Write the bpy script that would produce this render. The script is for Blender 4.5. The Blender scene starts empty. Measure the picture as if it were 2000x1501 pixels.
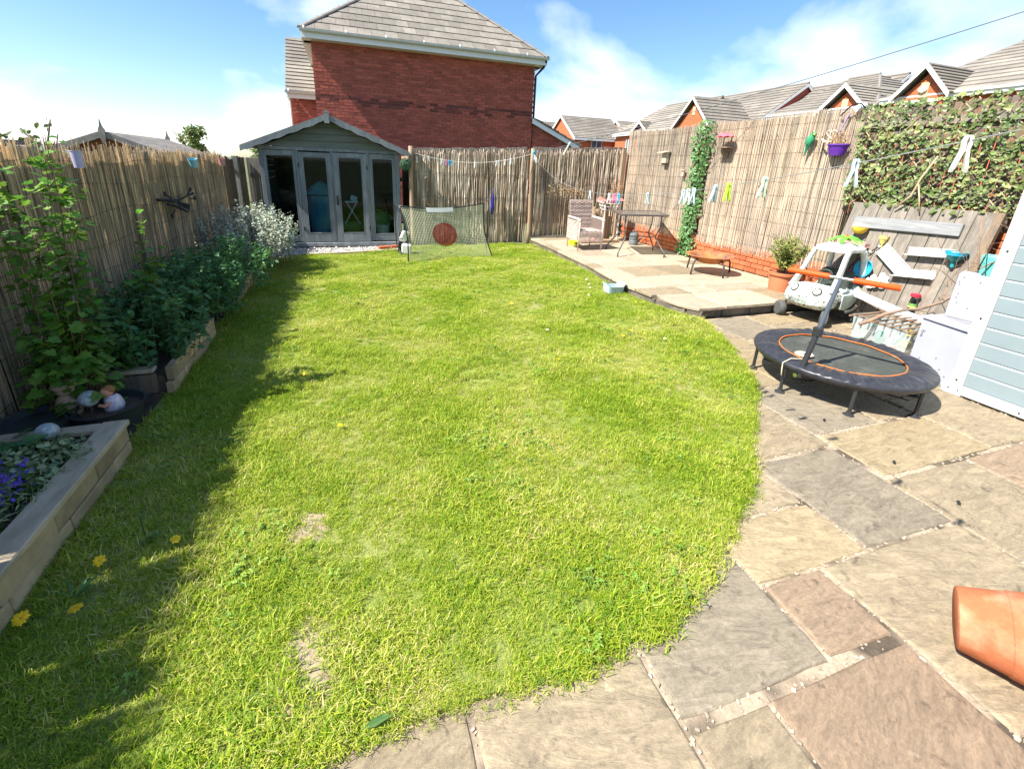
import bpy, bmesh, math, random
import numpy as np
from mathutils import Vector, Matrix, Euler, Quaternion
sc = bpy.context.scene
# ------------------------------------------------------------------ camera
CAM_H = 1.55
pitch, roll, yaw = .3226, .0386, .335
def _cam():
    cp, sp = math.cos(pitch), math.sin(pitch); cr, sr = math.cos(roll), math.sin(roll); c, s = math.cos(yaw), math.sin(yaw)
    M = Matrix(((cr, -sr, 0), (sr, cr, 0), (0, 0, 1))) @ Matrix(((1, 0, 0), (0, -sp, -cp), (0, cp, -sp))) @ Matrix(((c, -s, 0), (s, c, 0), (0, 0, 1)))
    R = Matrix((M[0], -M[1], -M[2])).transposed()
    cd = bpy.data.cameras.new('camera'); cd.sensor_width = 36; cd.sensor_fit = 'HORIZONTAL'
    cd.lens = 873.1 / 2000 * 36; cd.shift_x = .0104; cd.shift_y = -.0660
    cd.clip_start = .02; cd.clip_end = 6000
    ob = bpy.data.objects.new('camera', cd); sc.collection.objects.link(ob)
    ob.matrix_world = Matrix.Translation((0, 0, CAM_H)) @ R.to_4x4()
    sc.camera = ob
_cam()
# ------------------------------------------------------------------ light
SUNV = Vector((-.82, -.13, 1.0)).normalized()
elev = math.asin(SUNV.z)
w = bpy.data.worlds.new('World'); sc.world = w; w.use_nodes = True
nt = w.node_tree; nt.nodes.clear(); N = nt.nodes.new; L = nt.links.new
out = N('ShaderNodeOutputWorld'); bg = N('ShaderNodeBackground'); sky = N('ShaderNodeTexSky')
sky.sky_type = 'NISHITA'; sky.sun_disc = False; sky.sun_elevation = elev
sky.sun_rotation = math.atan2(SUNV.x, SUNV.y) ; sky.altitude = 100; sky.air_density = 1.0; sky.dust_density = .6; sky.ozone_density = 2.0
tc = N('ShaderNodeTexCoord'); sep = N('ShaderNodeSeparateXYZ'); L(tc.outputs['Generated'], sep.inputs[0])
# cloud layer: the view direction laid out on a high flat deck
zz = N('ShaderNodeMath'); zz.operation = 'MAXIMUM'; zz.inputs[1].default_value = 0.0; L(sep.outputs[2], zz.inputs[0])
za = N('ShaderNodeMath'); za.operation = 'ADD'; za.inputs[1].default_value = .42; L(zz.outputs[0], za.inputs[0])
vd = N('ShaderNodeVectorMath'); vd.operation = 'DIVIDE'; cmb = N('ShaderNodeCombineXYZ')
for i in range(3): L(za.outputs[0], cmb.inputs[i])
L(tc.outputs['Generated'], vd.inputs[0]); L(cmb.outputs[0], vd.inputs[1])
mp = N('ShaderNodeMapping'); mp.inputs['Location'].default_value = (2.2, 4.1, 0); mp.inputs['Scale'].default_value = (1.25, 1.25, 1.25); L(vd.outputs[0], mp.inputs[0])
n1 = N('ShaderNodeTexNoise'); n1.inputs['Scale'].default_value = 1.0; n1.inputs['Detail'].default_value = 9; n1.inputs['Roughness'].default_value = .52; n1.inputs['Distortion'].default_value = .25
L(mp.outputs[0], n1.inputs[0])
# more cloud towards the horizon
hz = N('ShaderNodeMapRange'); hz.inputs[1].default_value = .0; hz.inputs[2].default_value = .38; hz.inputs[3].default_value = .13; hz.inputs[4].default_value = -.06; L(sep.outputs[2], hz.inputs[0])
hx = N('ShaderNodeMapRange'); hx.inputs[1].default_value = -.45; hx.inputs[2].default_value = .75; hx.inputs[3].default_value = -.03; hx.inputs[4].default_value = -.05; L(sep.outputs[0], hx.inputs[0])
ad = N('ShaderNodeMath'); ad.operation = 'ADD'; L(n1.outputs[0], ad.inputs[0]); L(hz.outputs[0], ad.inputs[1])
ad2 = N('ShaderNodeMath'); ad2.operation = 'ADD'; L(ad.outputs[0], ad2.inputs[0]); L(hx.outputs[0], ad2.inputs[1])
cr_ = N('ShaderNodeValToRGB'); cr_.color_ramp.elements[0].position = .47; cr_.color_ramp.elements[1].position = .70
cr_.color_ramp.elements[0].color = (0, 0, 0, 1); cr_.color_ramp.elements[1].color = (1, 1, 1, 1); L(ad2.outputs[0], cr_.inputs[0])
mx = N('ShaderNodeMix'); mx.data_type = 'RGBA'; L(cr_.outputs[0], mx.inputs[0]); hsv = N('ShaderNodeHueSaturation'); hsv.inputs['Saturation'].default_value = 1.2; hsv.inputs['Value'].default_value = 1.2; L(sky.outputs[0], hsv.inputs['Color']); L(hsv.outputs[0], mx.inputs[6]); mx.inputs[7].default_value = (9.8, 10.0, 10.4, 1)
L(mx.outputs[2], bg.inputs[0]); bg.inputs[1].default_value = .076; L(bg.outputs[0], out.inputs[0])
sl = bpy.data.lights.new('sun', 'SUN'); sl.energy = 4.9; sl.angle = math.radians(.55); sl.color = (1, .955, .87)
so = bpy.data.objects.new('sun', sl); sc.collection.objects.link(so); so.rotation_euler = SUNV.to_track_quat('Z', 'Y').to_euler(); so.location = SUNV * 30
sc.view_settings.view_transform = 'Standard'; sc.view_settings.look = 'None'; sc.view_settings.gamma = 1; sc.view_settings.use_curve_mapping = False
sc.view_settings.exposure = 1.28
sc.cycles.max_bounces = 7; sc.cycles.transparent_max_bounces = 24; sc.cycles.caustics_reflective = False; sc.cycles.caustics_refractive = False

# ------------------------------------------------------------------ materials
MATS = {}
def mat(name, col, col2=None, var=.2, scale=9, stretch=(1, 1, 1), rough=.8, bump=0, bscale=60, bstretch=None, metal=0, orand=0, isl=0,
        mixscale=2.2, mixlo=.45, mixhi=.6, trans=0, spec=.3, coat=0, bdist=.01, tr=0, sat=0, local=False):
    m = bpy.data.materials.new(name); m.use_nodes = True; nt = m.node_tree; nt.nodes.clear(); N = nt.nodes.new; L = nt.links.new
    o = N('ShaderNodeOutputMaterial'); b = N('ShaderNodeBsdfPrincipled'); L(b.outputs[0], o.inputs[0])
    b.inputs['Roughness'].default_value = rough; b.inputs['Metallic'].default_value = metal; b.inputs['Specular IOR Level'].default_value = spec
    b.inputs['Coat Weight'].default_value = coat
    if tr: b.inputs['Transmission Weight'].default_value = tr; b.inputs['IOR'].default_value = 1.3
    if local: g = N('ShaderNodeTexCoord'); pos = g.outputs['Object']
    else: g = N('ShaderNodeNewGeometry'); pos = g.outputs['Position']
    oi = N('ShaderNodeObjectInfo'); ge = N('ShaderNodeNewGeometry')
    # offset by object random so alike pieces never show the same grain
    off = N('ShaderNodeVectorMath'); off.operation = 'ADD'; sc_ = N('ShaderNodeMath'); sc_.operation = 'MULTIPLY'; sc_.inputs[1].default_value = 37.0 if orand else 0
    L(oi.outputs['Random'], sc_.inputs[0]); L(pos, off.inputs[0]); L(sc_.outputs[0], off.inputs[1])
    mp = N('ShaderNodeMapping'); mp.inputs['Scale'].default_value = stretch; L(off.outputs[0], mp.inputs[0])
    n = N('ShaderNodeTexNoise'); n.inputs['Scale'].default_value = scale; n.inputs['Detail'].default_value = 5; n.inputs['Roughness'].default_value = .65; L(mp.outputs[0], n.inputs[0])
    cur = None
    if col2 is not None:
        n2 = N('ShaderNodeTexNoise'); n2.inputs['Scale'].default_value = mixscale; n2.inputs['Detail'].default_value = 4; L(mp.outputs[0], n2.inputs[0])
        r = N('ShaderNodeMapRange'); r.inputs[1].default_value = mixlo; r.inputs[2].default_value = mixhi; L(n2.outputs[0], r.inputs[0])
        if orand:
            pass
        x = N('ShaderNodeMix'); x.data_type = 'RGBA'; L(r.outputs[0], x.inputs[0]); x.inputs[6].default_value = (*col, 1); x.inputs[7].default_value = (*col2, 1); cur = x.outputs[2]
    v = N('ShaderNodeMapRange'); v.inputs[1].default_value = .25; v.inputs[2].default_value = .75; v.inputs[3].default_value = 1 - var; v.inputs[4].default_value = 1 + var; L(n.outputs[0], v.inputs[0])
    val = v.outputs[0]
    def mulr(sock, amt, val):
        q = N('ShaderNodeMapRange'); q.inputs[3].default_value = 1 - amt; q.inputs[4].default_value = 1 + amt; L(sock, q.inputs[0])
        k = N('ShaderNodeMath'); k.operation = 'MULTIPLY'; L(val, k.inputs[0]); L(q.outputs[0], k.inputs[1]); return k.outputs[0]
    if orand: val = mulr(oi.outputs['Random'], orand, val)
    if isl: val = mulr(ge.outputs['Random Per Island'], isl, val)
    vm = N('ShaderNodeVectorMath'); vm.operation = 'SCALE'; L(val, vm.inputs['Scale'])
    if cur: L(cur, vm.inputs[0])
    else: vm.inputs[0].default_value = col
    fin = vm.outputs[0]
    if sat:
        hs = N('ShaderNodeHueSaturation'); q = N('ShaderNodeMapRange'); q.inputs[3].default_value = .5 - sat; q.inputs[4].default_value = .5 + sat
        fr = N('ShaderNodeMath'); fr.operation = 'ADD'; L(oi.outputs['Random'], fr.inputs[0]); L(ge.outputs['Random Per Island'], fr.inputs[1])
        f2 = N('ShaderNodeMath'); f2.operation = 'MULTIPLY'; f2.inputs[1].default_value = 7.3; L(fr.outputs[0], f2.inputs[0])
        f3 = N('ShaderNodeMath'); f3.operation = 'FRACT'; L(f2.outputs[0], f3.inputs[0]); L(f3.outputs[0], q.inputs[0]); L(q.outputs[0], hs.inputs[0]); L(fin, hs.inputs['Color']); fin = hs.outputs[0]
    L(fin, b.inputs['Base Color'])
    if trans:
        t = N('ShaderNodeBsdfTranslucent'); ms = N('ShaderNodeMixShader'); ms.inputs[0].default_value = trans; L(fin, t.inputs[0]); L(b.outputs[0], ms.inputs[1]); L(t.outputs[0], ms.inputs[2]); L(ms.outputs[0], o.inputs[0])
    if bump:
        mb_ = N('ShaderNodeMapping'); mb_.inputs['Scale'].default_value = bstretch or stretch; L(off.outputs[0], mb_.inputs[0])
        nb = N('ShaderNodeTexNoise'); nb.inputs['Scale'].default_value = bscale; nb.inputs['Detail'].default_value = 6; nb.inputs['Roughness'].default_value = .6; L(mb_.outputs[0], nb.inputs[0])
        bp = N('ShaderNodeBump'); bp.inputs['Strength'].default_value = bump; bp.inputs['Distance'].default_value = bdist; L(nb.outputs[0], bp.inputs['Height']); L(bp.outputs[0], b.inputs['Normal'])
    MATS[name] = m; return m

def stone_mat(name, cols, dark=.55, seed=0):
    m = bpy.data.materials.new(name); m.use_nodes = True; nt = m.node_tree; nt.nodes.clear(); N = nt.nodes.new; L = nt.links.new
    o = N('ShaderNodeOutputMaterial'); b = N('ShaderNodeBsdfPrincipled'); L(b.outputs[0], o.inputs[0]); b.inputs['Roughness'].default_value = .58; b.inputs['Specular IOR Level'].default_value = .4
    tc = N('ShaderNodeTexCoord'); oi = N('ShaderNodeObjectInfo'); mu = N('ShaderNodeMath'); mu.operation = 'MULTIPLY'; mu.inputs[1].default_value = 53 + seed; L(oi.outputs['Random'], mu.inputs[0])
    ad = N('ShaderNodeVectorMath'); ad.operation = 'ADD'; L(tc.outputs['Object'], ad.inputs[0]); L(mu.outputs[0], ad.inputs[1])
    # grain direction differs a little from slab to slab
    vr = N('ShaderNodeVectorRotate'); vr.rotation_type = 'Z_AXIS'; an = N('ShaderNodeMapRange'); an.inputs[3].default_value = -.5; an.inputs[4].default_value = .5; L(oi.outputs['Random'], an.inputs[0]); L(an.outputs[0], vr.inputs['Angle']); L(ad.outputs[0], vr.inputs['Vector'])
    def noise(scale, st, det=6, ro=.6, dist=0):
        mp = N('ShaderNodeMapping'); mp.inputs['Scale'].default_value = st; L(vr.outputs[0], mp.inputs[0]); n = N('ShaderNodeTexNoise'); n.inputs['Scale'].default_value = scale; n.inputs['Detail'].default_value = det; n.inputs['Roughness'].default_value = ro; n.inputs['Distortion'].default_value = dist; L(mp.outputs[0], n.inputs[0]); return n.outputs[0]
    big = noise(2.2, (1, 1.6, 1), 5, .6, .8); streak = noise(5, (1.1, 3.6, 1), 8, .68, 1.6); fine = noise(48, (1, 1.7, 1), 6, .75); spots = noise(17, (1, 1, 1), 4, .6, .5)
    r = N('ShaderNodeValToRGB'); e = r.color_ramp.elements; e[0].position = .30; e[0].color = (*cols[0], 1); e[1].position = .72; e[1].color = (*cols[2], 1); q = e.new(.5); q.color = (*cols[1], 1)
    mx = N('ShaderNodeMath'); mx.operation = 'MULTIPLY_ADD'; mx.inputs[1].default_value = .5; h = N('ShaderNodeMath'); h.operation = 'MULTIPLY'; h.inputs[1].default_value = .5; L(big, mx.inputs[0]); L(streak, h.inputs[0]); L(h.outputs[0], mx.inputs[2]); L(mx.outputs[0], r.inputs[0])
    def rng(s, a, b_, c, d): k = N('ShaderNodeMapRange'); k.inputs[1].default_value = a; k.inputs[2].default_value = b_; k.inputs[3].default_value = c; k.inputs[4].default_value = d; L(s, k.inputs[0]); return k.outputs[0]
    def mul(a, b_): k = N('ShaderNodeMath'); k.operation = 'MULTIPLY'; L(a, k.inputs[0]); L(b_, k.inputs[1]); return k.outputs[0]
    v = mul(mul(rng(streak, .3, .7, .80, 1.16), rng(fine, .28, .72, .70, 1.26)), mul(rng(spots, .60, .70, 1.0, dark), rng(oi.outputs['Random'], 0, 1, .88, 1.1)))
    v = mul(v, rng(spots, .33, .27, 1.0, 1.28))
    vm = N('ShaderNodeVectorMath'); vm.operation = 'SCALE'; L(r.outputs[0], vm.inputs[0]); L(v, vm.inputs['Scale']); L(vm.outputs[0], b.inputs['Base Color'])
    hb = N('ShaderNodeMath'); hb.operation = 'MULTIPLY_ADD'; hb.inputs[1].default_value = .35; L(fine, hb.inputs[0]); L(streak, hb.inputs[2]); bp = N('ShaderNodeBump'); bp.inputs['Strength'].default_value = .75; bp.inputs['Distance'].default_value = .014; L(hb.outputs[0], bp.inputs['Height']); L(bp.outputs[0], b.inputs['Normal'])
    MATS[name] = m; return m
# ------------------------------------------------------------------ mesh builder
class MB:
    def __init__(s): s.v = []; s.f = []; s.n = 0
    def add(s, vs, fs):
        s.v.extend([tuple(p) for p in vs]); k = s.n; s.f.extend([tuple(i + k for i in q) for q in fs]); s.n += len(vs); return s
    def box(s, c, d, r=None, taper=None):
        hx, hy, hz = d[0] / 2, d[1] / 2, d[2] / 2
        P = [Vector((x, y, z)) for z in (-hz, hz) for y in (-hy, hy) for x in (-hx, hx)]
        if taper:
            for p in P:
                if p.z > 0: p.x *= taper; p.y *= taper
        if r is not None:
            R = r if isinstance(r, Matrix) else Euler(r).to_matrix(); P = [R @ p for p in P]
        c = Vector(c); return s.add([p + c for p in P], [(0, 2, 3, 1), (4, 5, 7, 6), (0, 1, 5, 4), (2, 6, 7, 3), (0, 4, 6, 2), (1, 3, 7, 5)])
    def cyl(s, a, b, r0, r1=None, n=10, cap=True):
        r1 = r0 if r1 is None else r1
        return s.tube([a, b], [r0, r1], n, cap)
    def tube(s, pts, rad, n=8, cap=True, closed=False):
        pts = [Vector(p) for p in pts]; m = len(pts)
        if not hasattr(rad, '__len__'): rad = [rad] * m
        vs = []; prev = None
        for i, p in enumerate(pts):
            if closed: t = pts[(i + 1) % m] - pts[i - 1]
            else: t = pts[min(i + 1, m - 1)] - pts[max(i - 1, 0)]
            t.normalize()
            if prev is None:
                u = t.orthogonal().normalized()
            else:
                u = prev - t * prev.dot(t); u = u.normalized() if u.length > 1e-6 else t.orthogonal().normalized()
            prev = u; w_ = t.cross(u)
            for k in range(n):
                a = 2 * math.pi * k / n; vs.append(p + (u * math.cos(a) + w_ * math.sin(a)) * rad[i])
        fs = []
        for i in range(m if closed else m - 1):
            j = (i + 1) % m
            for k in range(n): fs.append((i * n + k, i * n + (k + 1) % n, j * n + (k + 1) % n, j * n + k))
        if cap and not closed: fs.append(tuple(range(n))[::-1]); fs.append(tuple((m - 1) * n + k for k in range(n)))
        return s.add(vs, fs)
    def lathe(s, prof, c=(0, 0, 0), n=24, R=None, a0=0, a1=2 * math.pi):
        full = abs(a1 - a0 - 2 * math.pi) < 1e-6; c = Vector(c); vs = []; k_ = n if full else n + 1
        for r, z in prof:
            for k in range(k_):
                a = a0 + (a1 - a0) * k / n; p = Vector((r * math.cos(a), r * math.sin(a), z))
                vs.append((R @ p if R is not None else p) + c)
        fs = []
        for i in range(len(prof) - 1):
            for k in range(n):
                j = (k + 1) % k_; fs.append((i * k_ + k, i * k_ + j, (i + 1) * k_ + j, (i + 1) * k_ + k))
        return s.add(vs, fs)
    def prism(s, poly, z0, z1, M=None):
        """poly in xy extruded z0..z1, optional matrix M"""
        n = len(poly); P = [Vector((x, y, z0)) for x, y in poly] + [Vector((x, y, z1)) for x, y in poly]
        if M is not None: P = [M @ p for p in P]
        return s.add(P, [tuple(range(n))[::-1], tuple(range(n, 2 * n))] + [(i, (i + 1) % n, (i + 1) % n + n, i + n) for i in range(n)])
    def sphere(s, c, r, nu=12, nv=8, sc_=(1, 1, 1), R=None):
        vs = []; c = Vector(c)
        for i in range(nv + 1):
            t = math.pi * i / nv
            for k in range(nu):
                a = 2 * math.pi * k / nu; p = Vector((r * math.sin(t) * math.cos(a) * sc_[0], r * math.sin(t) * math.sin(a) * sc_[1], r * math.cos(t) * sc_[2]))
                vs.append((R @ p if R is not None else p) + c)
        fs = [(i * nu + k, (i + 1) * nu + k, (i + 1) * nu + (k + 1) % nu, i * nu + (k + 1) % nu) for i in range(nv) for k in range(nu)]
        return s.add(vs, fs)
    def quad(s, a, b, c, d): return s.add([a, b, c, d], [(0, 1, 2, 3)])
    def grid(s, fn, nu, nv, closeu=False):
        vs = [fn(i / (nu if closeu else nu - 1), j / (nv - 1)) for j in range(nv) for i in range(nu)]
        fs = [(j * nu + i, j * nu + (i + 1) % nu, (j + 1) * nu + (i + 1) % nu, (j + 1) * nu + i) for j in range(nv - 1) for i in range(nu if closeu else nu - 1)]
        return s.add(vs, fs)

def mesh_of(name, mb, m, smooth=False, bevel=0, uneven=0):
    me = bpy.data.meshes.new(name); me.from_pydata([tuple(v) for v in mb.v], [], mb.f); 
    if bevel:
        bm = bmesh.new(); bm.from_mesh(me); bmesh.ops.recalc_face_normals(bm, faces=bm.faces)
        bmesh.ops.bevel(bm, geom=[e for e in bm.edges if len(e.link_faces) == 2 and e.calc_face_angle(0) > .5], offset=bevel, segments=1, affect='EDGES', profile=.5)
        bm.to_mesh(me); bm.free()
    if m is not None: me.materials.append(m)
    if smooth:
        me.polygons.foreach_set('use_smooth', [True] * len(me.polygons))
        if smooth == 'auto':
            try: me.set_sharp_from_angle(angle=math.radians(38))
            except Exception: pass
    me.update(); return me
C = sc.collection
LOC = {}
def tag(o, label=None, cat=None, group=None, kind=None):
    if label: o['label'] = label
    if cat: o['category'] = cat
    if group: o['group'] = group
    if kind: o['kind'] = kind
    return o
def T(name, label, cat, loc=(0, 0, 0), group=None):
    o = bpy.data.objects.new(name, None); C.objects.link(o); o.location = loc; o.empty_display_size = .1; LOC[o.name] = Vector(loc); return tag(o, label, cat, group)
def link(name, me, parent=None, loc=None, rot=None, scl=None, kind=None, label=None):
    o = bpy.data.objects.new(name, me); C.objects.link(o)
    if loc is not None: o.location = loc
    if rot is not None: o.rotation_euler = rot
    if scl is not None: o.scale = scl
    if parent is not None:
        o.parent = parent
        if parent.type == 'EMPTY': o.matrix_parent_inverse = Matrix.Translation(-LOC[parent.name])
    if kind: o['kind'] = kind
    if label: o['label'] = label
    return o
def part(name, mb, m, parent=None, smooth=False, bevel=0, kind=None, label=None):
    return link(name, mesh_of(name, mb, m, smooth, bevel), parent, kind=kind, label=label)
def copy_tree(o, parent=None, loc=None, rotz=None, scale=None):
    c = o.copy(); C.objects.link(c)
    if parent is not None: c.parent = parent; c.matrix_parent_inverse = o.matrix_parent_inverse.copy()
    if loc is not None: c.location = loc; LOC[c.name] = Vector(loc)
    if rotz is not None: c.rotation_euler = rotz if hasattr(rotz, '__len__') else (0, 0, rotz)
    if scale is not None: c.scale = (scale,) * 3
    for ch in list(o.children): copy_tree(ch, c)
    return c
rnd = random.Random(7); U = rnd.uniform
def lerp(a, b, t): return a + (b - a) * t

# leaves: one numpy mesh from a list of (pos, normal, size, tangent angle)
LEAF_OVAL = ([(0, 0, 0), (.28, .3, .06), (.24, .68, .04), (0, 1, -.08), (-.24, .68, .04), (-.28, .3, .06)], [(0, 1, 2, 3), (0, 3, 4, 5)])
LEAF_LOBE = ([(0, 0, 0), (.30, -.06, .03), (.46, .22, .05), (.30, .36, .02), (.36, .66, .06), (.14, .66, .0), (0, .98, -.06), (-.14, .66, 0), (-.36, .66, .06), (-.30, .36, .02), (-.46, .22, .05), (-.30, -.06, .03)],
             [(0, 1, 2, 3), (0, 3, 4, 5), (0, 5, 6), (0, 6, 7), (0, 7, 8, 9), (0, 9, 10, 11)])
LEAF_IVY = ([(0, 0, 0), (.34, -.04, .05), (.42, .26, .06), (.20, .62, .03), (0, 1.05, -.1), (-.20, .62, .03), (-.42, .26, .06), (-.34, -.04, .05)], [(0, 1, 2), (0, 2, 3), (0, 3, 4), (0, 4, 5), (0, 5, 6), (0, 6, 7)])
LEAF_THIN = ([(0, 0, 0), (.09, .4, .03), (0, 1, -.06), (-.09, .4, .03)], [(0, 1, 2, 3)])
def leaf_matrix(n, ang, size):
    n = n.normalized(); t = n.orthogonal().normalized(); q = Quaternion(n, ang); t = q @ t; b = n.cross(t)
    return Matrix(((b.x, t.x, n.x), (b.y, t.y, n.y), (b.z, t.z, n.z))) * size
def leaf_mesh(mb, shape, pos, n, ang, size):
    M_ = leaf_matrix(n, ang, size); mb.add([M_ @ Vector(v) + pos for v in shape[0]], shape[1])
# ------------------------------------------------------------------ material list
M_soil = mat('soil', (.055, .038, .025), (.09, .065, .045), var=.4, scale=30, rough=.95, bump=.6, bscale=70)
M_lawn = mat('lawn_soil', (.17, .215, .04), (.25, .24, .08), var=.5, scale=70, rough=.95, bump=.6, bscale=90, mixscale=1.6, mixlo=.42, mixhi=.62)
M_ground = mat('ground_far', (.08, .11, .04), (.12, .12, .06), var=.3, scale=.2, rough=.95)
M_slab = stone_mat('sandstone', ((0.222, 0.178, 0.117), (0.289, 0.229, 0.148), (0.356, 0.283, 0.179)))
M_slab2 = stone_mat('sandstone_grey', ((0.183, 0.153, 0.111), (0.238, 0.198, 0.141), (0.297, 0.251, 0.178)), .6, 9)
M_slab3 = stone_mat('sandstone_pink', ((0.225, 0.161, 0.106), (0.287, 0.207, 0.136), (0.334, 0.231, 0.147)), .6, 21)
M_slab4 = stone_mat('sandstone_buff', ((0.25, 0.2, 0.119), (0.317, 0.246, 0.147), (0.375, 0.297, 0.177)), .65, 33)
M_mortar = mat('mortar', (.38, .30, .215), (.09, .07, .05), var=.35, scale=40, rough=.95, bump=.8, bscale=60, mixscale=5)
M_step = mat('step_stone', (.13, .11, .085), (.20, .17, .13), var=.35, scale=14, rough=.9, bump=.6, bscale=24, orand=.15)
M_brick = mat('garden_brick', (.44, .135, .055), (.36, .10, .042), var=.22, scale=26, rough=.85, bump=.35, bscale=120, orand=.16, isl=.14, bdist=.004)
M_hbrick = mat('house_brick', (.35, .088, .058), (.31, .077, .054), var=.25, scale=16, rough=.88, bump=.3, bscale=60, isl=.24, mixscale=.35, bdist=.006)
M_hbrick_dark = mat('dark_house_brick', (.15, .042, .035), var=.2, scale=16, rough=.88, isl=.2)
M_hmortar = mat('house_mortar', (.34, .19, .145), var=.15, scale=20, rough=.95)
M_gmortar = mat('garden_mortar', (.55, .36, .24), (.62, .52, .42), var=.15, scale=20, rough=.95)
M_tile = mat('roof_tile', (.19, .17, .145), (.24, .215, .18), var=.2, scale=10, rough=.85, bump=.3, bscale=50, orand=.16, isl=.12, mixscale=.9)
M_ridge = mat('ridge_tile', (.20, .18, .16), var=.2, scale=8, rough=.85, isl=.1)
M_white = mat('white_upvc', (.72, .72, .72), var=.04, scale=3, rough=.38, spec=.4)
M_gutter = mat('gutter_white', (.62, .64, .65), var=.1, scale=6, stretch=(1, 1, 1), rough=.45)
M_fbrick = mat('far_brick', (.50, .135, .055), (.43, .11, .05), var=.14, scale=6, stretch=(1, 1, 6), rough=.9)
M_stonetrim = mat('sandstone_trim', (.55, .42, .25), var=.15, scale=6, rough=.9)
M_dark = mat('dark_plastic', (.02, .02, .023), var=.2, scale=10, rough=.55)
M_winglass = mat('window_glass', (.10, .13, .16), var=.3, scale=2, rough=.08, spec=.9)
M_reed = mat('reed', (.60, .485, .36), (.52, .43, .335), var=.22, scale=7, stretch=(1, 1, .5), rough=.75, isl=.32, trans=.25, sat=.012, mixscale=1.5)
M_reed_l = mat('reed_weathered', (.66, .54, .37), (.50, .41, .285), var=.3, scale=7, stretch=(1, 1, .5), rough=.8, isl=.42, trans=.5, sat=.012, mixscale=1.2)
M_bark = mat('bark_strip', (.42, .32, .22), (.66, .55, .42), var=.35, scale=10, stretch=(2, 2, .35), rough=.9, isl=.45, bump=.4, bscale=30, mixscale=3, trans=.12)
M_fence = mat('fence_board', (.20, .145, .095), (.15, .12, .095), var=.3, scale=7, stretch=(7, 7, .6), rough=.88, bump=.4, bscale=20, bstretch=(6, 6, .4), orand=.2)
M_fenceg = mat('fence_board_grey', (.235, .205, .17), (.19, .165, .135), var=.28, scale=7, stretch=(7, 7, .6), rough=.88, bump=.4, bscale=20, bstretch=(6, 6, .4), orand=.14)
M_post = mat('timber_post', (.36, .25, .155), (.28, .21, .145), var=.3, scale=6, stretch=(6, 6, .5), rough=.85, bump=.35, bscale=20, bstretch=(6, 6, .4))
M_conc = mat('concrete_post', (.26, .25, .22), (.19, .19, .165), var=.2, scale=12, rough=.9, bump=.3, bscale=80)
M_wire = mat('galvanised_wire', (.10, .09, .08), var=.1, rough=.5, metal=.5)
M_sleeper = mat('sleeper_top', (.42, .34, .235), (.33, .275, .19), var=.25, scale=10, stretch=(2, .6, 2), rough=.88, bump=.4, bscale=30, orand=.15)
M_sleepers = mat('sleeper_side', (.50, .38, .22), (.35, .27, .15), var=.3, scale=9, rough=.9, bump=.6, bscale=24, orand=.25)
M_shwood = mat('summerhouse_grey', (.15, .17, .18), (.20, .22, .225), var=.2, scale=7, stretch=(3, 3, .8), rough=.75, orand=.12, bump=.25, bscale=25)
M_shgreen = mat('summerhouse_shiplap', (.105, .12, .10), (.13, .14, .12), var=.2, scale=6, stretch=(.6, 4, 4), rough=.78, orand=.12, bump=.2, bscale=25)
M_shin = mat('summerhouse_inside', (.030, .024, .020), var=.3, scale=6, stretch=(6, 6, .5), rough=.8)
M_felt = mat('roof_felt', (.17, .165, .16), var=.25, scale=30, rough=.95)

def glass_mat(name, tint=(.8, .86, .86), alpha=.12, rough=.03, ior=1.5):
    m = bpy.data.materials.new(name); m.use_nodes = True; nt = m.node_tree; nt.nodes.clear(); N = nt.nodes.new; L = nt.links.new
    o = N('ShaderNodeOutputMaterial'); t = N('ShaderNodeBsdfTransparent'); t.inputs[0].default_value = (*tint, 1); g = N('ShaderNodeBsdfGlossy'); g.inputs['Roughness'].default_value = rough
    f = N('ShaderNodeFresnel'); f.inputs[0].default_value = ior; a = N('ShaderNodeMath'); a.operation = 'ADD'; a.use_clamp = True; a.inputs[1].default_value = alpha; L(f.outputs[0], a.inputs[0])
    mm = N('ShaderNodeMixShader'); L(a.outputs[0], mm.inputs[0]); L(t.outputs[0], mm.inputs[1]); L(g.outputs[0], mm.inputs[2]); L(mm.outputs[0], o.inputs[0]); return m
M_glass = glass_mat('pane_glass', (.72, .84, .88), .0, .03, 1.28)
M_glass2 = glass_mat('table_glass', (.62, .64, .58), .22, .25)
M_clear = glass_mat('clear_plastic', (.82, .9, .88), .10, .12)

# ------------------------------------------------------------------ ground
g = MB(); R_ = 3000
g.add([(-R_, -R_, -.12), (R_, -R_, -.12), (R_, R_, -.12), (-R_, R_, -.12)], [(0, 1, 2, 3)]); part('ground', g, M_ground, kind='structure')
LAWN_EDGE = [(-.26, .89), (.4, .885), (.82, .895), (1.01, .93), (1.2, 1.0), (1.35, 1.09), (1.55, 1.2), (1.74, 1.32), (1.93, 1.46), (2.12, 1.62), (2.32, 1.8), (2.6, 2.04), (2.85, 2.3), (3.06, 2.56), (3.23, 2.81), (3.37, 3.05), (3.47, 3.28), (3.60, 3.62), (3.66, 3.86), (3.56, 3.98), (3.46, 4.4), (3.42, 4.87), (3.47, 5.5), (3.55, 6.13), (3.61, 7.2), (3.66, 8.5), (3.66, 8.88)]
LAWN_POLY = [(-1.3, .89)] + LAWN_EDGE + [(1.0, 8.95), (.98, 8.5), (.33, 8.42), (-1.15, 8.05), (-1.3, 8.0)]
g = MB(); g.prism(LAWN_POLY, -.11, .012); part('lawn_soil', g, M_lawn, kind='structure')
g = MB(); g.prism([(-1.84, .2), (-1.25, .2), (-1.25, 8.6), (-1.84, 8.6)], -.11, .03); part('flower_bed_soil', g, M_soil, kind='structure')
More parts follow.
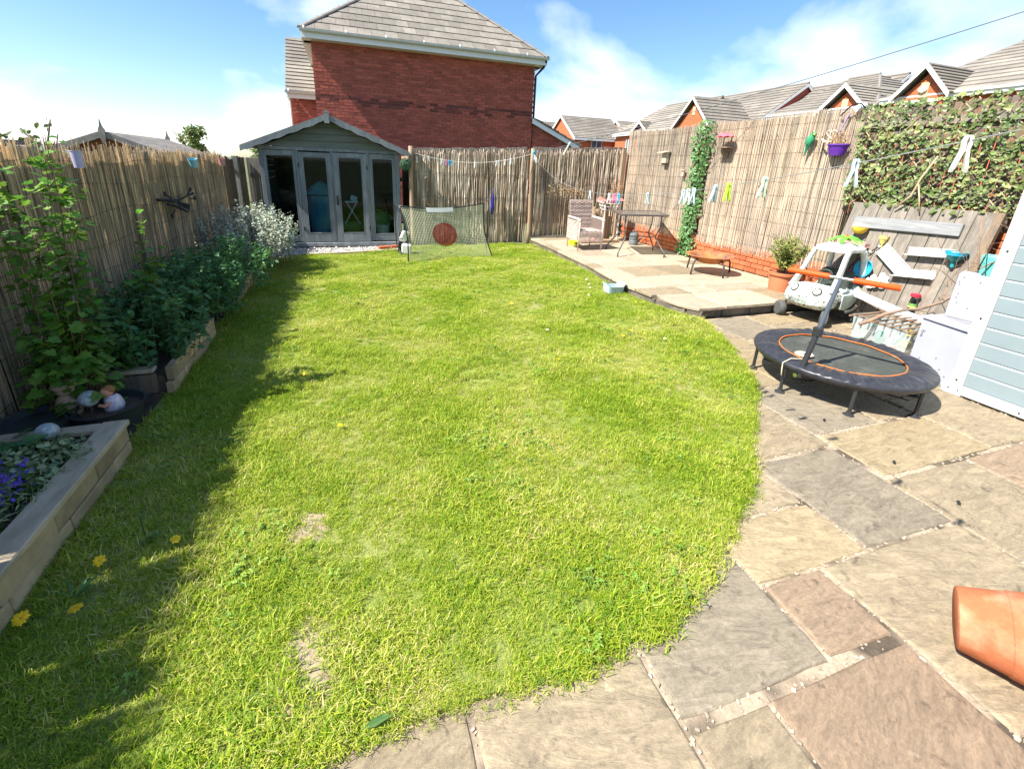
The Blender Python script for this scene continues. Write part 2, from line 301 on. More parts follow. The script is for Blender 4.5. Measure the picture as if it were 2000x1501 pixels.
g = MB(); g.prism([(-1.9, 8.6), (-1.6, 8.0), (1.2, 8.4), (1.2, 11), (-1.9, 11)], -.11, .0); part('gravel_base', g, mat('gravel_base', (.30, .28, .26), (.40, .38, .35), var=.5, scale=60, rough=.95, bump=.9, bscale=120, mixscale=12), kind='structure')
# gravel stones in front of the summerhouse
g = MB()
for i in range(1500):
    x = U(-1.3, 1.05); y = lerp(8.02, 8.42, (x + 1.3) / 2.3) + abs(rnd.gauss(0, .3)); r = U(.008, .018)
    if y > 9: continue
    g.box((x, y, .006), (r * 2, r * U(1.2, 2), r * 1.2), (U(0, 3), U(0, 3), U(0, 3)))
part('gravel_stones', g, mat('gravel_stone', (.48, .45, .42), var=.2, isl=.35, rough=.9), kind='stuff')
# ------------------------------------------------------------------ patio
def inside(p, poly):
    x, y = p; c = False; n = len(poly)
    for i in range(n):
        x1, y1 = poly[i]; x2, y2 = poly[(i + 1) % n]
        if (y1 > y) != (y2 > y) and x < (x2 - x1) * (y - y1) / (y2 - y1) + x1: c = not c
    return c
patio = T('patio', None, None, (0, 0, 0)); patio['kind'] = 'structure'
g = MB(); g.prism([(-2.5, -1.5), (6.6, -1.5), (6.6, 3.82), (3.6, 3.82)] + [p for p in LAWN_EDGE[::-1] if p[1] < 3.8] + [(-2.5, .89)], -.11, -.0085); part('mortar_bed', g, M_mortar, patio)
def slab_mesh(x0, y0, x1, y1, z, th, m, gap=.009, seed=0, clip=None):
    r = random.Random(seed); x0 += gap; x1 -= gap; y0 += gap; y1 -= gap
    cx, cy = (x0 + x1) / 2, (y0 + y1) / 2
    ch = .02
    pts = []
    def side(ax, ay, bx, by):
        n = max(3, int(math.hypot(bx - ax, by - ay) / .09))
        for i in range(n):
            t = i / n; px, py = lerp(ax, bx, t), lerp(ay, by, t)
            nx, ny = (by - ay), -(bx - ax); l = math.hypot(nx, ny); o = r.uniform(-.0045, .003) - (.007 if i == 0 else 0)
            pts.append((px + nx / l * o, py + ny / l * o))
    side(x0, y0, x1, y0); side(x1, y0, x1, y1); side(x1, y1, x0, y1); side(x0, y1, x0, y0)
    if clip: pts = clip(pts)
    if len(pts) < 3: return None
    mb = MB(); n = len(pts); tilt = (r.uniform(-.004, .004), r.uniform(-.004, .004))
    cx = sum(p[0] for p in pts) / n; cy = sum(p[1] for p in pts) / n
    def Z(x, y): return z + tilt[0] * (x - cx) + tilt[1] * (y - cy)
    rings = [[(px, py, z - th) for px, py in pts], [(px, py, Z(px, py) - .007) for px, py in pts]]
    for k, (ins, dz) in enumerate(((.006, -.0015), (.016, .0))):
        ring = []
        for px, py in pts:
            dx, dy = cx - px, cy - py; l = math.hypot(dx, dy) or 1; ring.append((px + dx / l * ins * r.uniform(.6, 1.5), py + dy / l * ins * r.uniform(.6, 1.5), Z(px, py) + dz))
        rings.append(ring)
    vs = [(x - cx, y - cy, zz) for rg in rings for x, y, zz in rg]; fs = []
    for a in range(len(rings) - 1):
        for i in range(n): fs.append((a * n + i, a * n + (i + 1) % n, (a + 1) * n + (i + 1) % n, (a + 1) * n + i))
    fs.append(tuple((len(rings) - 1) * n + i for i in range(n)))
    mb.add(vs, fs); return mesh_of('paving_slab', mb, m), (cx, cy)
def clip_lawn(pts):
    # Sutherland-Hodgman against the convex inner side is not possible for a curve: drop points inside the lawn to its edge
    res = []
    for p in pts:
        if inside(p, LAWN_POLY):
            best = min(EDGE_F, key=lambda e: (e[0] - p[0]) ** 2 + (e[1] - p[1]) ** 2); q = (best[0], best[1])
            if not res or math.hypot(res[-1][0] - q[0], res[-1][1] - q[1]) > .004: res.append(q)
        else: res.append(p)
    return res
EDGE_F = []
for a, b in zip(LAWN_EDGE[:-1], LAWN_EDGE[1:]):
    for i in range(14): EDGE_F.append((lerp(a[0], b[0], i / 14) + .004, lerp(a[1], b[1], i / 14) - .006))
SLABS = [ # x0,y0,x1,y1,tone
 (-1.55, .35, -.62, .885, 0), (-.62, .30, .245, .885, 0), (.245, .25, .845, .885, 0), (.845, .64, 1.47, 1.3, 1), (1.47, .64, 1.79, .94, 2), (1.47, .94, 2.10, 1.25, 4), (1.79, .30, 2.70, .94, 0),
 (2.10, .94, 2.715, 1.57, 1), (1.6, 1.25, 2.10, 1.58, 0), (.845, .3, 1.145, .62, 0), (1.145, .0, 1.78, .62, 2), (1.78, -.35, 2.70, .29, 0), (2.70, .34, 3.40, 1.26, 0), (3.40, .66, 4.40, 1.26, 2),
 (2.745, 1.27, 3.73, 1.68, 4), (2.05, 1.58, 2.745, 2.25, 0), (3.73, 1.27, 4.40, 1.9, 0), (2.745, 1.69, 3.35, 2.30, 1), (3.36, 1.70, 3.72, 2.3, 0), (3.72, 1.9, 4.42, 2.52, 4),
 (2.5, 2.31, 3.2, 2.92, 0), (3.2, 2.31, 3.71, 3.24, 4), (3.71, 2.53, 4.33, 3.15, 0), (4.42, 1.9, 5.05, 2.52, 0), (4.33, 2.53, 4.95, 3.15, 1), (4.95, 2.53, 5.9, 3.15, 0), (5.05, 1.9, 5.9, 2.52, 1),
 (3.1, 2.93, 3.71, 3.8, 0), (3.71, 3.16, 4.33, 3.79, 1), (4.33, 3.16, 5.25, 3.46, 0), (4.33, 3.47, 5.25, 3.79, 4), (5.25, 3.16, 5.9, 3.79, 0), (2.7, -.3, 3.4, .33, 1), (3.4, .0, 4.4, .65, 0), (1.145, -.7, 1.78, -.01, 0), (4.4, 1.0, 5.2, 1.89, 0),
 (-.62, -.3, .245, .29, 4), (.245, -.4, .845, .24, 0), (.845, -.4, 1.145, .29, 2), (-1.55, -.3, -.62, .34, 0), (3.4, -.7, 4.4, -.01, 0), (1.78, -1.0, 2.7, -.36, 2), (2.7, -1.0, 3.4, -.31, 0)]
TONE = {0: M_slab, 1: M_slab2, 2: M_slab3, 4: M_slab4}
for i, (a, b, c_, d_, t) in enumerate(SLABS):
    res = slab_mesh(a, b, c_, d_, rnd.uniform(-.001, .002), .05, TONE[t], seed=i, clip=clip_lawn, gap=.007)
    if res: link('slab', res[0], patio, (res[1][0], res[1][1], 0))
# loose grit in the joints
g = MB()
for a, b, c_, d_, t in SLABS:
    for (p, q) in (((a, b), (c_, b)), ((c_, b), (c_, d_)), ((a, d_), (c_, d_)), ((a, b), (a, d_))):
        l = math.hypot(q[0] - p[0], q[1] - p[1])
        for k in range(int(l * 22)):
            t_ = rnd.random(); x, y = lerp(p[0], q[0], t_) + rnd.gauss(0, .006), lerp(p[1], q[1], t_) + rnd.gauss(0, .006)
            if inside((x, y), LAWN_POLY) or y > 3.8: continue
            s = U(.002, .007); g.box((x, y, -.004), (s * U(1, 2.4), s * U(1, 1.8), s), (U(-.5, .5), U(-.5, .5), U(0, 3)))
part('joint_grit', g, mat('joint_grit', (.40, .33, .25), var=.2, isl=.3, rough=.95), patio, kind='stuff')
# ------------------------------------------------------------------ upper terrace
TZ = .125
terr = T('upper_terrace', None, None, (0, 0, 0)); terr['kind'] = 'structure'
TE = [(3.70, 3.83), (3.60, 3.98), (3.50, 4.4), (3.46, 4.87), (3.51, 5.5), (3.59, 6.13), (3.65, 7.2), (3.70, 8.5), (3.70, 8.95)]
g = MB(); g.prism([(3.76, 3.90)] + [(x + .05, y) for x, y in TE[1:]] + [(6.0, 8.95), (6.0, 3.90)], -.11, TZ - .0085); part('mortar_bed', g, M_mortar, terr)
def clip_terr(pts):
    out = []
    for x, y in pts:
        for (x1, y1), (x2, y2) in zip(TE[:-1], TE[1:]):
            if y1 <= y <= y2: x = max(x, lerp(x1, x2, (y - y1) / (y2 - y1))); break
        out.append((x, y))
    return out
row_y = [3.83, 4.44, 4.75, 5.36, 5.98, 6.29, 6.9, 7.52, 8.1, 8.7, 8.95]
M_slab5 = stone_mat('terrace_sandstone', ((0.33, 0.279, 0.201), (0.417, 0.348, 0.249), (0.486, 0.408, 0.296)), .7, 41); M_slab6 = stone_mat('terrace_sandstone_pink', ((0.348, 0.27, 0.197), (0.415, 0.32, 0.23), (0.454, 0.35, 0.256)), .7, 55)
TT = {0: M_slab5, 1: M_slab, 2: M_slab6, 4: M_slab5}
rr = random.Random(3)
for k in range(len(row_y) - 1):
    x = 3.3 if k % 2 else 3.45; 
    if k == 0: xs = [3.55, 4.08, 4.98, 5.58, 5.92]
    elif k == 1: xs = [3.3, 4.1, 4.5, 5.4, 5.92]
    else:
        xs = [3.3]
        while xs[-1] < 5.6: xs.append(xs[-1] + rr.choice([.62, .92, .62, .5]))
        if 5.92 - xs[-2] < .95: xs[-1] = 5.92
        else: xs[-1] = min(xs[-1], 5.92); xs.append(5.92) if xs[-1] < 5.8 else None
        if xs[-1] > 5.92: xs[-1] = 5.92
    for a, c_ in zip(xs[:-1], xs[1:]):
        if c_ - a < .05: continue
        r = slab_mesh(a, row_y[k], c_, row_y[k + 1], TZ + rr.uniform(-.001, .001), .035, TT[2 if (k == 0 and a < 3.6) else rr.choice([0, 0, 4, 1, 4, 2])], seed=100 + k * 10 + int(a * 7), clip=clip_terr, gap=.006)
        if r: link('slab', r[0], terr, (r[1][0], r[1][1], 0))
# risers: blocks under the slab edge
x = 3.72
while x < 5.9:
    l = U(.28, .5); g = MB(); g.box((0, 0, 0), (l - .012, .09, .092)); link('riser_block', mesh_of('riser_block', g, M_step, bevel=.006), terr, (min(x + l / 2, 5.9 - l / 2), 3.915 + U(-.006, .006), .038)); x += l
for (x1, y1), (x2, y2) in zip(TE[:-1], TE[1:]):
    d = math.hypot(x2 - x1, y2 - y1); n = max(1, int(d / .4)); a = math.atan2(y2 - y1, x2 - x1)
    for k in range(n):
        t_ = (k + .5) / n; g = MB(); g.box((0, 0, 0), (d / n - .012, .08, .09)); link('riser_block', mesh_of('riser_block', g, M_step, bevel=.006), terr, (lerp(x1, x2, t_) + .06, lerp(y1, y2, t_) + .0, .037), (0, 0, a))
# ------------------------------------------------------------------ far hills
g = MB()
def hill(u, v):
    a = lerp(-1.3, .5, u); r = 420 + 260 * v; h = (6 + 3.5 * math.sin(a * 7) + 2.5 * math.sin(a * 17 + 1)) * v
    return (r * math.sin(a), r * math.cos(a), -2 + h * 1.35)
g.grid(hill, 60, 6); part('hills', g, mat('hills', (.10, .15, .10), (.16, .20, .13), var=.3, scale=.02, rough=1, mixscale=.01), kind='structure', smooth=True)
# ------------------------------------------------------------------ left fence
LF = T('reed_covered_fence', 'left boundary fence with brown reed screening, concrete posts and low sun streaks, behind the planting', 'fence', (-1.9, 4, 0))
bme = None
def board_mesh(w_, h, th, m, axis='y', top='flat', seed=0):
    g = MB(); d = (th, w_, h) if axis == 'y' else (w_, th, h); g.box((0, 0, h / 2), d); return mesh_of('fence_board', g, m, bevel=.003)
BM = [board_mesh(.100, 1.50 + .02 * i, .014, M_fence) for i in range(4)]
y = -1.6; 
while y < 10.9:
    post = any(abs(y - p) < .09 for p in (-1.66, .17, 2.0, 3.83, 5.66, 7.49, 8.62, 10.0))
    if not post:
        for hole in (0,):
            link('board', rnd.choice(BM), LF, (-1.935 + U(-.004, .004), y, U(-.01, .01)), (U(-.004, .004), 0, U(-.06, .06)))
    y += .100 + (U(.018, .034) if rnd.random() < .22 else U(.002, .008))
for p in (-1.66, .17, 2.0, 3.83, 5.66, 7.49, 8.62, 10.0):
    g = MB(); g.box((-1.92, p, .78), (.10, .11, 1.58)); part('concrete_post', g, M_conc, LF, bevel=.006)
for z in (.25, 1.32):
    for a, b in ((-1.5, 3.75), (3.9, 8.55), (8.68, 9.94), (10.06, 10.9)):
        g = MB(); g.box((-1.965, (a + b) / 2, z), (.04, b - a, .07)); part('rail', g, M_fence, LF)
def reeds(a0, a1, axis, fixed, z0, ztop, step, r, jit=.02, lean=.012, slope=None, n=4, layers=2, seed=1, ragged=.03, hollow=0, zbot=.015):
    rr = random.Random(seed); g = MB(); p = a0
    while p < a1:
        for l in range(layers):
            if rr.random() < hollow: continue
            q = p + rr.uniform(-step, step) * .5; zt = (ztop(q) if callable(ztop) else ztop) + rr.gauss(0, ragged); zb = z0 + rr.uniform(-zbot, zbot)
            rad = r * rr.uniform(.6, 1.35); ln = rr.gauss(0, lean); off = fixed + l * r * 2.2 + rr.uniform(-r, r); bow = rr.gauss(0, jit * .3)
            pts = []
            for k in range(4):
                t_ = k / 3; z = lerp(zb, zt, t_); u = q + ln * (t_ - .5) * 2 + bow * math.sin(t_ * 3.1); o = off + rr.uniform(-r, r) * .7
                pts.append((o, u, z) if axis == 'y' else (u, o, z))
            g.tube(pts, [rad, rad, rad * .9, rad * .6], n, cap=False)
        p += step
    return g
part('reed_screen', reeds(-1.6, 8.75, 'y', -1.878, .02, 1.565, .0085, .0043, seed=5, ragged=.036, lean=.028, layers=2, hollow=.12), M_reed_l, LF, kind='stuff')
g = MB()
for z in (.2, .42, .64, .86, 1.08, 1.30, 1.47):
    g.tube([(-1.858 + U(-.001, .001), .1 + i * .25, z + .02 * math.sin(i * .9 + z * 9)) for i in range(35)], .0016, 4)
part('binding_wire', g, M_wire, LF, kind='stuff')
# ------------------------------------------------------------------ back fence
BF = T('bark_covered_fence', 'back boundary fence clad in rough bark and brushwood with gaps letting slits of light through', 'fence', (3.5, 9, 0))
def bz(x): return lerp(1.83, 2.05, (x - 1.2) / 4.6)
BX = {}
for k in range(5): g = MB(); g.box((0, 0, .5), (.10, .016, 1)); BX[k] = mesh_of('fence_board', g, M_fenceg, bevel=.003)
x = 1.28
i = 0
while x < 6.2:
    if abs(x - 3.63) > .07:
        z0 = .02 if x < 3.6 else .14; h = bz(x) - z0 + rnd.choice((0, .0, .012, -.01)); link('board', BX[i % 5], BF, (x, 9.06, z0), (0, 0, 0), (1, 1, h)); 
    x += .112 if x < 3.6 else .118; i += 1
def bark(a0, a1, fixed, z0, seed, step=.026, ztf=None, wide=(.012, .032), drop=0):
    rr = random.Random(seed); g = MB(); x = a0
    while x < a1:
        w_ = rr.uniform(*wide)
        for l in range(2):
            if rr.random() < drop: continue
            q = x + rr.uniform(-.01, .01); zt = (ztf(q) if ztf else bz(q)) - rr.uniform(.02, .13); zb = z0 + rr.uniform(0, .03)
            if rr.random() < .35: zb = rr.uniform(z0, zt - .5)
            n = 9; pl = []; pr = []; off = fixed - l * .010; ph = rr.uniform(0, 6); am = rr.uniform(.002, .012)
            tw = [(q + am * math.sin(k * 1.1 + ph) + rr.uniform(-.003, .003), off + rr.uniform(-.006, .006), lerp(zb, zt, k / (n - 1)), w_ * rr.uniform(.5, 1.1) * (.35 if k in (0, n - 1) else 1) / 2) for k in range(n)]
            for (cx_, oy, z, hw) in tw: pl += [(cx_ - hw, oy + .004, z), (cx_, oy - .006, z), (cx_ + hw, oy + .004, z)]
            g.add(pl, [f for k in range(n - 1) for f in ((k * 3, k * 3 + 1, k * 3 + 4, k * 3 + 3), (k * 3 + 1, k * 3 + 2, k * 3 + 5, k * 3 + 4))])
        x += step * rr.uniform(.6, 1.2)
    return g
part('bark_screen', bark(1.24, 3.60, 9.005, .04, 3, step=.020), M_bark, BF, kind='stuff')
part('brushwood_screen', bark(3.70, 5.80, 9.02, .16, 8, step=.021, drop=.22), M_bark, BF, kind='stuff')
for (x0, z0, h, w_, yy) in ((1.20, 0, 1.86, .075, 8.95), (3.645, .0, 1.93, .075, 8.93)):
    g = MB(); pts = [(x0 + .006 * math.sin(k), yy + .004 * math.cos(k * 2), z0 + h * k / 7) for k in range(8)]; g.tube(pts, [w_ * .55 * (1 + .08 * math.sin(k * 2.3)) for k in range(8)], 8); part('post', g, M_post, BF, smooth=True)
g = MB(); g.box((5.78, 8.93, 1.06), (.10, .06, 1.88)); part('post', g, M_post, BF, bevel=.006)
g = MB(); g.box((4.35, 8.97, .16), (1.3, .05, .035)); part('bottom_rail', g, M_fenceg, BF)
g = MB()
for z in (.5, .95, 1.4): g.tube([(1.25 + i * .4, 8.985, z + .012 * math.sin(i * 1.7)) for i in range(12)], .0022, 4)
part('binding_wire', g, M_wire, BF, kind='stuff')
# fence behind the summerhouse
RF = T('rear_board_fence', 'plain brown vertical board fence behind the summerhouse, glimpsed at its sides', 'fence', (0, 10.95, 0))
x = -1.85
while x < 1.2:
    link('board', BX[i % 5], RF, (x, 10.95, 0), (0, 0, 0), (1, 1, 1.55)); x += .104; i += 1
for z in (.4, 1.2): g = MB(); g.box((-.3, 10.91, z), (3.1, .04, .08)); part('rail', g, M_fence, RF)
SF = T('side_board_fence', 'short run of tan boards between the summerhouse and the gate post', 'fence', (1.2, 10, 0))
y = 9.15
while y < 10.9: g = MB(); g.box((1.26, y, .85), (.016, .10, 1.7)); part('board', g, M_post, SF, bevel=.002); y += .106
# ------------------------------------------------------------------ right fence on its brick wall
RW = T('low_brick_wall', 'low orange brick wall running under the reed screening beside the terrace', 'wall', (6.0, 6, 0))
g = MB(); g.box((6.035, 6.35, .22), (.16, 5.10, .62)); g.box((6.035, 2.75, .5), (.16, 2.09, 1.24)); part('mortar', g, M_gmortar, RW)
gb = MB(); gb.box((0, 0, 0), (.102, .215, .065)); BRK = mesh_of('brick', gb, M_brick, bevel=.003)
for (ya, yb, za, rows) in ((3.80, 8.90, TZ + .012, 5), (1.72, 3.79, .012, 15)):
    for r in range(rows):
        z = za + r * .075 + .034; y = ya + (.1125 if r % 2 else 0)
        while y < yb - .05:
            l = min(.215, yb - y)
            link('brick', BRK, RW, (5.995 - .051 + .01 + U(-.0015, .0015), y + l / 2, z), None, (1, l / .215, 1)); y += .225
RS = T('reed_screened_fence', 'tall pale reed screening on the right fence above the orange brick wall', 'fence', (5.95, 6.5, .4))
def rz(y): return 2.375 + .02 * math.sin(y * 3)
y = 2.0
while y < 9.05:
    link('board', BM[0], RS, (6.14, y, .45), (0, 0, U(-.03, .03)), (1, 1, 1.93 / 1.50 + U(-.008, .008))); y += .112
for z in (.6, 1.4, 2.2): g = MB(); g.box((6.11, 5.5, z), (.035, 6.9, .08)); part('rail', g, M_fenceg, RS)
part('reed_screen', reeds(6.86, 8.99, 'y', 5.905, .42, lambda q: rz(q) - .015, .0088, .0050, seed=11, ragged=.012, lean=.012, hollow=.05, zbot=.035), M_reed, RS, kind='stuff')
part('reed_screen', reeds(4.08, 6.50, 'y', 5.90, .44, rz, .0088, .0050, seed=12, ragged=.012, lean=.012, hollow=.05, zbot=.045), M_reed, RS, kind='stuff')
g = MB()
for z in [.55 + i * .19 for i in range(10)]:
    g.tube([(5.894, 4.08 + i * .2, z + .008 * math.sin(i * .9 + z * 9)) for i in range(25)], .0014, 4)
part('binding_wire', g, M_wire, RS, kind='stuff')
# ------------------------------------------------------------------ main house behind
HY = 13.5
H = T('brick_house', 'large red brick house gable side with hipped grey tiled roof, behind the summerhouse', 'house', (2.4, 17, 0))
HX0, HX1, HZ = -.56, 5.44, 4.36
g = MB(); g.box(((HX0 + HX1) / 2, HY + 4.06, HZ / 2), (HX1 - HX0 - .02, 8.1, HZ)); part('mortar_wall', g, M_hmortar, H)
def brick_face(g, x0, x1, z0, zfn, y, gd=None, dark=None, course=.0745, bl=.215, seed=0, band=None):
    rr = random.Random(seed); r = 0; z = z0
    while True:
        if z + .065 > (zfn if not callable(zfn) else 99): break
        x = x0 - (.1125 if r % 2 else 0)
        while x < x1:
            a, b = max(x, x0), min(x + bl, x1)
            top = zfn((a + b) / 2) if callable(zfn) else zfn
            if b - a > .03 and z + .06 < top:
                o = rr.uniform(-.0035, .0035)
                t = gd if (gd is not None and band and band(a, z, rr)) else g
                yy = y - .004 + o
                t.add([(a, yy, z), (b, yy + rr.uniform(-.003, .003), z), (b, yy, z + .062), (a, yy, z + .062), (a, yy + .03, z), (b, yy + .03, z), (b, yy + .03, z + .062), (a, yy + .03, z + .062)],
                      [(0, 1, 2, 3), (0, 4, 5, 1), (3, 2, 6, 7), (0, 3, 7, 4), (1, 5, 6, 2)])
            x += bl + .011
        r += 1; z += course
        if z > 7: break
gl, gd = MB(), MB()
brick_face(gl, HX0, HX1, -.05, HZ, HY, gd, band=lambda x, z, rr: (2.96 < z < 3.10 and rr.random() < .75) or (2.88 < z <= 2.96 and rr.random() < .3), seed=2)
part('brickwork', gl, M_hbrick, H, kind='stuff'); part('dark_brick_band', gd, M_hbrick_dark, H, kind='stuff')
# roof: hipped, tan .8
EX0, EX1, EY, EZ, TN = -.76, 5.68, 13.2, 4.50, .80
EYB = 22.0; hw = (EX1 - EX0) / 2; RZ = EZ + hw * TN
g = MB(); a, b, c_, d_ = (EX0, EY, EZ), (EX1, EY, EZ), (EX1, EYB, EZ), (EX0, EYB, EZ); r1, r2 = (EX0 + hw, EY + hw, RZ), (EX0 + hw, EYB - hw, RZ)
g.add([a, b, c_, d_, r1, r2], [(0, 1, 4), (1, 2, 5, 4), (2, 3, 5), (3, 0, 4, 5), (0, 3, 2, 1)]); part('roof_deck', g, M_ridge, H)
sl_ = math.atan(TN); cs, sn = math.cos(sl_), math.sin(sl_)
tg = MB(); tg.box((0, 0, 0), (.324, .36, .022)); TILE = mesh_of('roof_tile', tg, M_tile)
expo = .335; tw = .33
def clip_tile(x0, x1, s):
    # plan run along slope -> hips
    run = s * cs; run2 = (s + .36) * cs
    return max(x0, EX0 + run), min(x1, EX1 - run)
k = 0; s = -.03; cnt = 0
restt = MB()
while s * cs < hw - .15:
    x = EX0 - (.165 if k % 2 else 0)
    while x < EX1:
        x0, x1 = clip_tile(x, x + tw - .006, s + .17)
        if x1 - x0 > .05:
            w_ = x1 - x0; cxx = (x0 + x1) / 2; sc_ = s + .18; th = .022
            P = Vector((cxx, EY + sc_ * cs - .026 * sn * 0, EZ + sc_ * sn + .035))
            if s < 3.6 and cnt < 296:
                link('roof_tile', TILE, H, P, (sl_ - .055, 0, U(-.006, .006)), (w_ / .324, 1, 1)); cnt += 1
            else: restt.box(P, (w_, .36, .022), (sl_ - .055, 0, 0))
        x += tw
    s += expo; k += 1
if restt.n: part('upper_roof_tiles', restt, M_tile, H, kind='stuff')
# side slopes with tile courses
def slope_rows(g, e0, e1, t0, t1, n, th=.03, lift=.02):
    """stepped tile courses on the quad e0-e1 (eave) / t0-t1 (top)"""
    e0, e1, t0, t1 = map(Vector, (e0, e1, t0, t1)); nn = (e1 - e0).cross(t0 - e0).normalized()
    if nn.z < 0: nn = -nn
    for i in range(n):
        a, b = i / n, (i + 1.12) / n; b = min(b, 1)
        p0, p1 = e0.lerp(t0, a), e1.lerp(t1, a); q0, q1 = e0.lerp(t0, b), e1.lerp(t1, b)
        u0, u1 = nn * (lift + th), nn * lift
        g.add([p0 + u0, p1 + u0, q1 + u1, q0 + u1, p0, p1, q1, q0], [(0, 1, 2, 3), (4, 5, 1, 0), (5, 6, 2, 1), (4, 0, 3, 7)])
g = MB(); slope_rows(g, (EX0, EYB, EZ), (EX0, EY, EZ), r2, r1, 22); slope_rows(g, (EX1, EY, EZ), (EX1, EYB, EZ), r1, r2, 22); part('side_roof_tiles', g, M_tile, H, kind='stuff')
def ridge_run(p, q, parent, m=M_ridge, r=.085, seg=.42, limit=99):
    p, q = Vector(p), Vector(q); L_ = (q - p).length; n = max(1, int(L_ / seg)); d = (q - p).normalized()
    u = d.cross(Vector((0, 0, 1))).normalized(); up = u.cross(d)
    for i in range(n):
        a = p + d * (L_ * i / n); b = p + d * (L_ * (i + 1) / n + .03)
        g = MB(); vs = []
        for e, rad in ((a, r * 1.06), (b, r * .96)):
            for k in range(6):
                t_ = math.pi * k / 5; vs.append(e + u * math.cos(t_) * rad + up * (math.sin(t_) * rad * .62 + .02))
        g.add(vs, [(k, k + 1, k + 7, k + 6) for k in range(5)] + [(0, 1, 2, 3, 4, 5)]); part('ridge_tile', g, m, parent)
ridge_run(a, r1, H); ridge_run(b, r1, H)
# fascia, soffit and gutter
g = MB(); g.box(((EX0 + EX1) / 2, EY + .02, EZ - .085), (EX1 - EX0, .025, .17)); g.box(((EX0 + EX1) / 2, EY + .17, EZ - .165), (EX1 - EX0 - .03, .29, .012)); part('fascia', g, M_white, H)
for xx in (EX0 + .012, EX1 - .012):
    g = MB(); g.box((xx, (EY + EYB) / 2 + .1, EZ - .085), (.025, EYB - EY - .1, .17)); part('fascia', g, M_white, H)
    xw = HX0 - .1 if xx < 0 else HX1 + .12
    g = MB(); g.box((xw, (EY + EYB) / 2 + .3, EZ - .165), (.17, EYB - EY - .6, .012)); part('soffit', g, M_white, H)
def gutter(p, q, parent, m=M_gutter, r=.055):
    p, q = Vector(p), Vector(q); d = (q - p).normalized(); u = d.cross(Vector((0, 0, 1))).normalized()
    g = MB(); vs = []
    for e in (p, q):
        for rr_ in (r, r - .006):
            for k in range(9): t_ = math.pi + math.pi * k / 8; vs.append(e + u * math.cos(t_) * rr_ + Vector((0, 0, math.sin(t_) * rr_)))
    fs = [(k, k + 1, k + 19, k + 18) for k in range(8)] + [(k + 9, k + 10, k + 28, k + 27) for k in range(8)] + [(0, 9, 27, 18), (8, 17, 35, 26)]
    g.add(vs, fs); L_ = (q - p).length
    for i in range(int(L_ / .95) + 1):
        e = p + d * min(L_, i * .95 + .1); g.lathe([(r + .007, -.02), (r + .007, .02)], e, 10, R=d.to_track_quat('Z', 'Y').to_matrix())
    return part('gutter', g, m, parent)
gutter((EX0 - .02, EY - .055, EZ + .005), (EX1 + .03, EY - .055, EZ + .005), H)
g = MB(); g.tube([(EX1 - .03, EY + .0, EZ - .06), (EX1 - .05, EY + .12, EZ - .2), (HX1 + .05, HY + .05, EZ - .4), (HX1 + .05, HY + .05, 0)], .035, 8); part('downpipe', g, M_dark, H)
# quoin returns at the left corner of the lit brickwork
# lean-to on the right
LT = T('lean_to', 'low brick lean-to with sloping tiled roof and white bargeboard, right of the big brick house', 'outbuilding', (6.4, 15, 0))
lz = lambda x: 2.93 - (x - 5.46) * .43
g = MB(); P = [(5.46, -.1), (6.86, -.1), (6.86, lz(6.86) - .12), (5.46, lz(5.46) - .12)]; g.prism(P, 0, 4, Matrix(((1, 0, 0, 0), (0, 0, 1, HY + .03), (0, 1, 0, 0), (0, 0, 0, 1)))); part('mortar_wall', g, M_hmortar, LT)
g = MB(); brick_face(g, 5.47, 6.85, -.05, lambda x: lz(x) - .1, HY + .02, seed=9); part('brickwork', g, M_hbrick, LT, kind='stuff')
g = MB(); Mx = Matrix(((1, 0, 0, 0), (0, 0, 1, HY - .12), (0, 1, 0, 0), (0, 0, 0, 1)))
g.prism([(5.40, lz(5.40) - .14), (7.02, lz(7.02) - .14), (7.02, lz(7.02)), (5.40, lz(5.40))], 0, .03, Mx); part('bargeboard', g, M_white, LT)
g = MB(); slope_rows(g, (7.06, HY - .16, lz(7.06) + .01), (7.06, HY + 4, lz(7.06) + .01), (5.46, HY - .16, lz(5.46) + .01), (5.46, HY + 4, lz(5.46) + .01), 6); part('roof_tiles', g, M_tile, LT)
# left wing
WG = T('house_wing', 'set back wing with tiled slope and white gutter left of the brick house', 'house', (-1.1, 18, 0))
g = MB(); g.box((-.9, 18.2, 1.7), (.96, 3.9, 3.4)); part('mortar_wall', g, M_hmortar, WG)
g = MB(); brick_face(g, -1.38, -.42, -.05, 3.35, 16.25, seed=4); part('brickwork', g, M_hbrick, WG, kind='stuff')
g = MB(); slope_rows(g, (-1.48, 16.0, 3.46), (-.3, 16.0, 3.46), (-1.48, 17.75, 5.22), (-.3, 17.75, 5.22), 15); g.box((-.9, 18.9, 5.18), (1.16, 2.3, .05)); part('roof_tiles', g, M_tile, WG)
g = MB(); g.box((-.9, 16.03, 3.36), (1.14, .03, .16)); g.box((-1.47, 16.9, 4.2), (.03, 2.1, .02), (math.atan2(1.76, 1.75), 0, 0)); part('fascia', g, M_white, WG)
gutter((-1.5, 15.95, 3.46), (-.34, 15.95, 3.46), WG)
g = MB(); g.box((-1.42, 16.15, 2.75), (.09, .12, 1.3)); g.box((-1.62, 16.05, 2.12), (.5, .3, .06), (0, -.45, 0)); g.tube([(-1.42, 16.0, 3.4), (-1.40, 16.1, 3.2), (-1.40, 16.1, .2)], .035, 8); part('downpipe', g, M_white, WG)

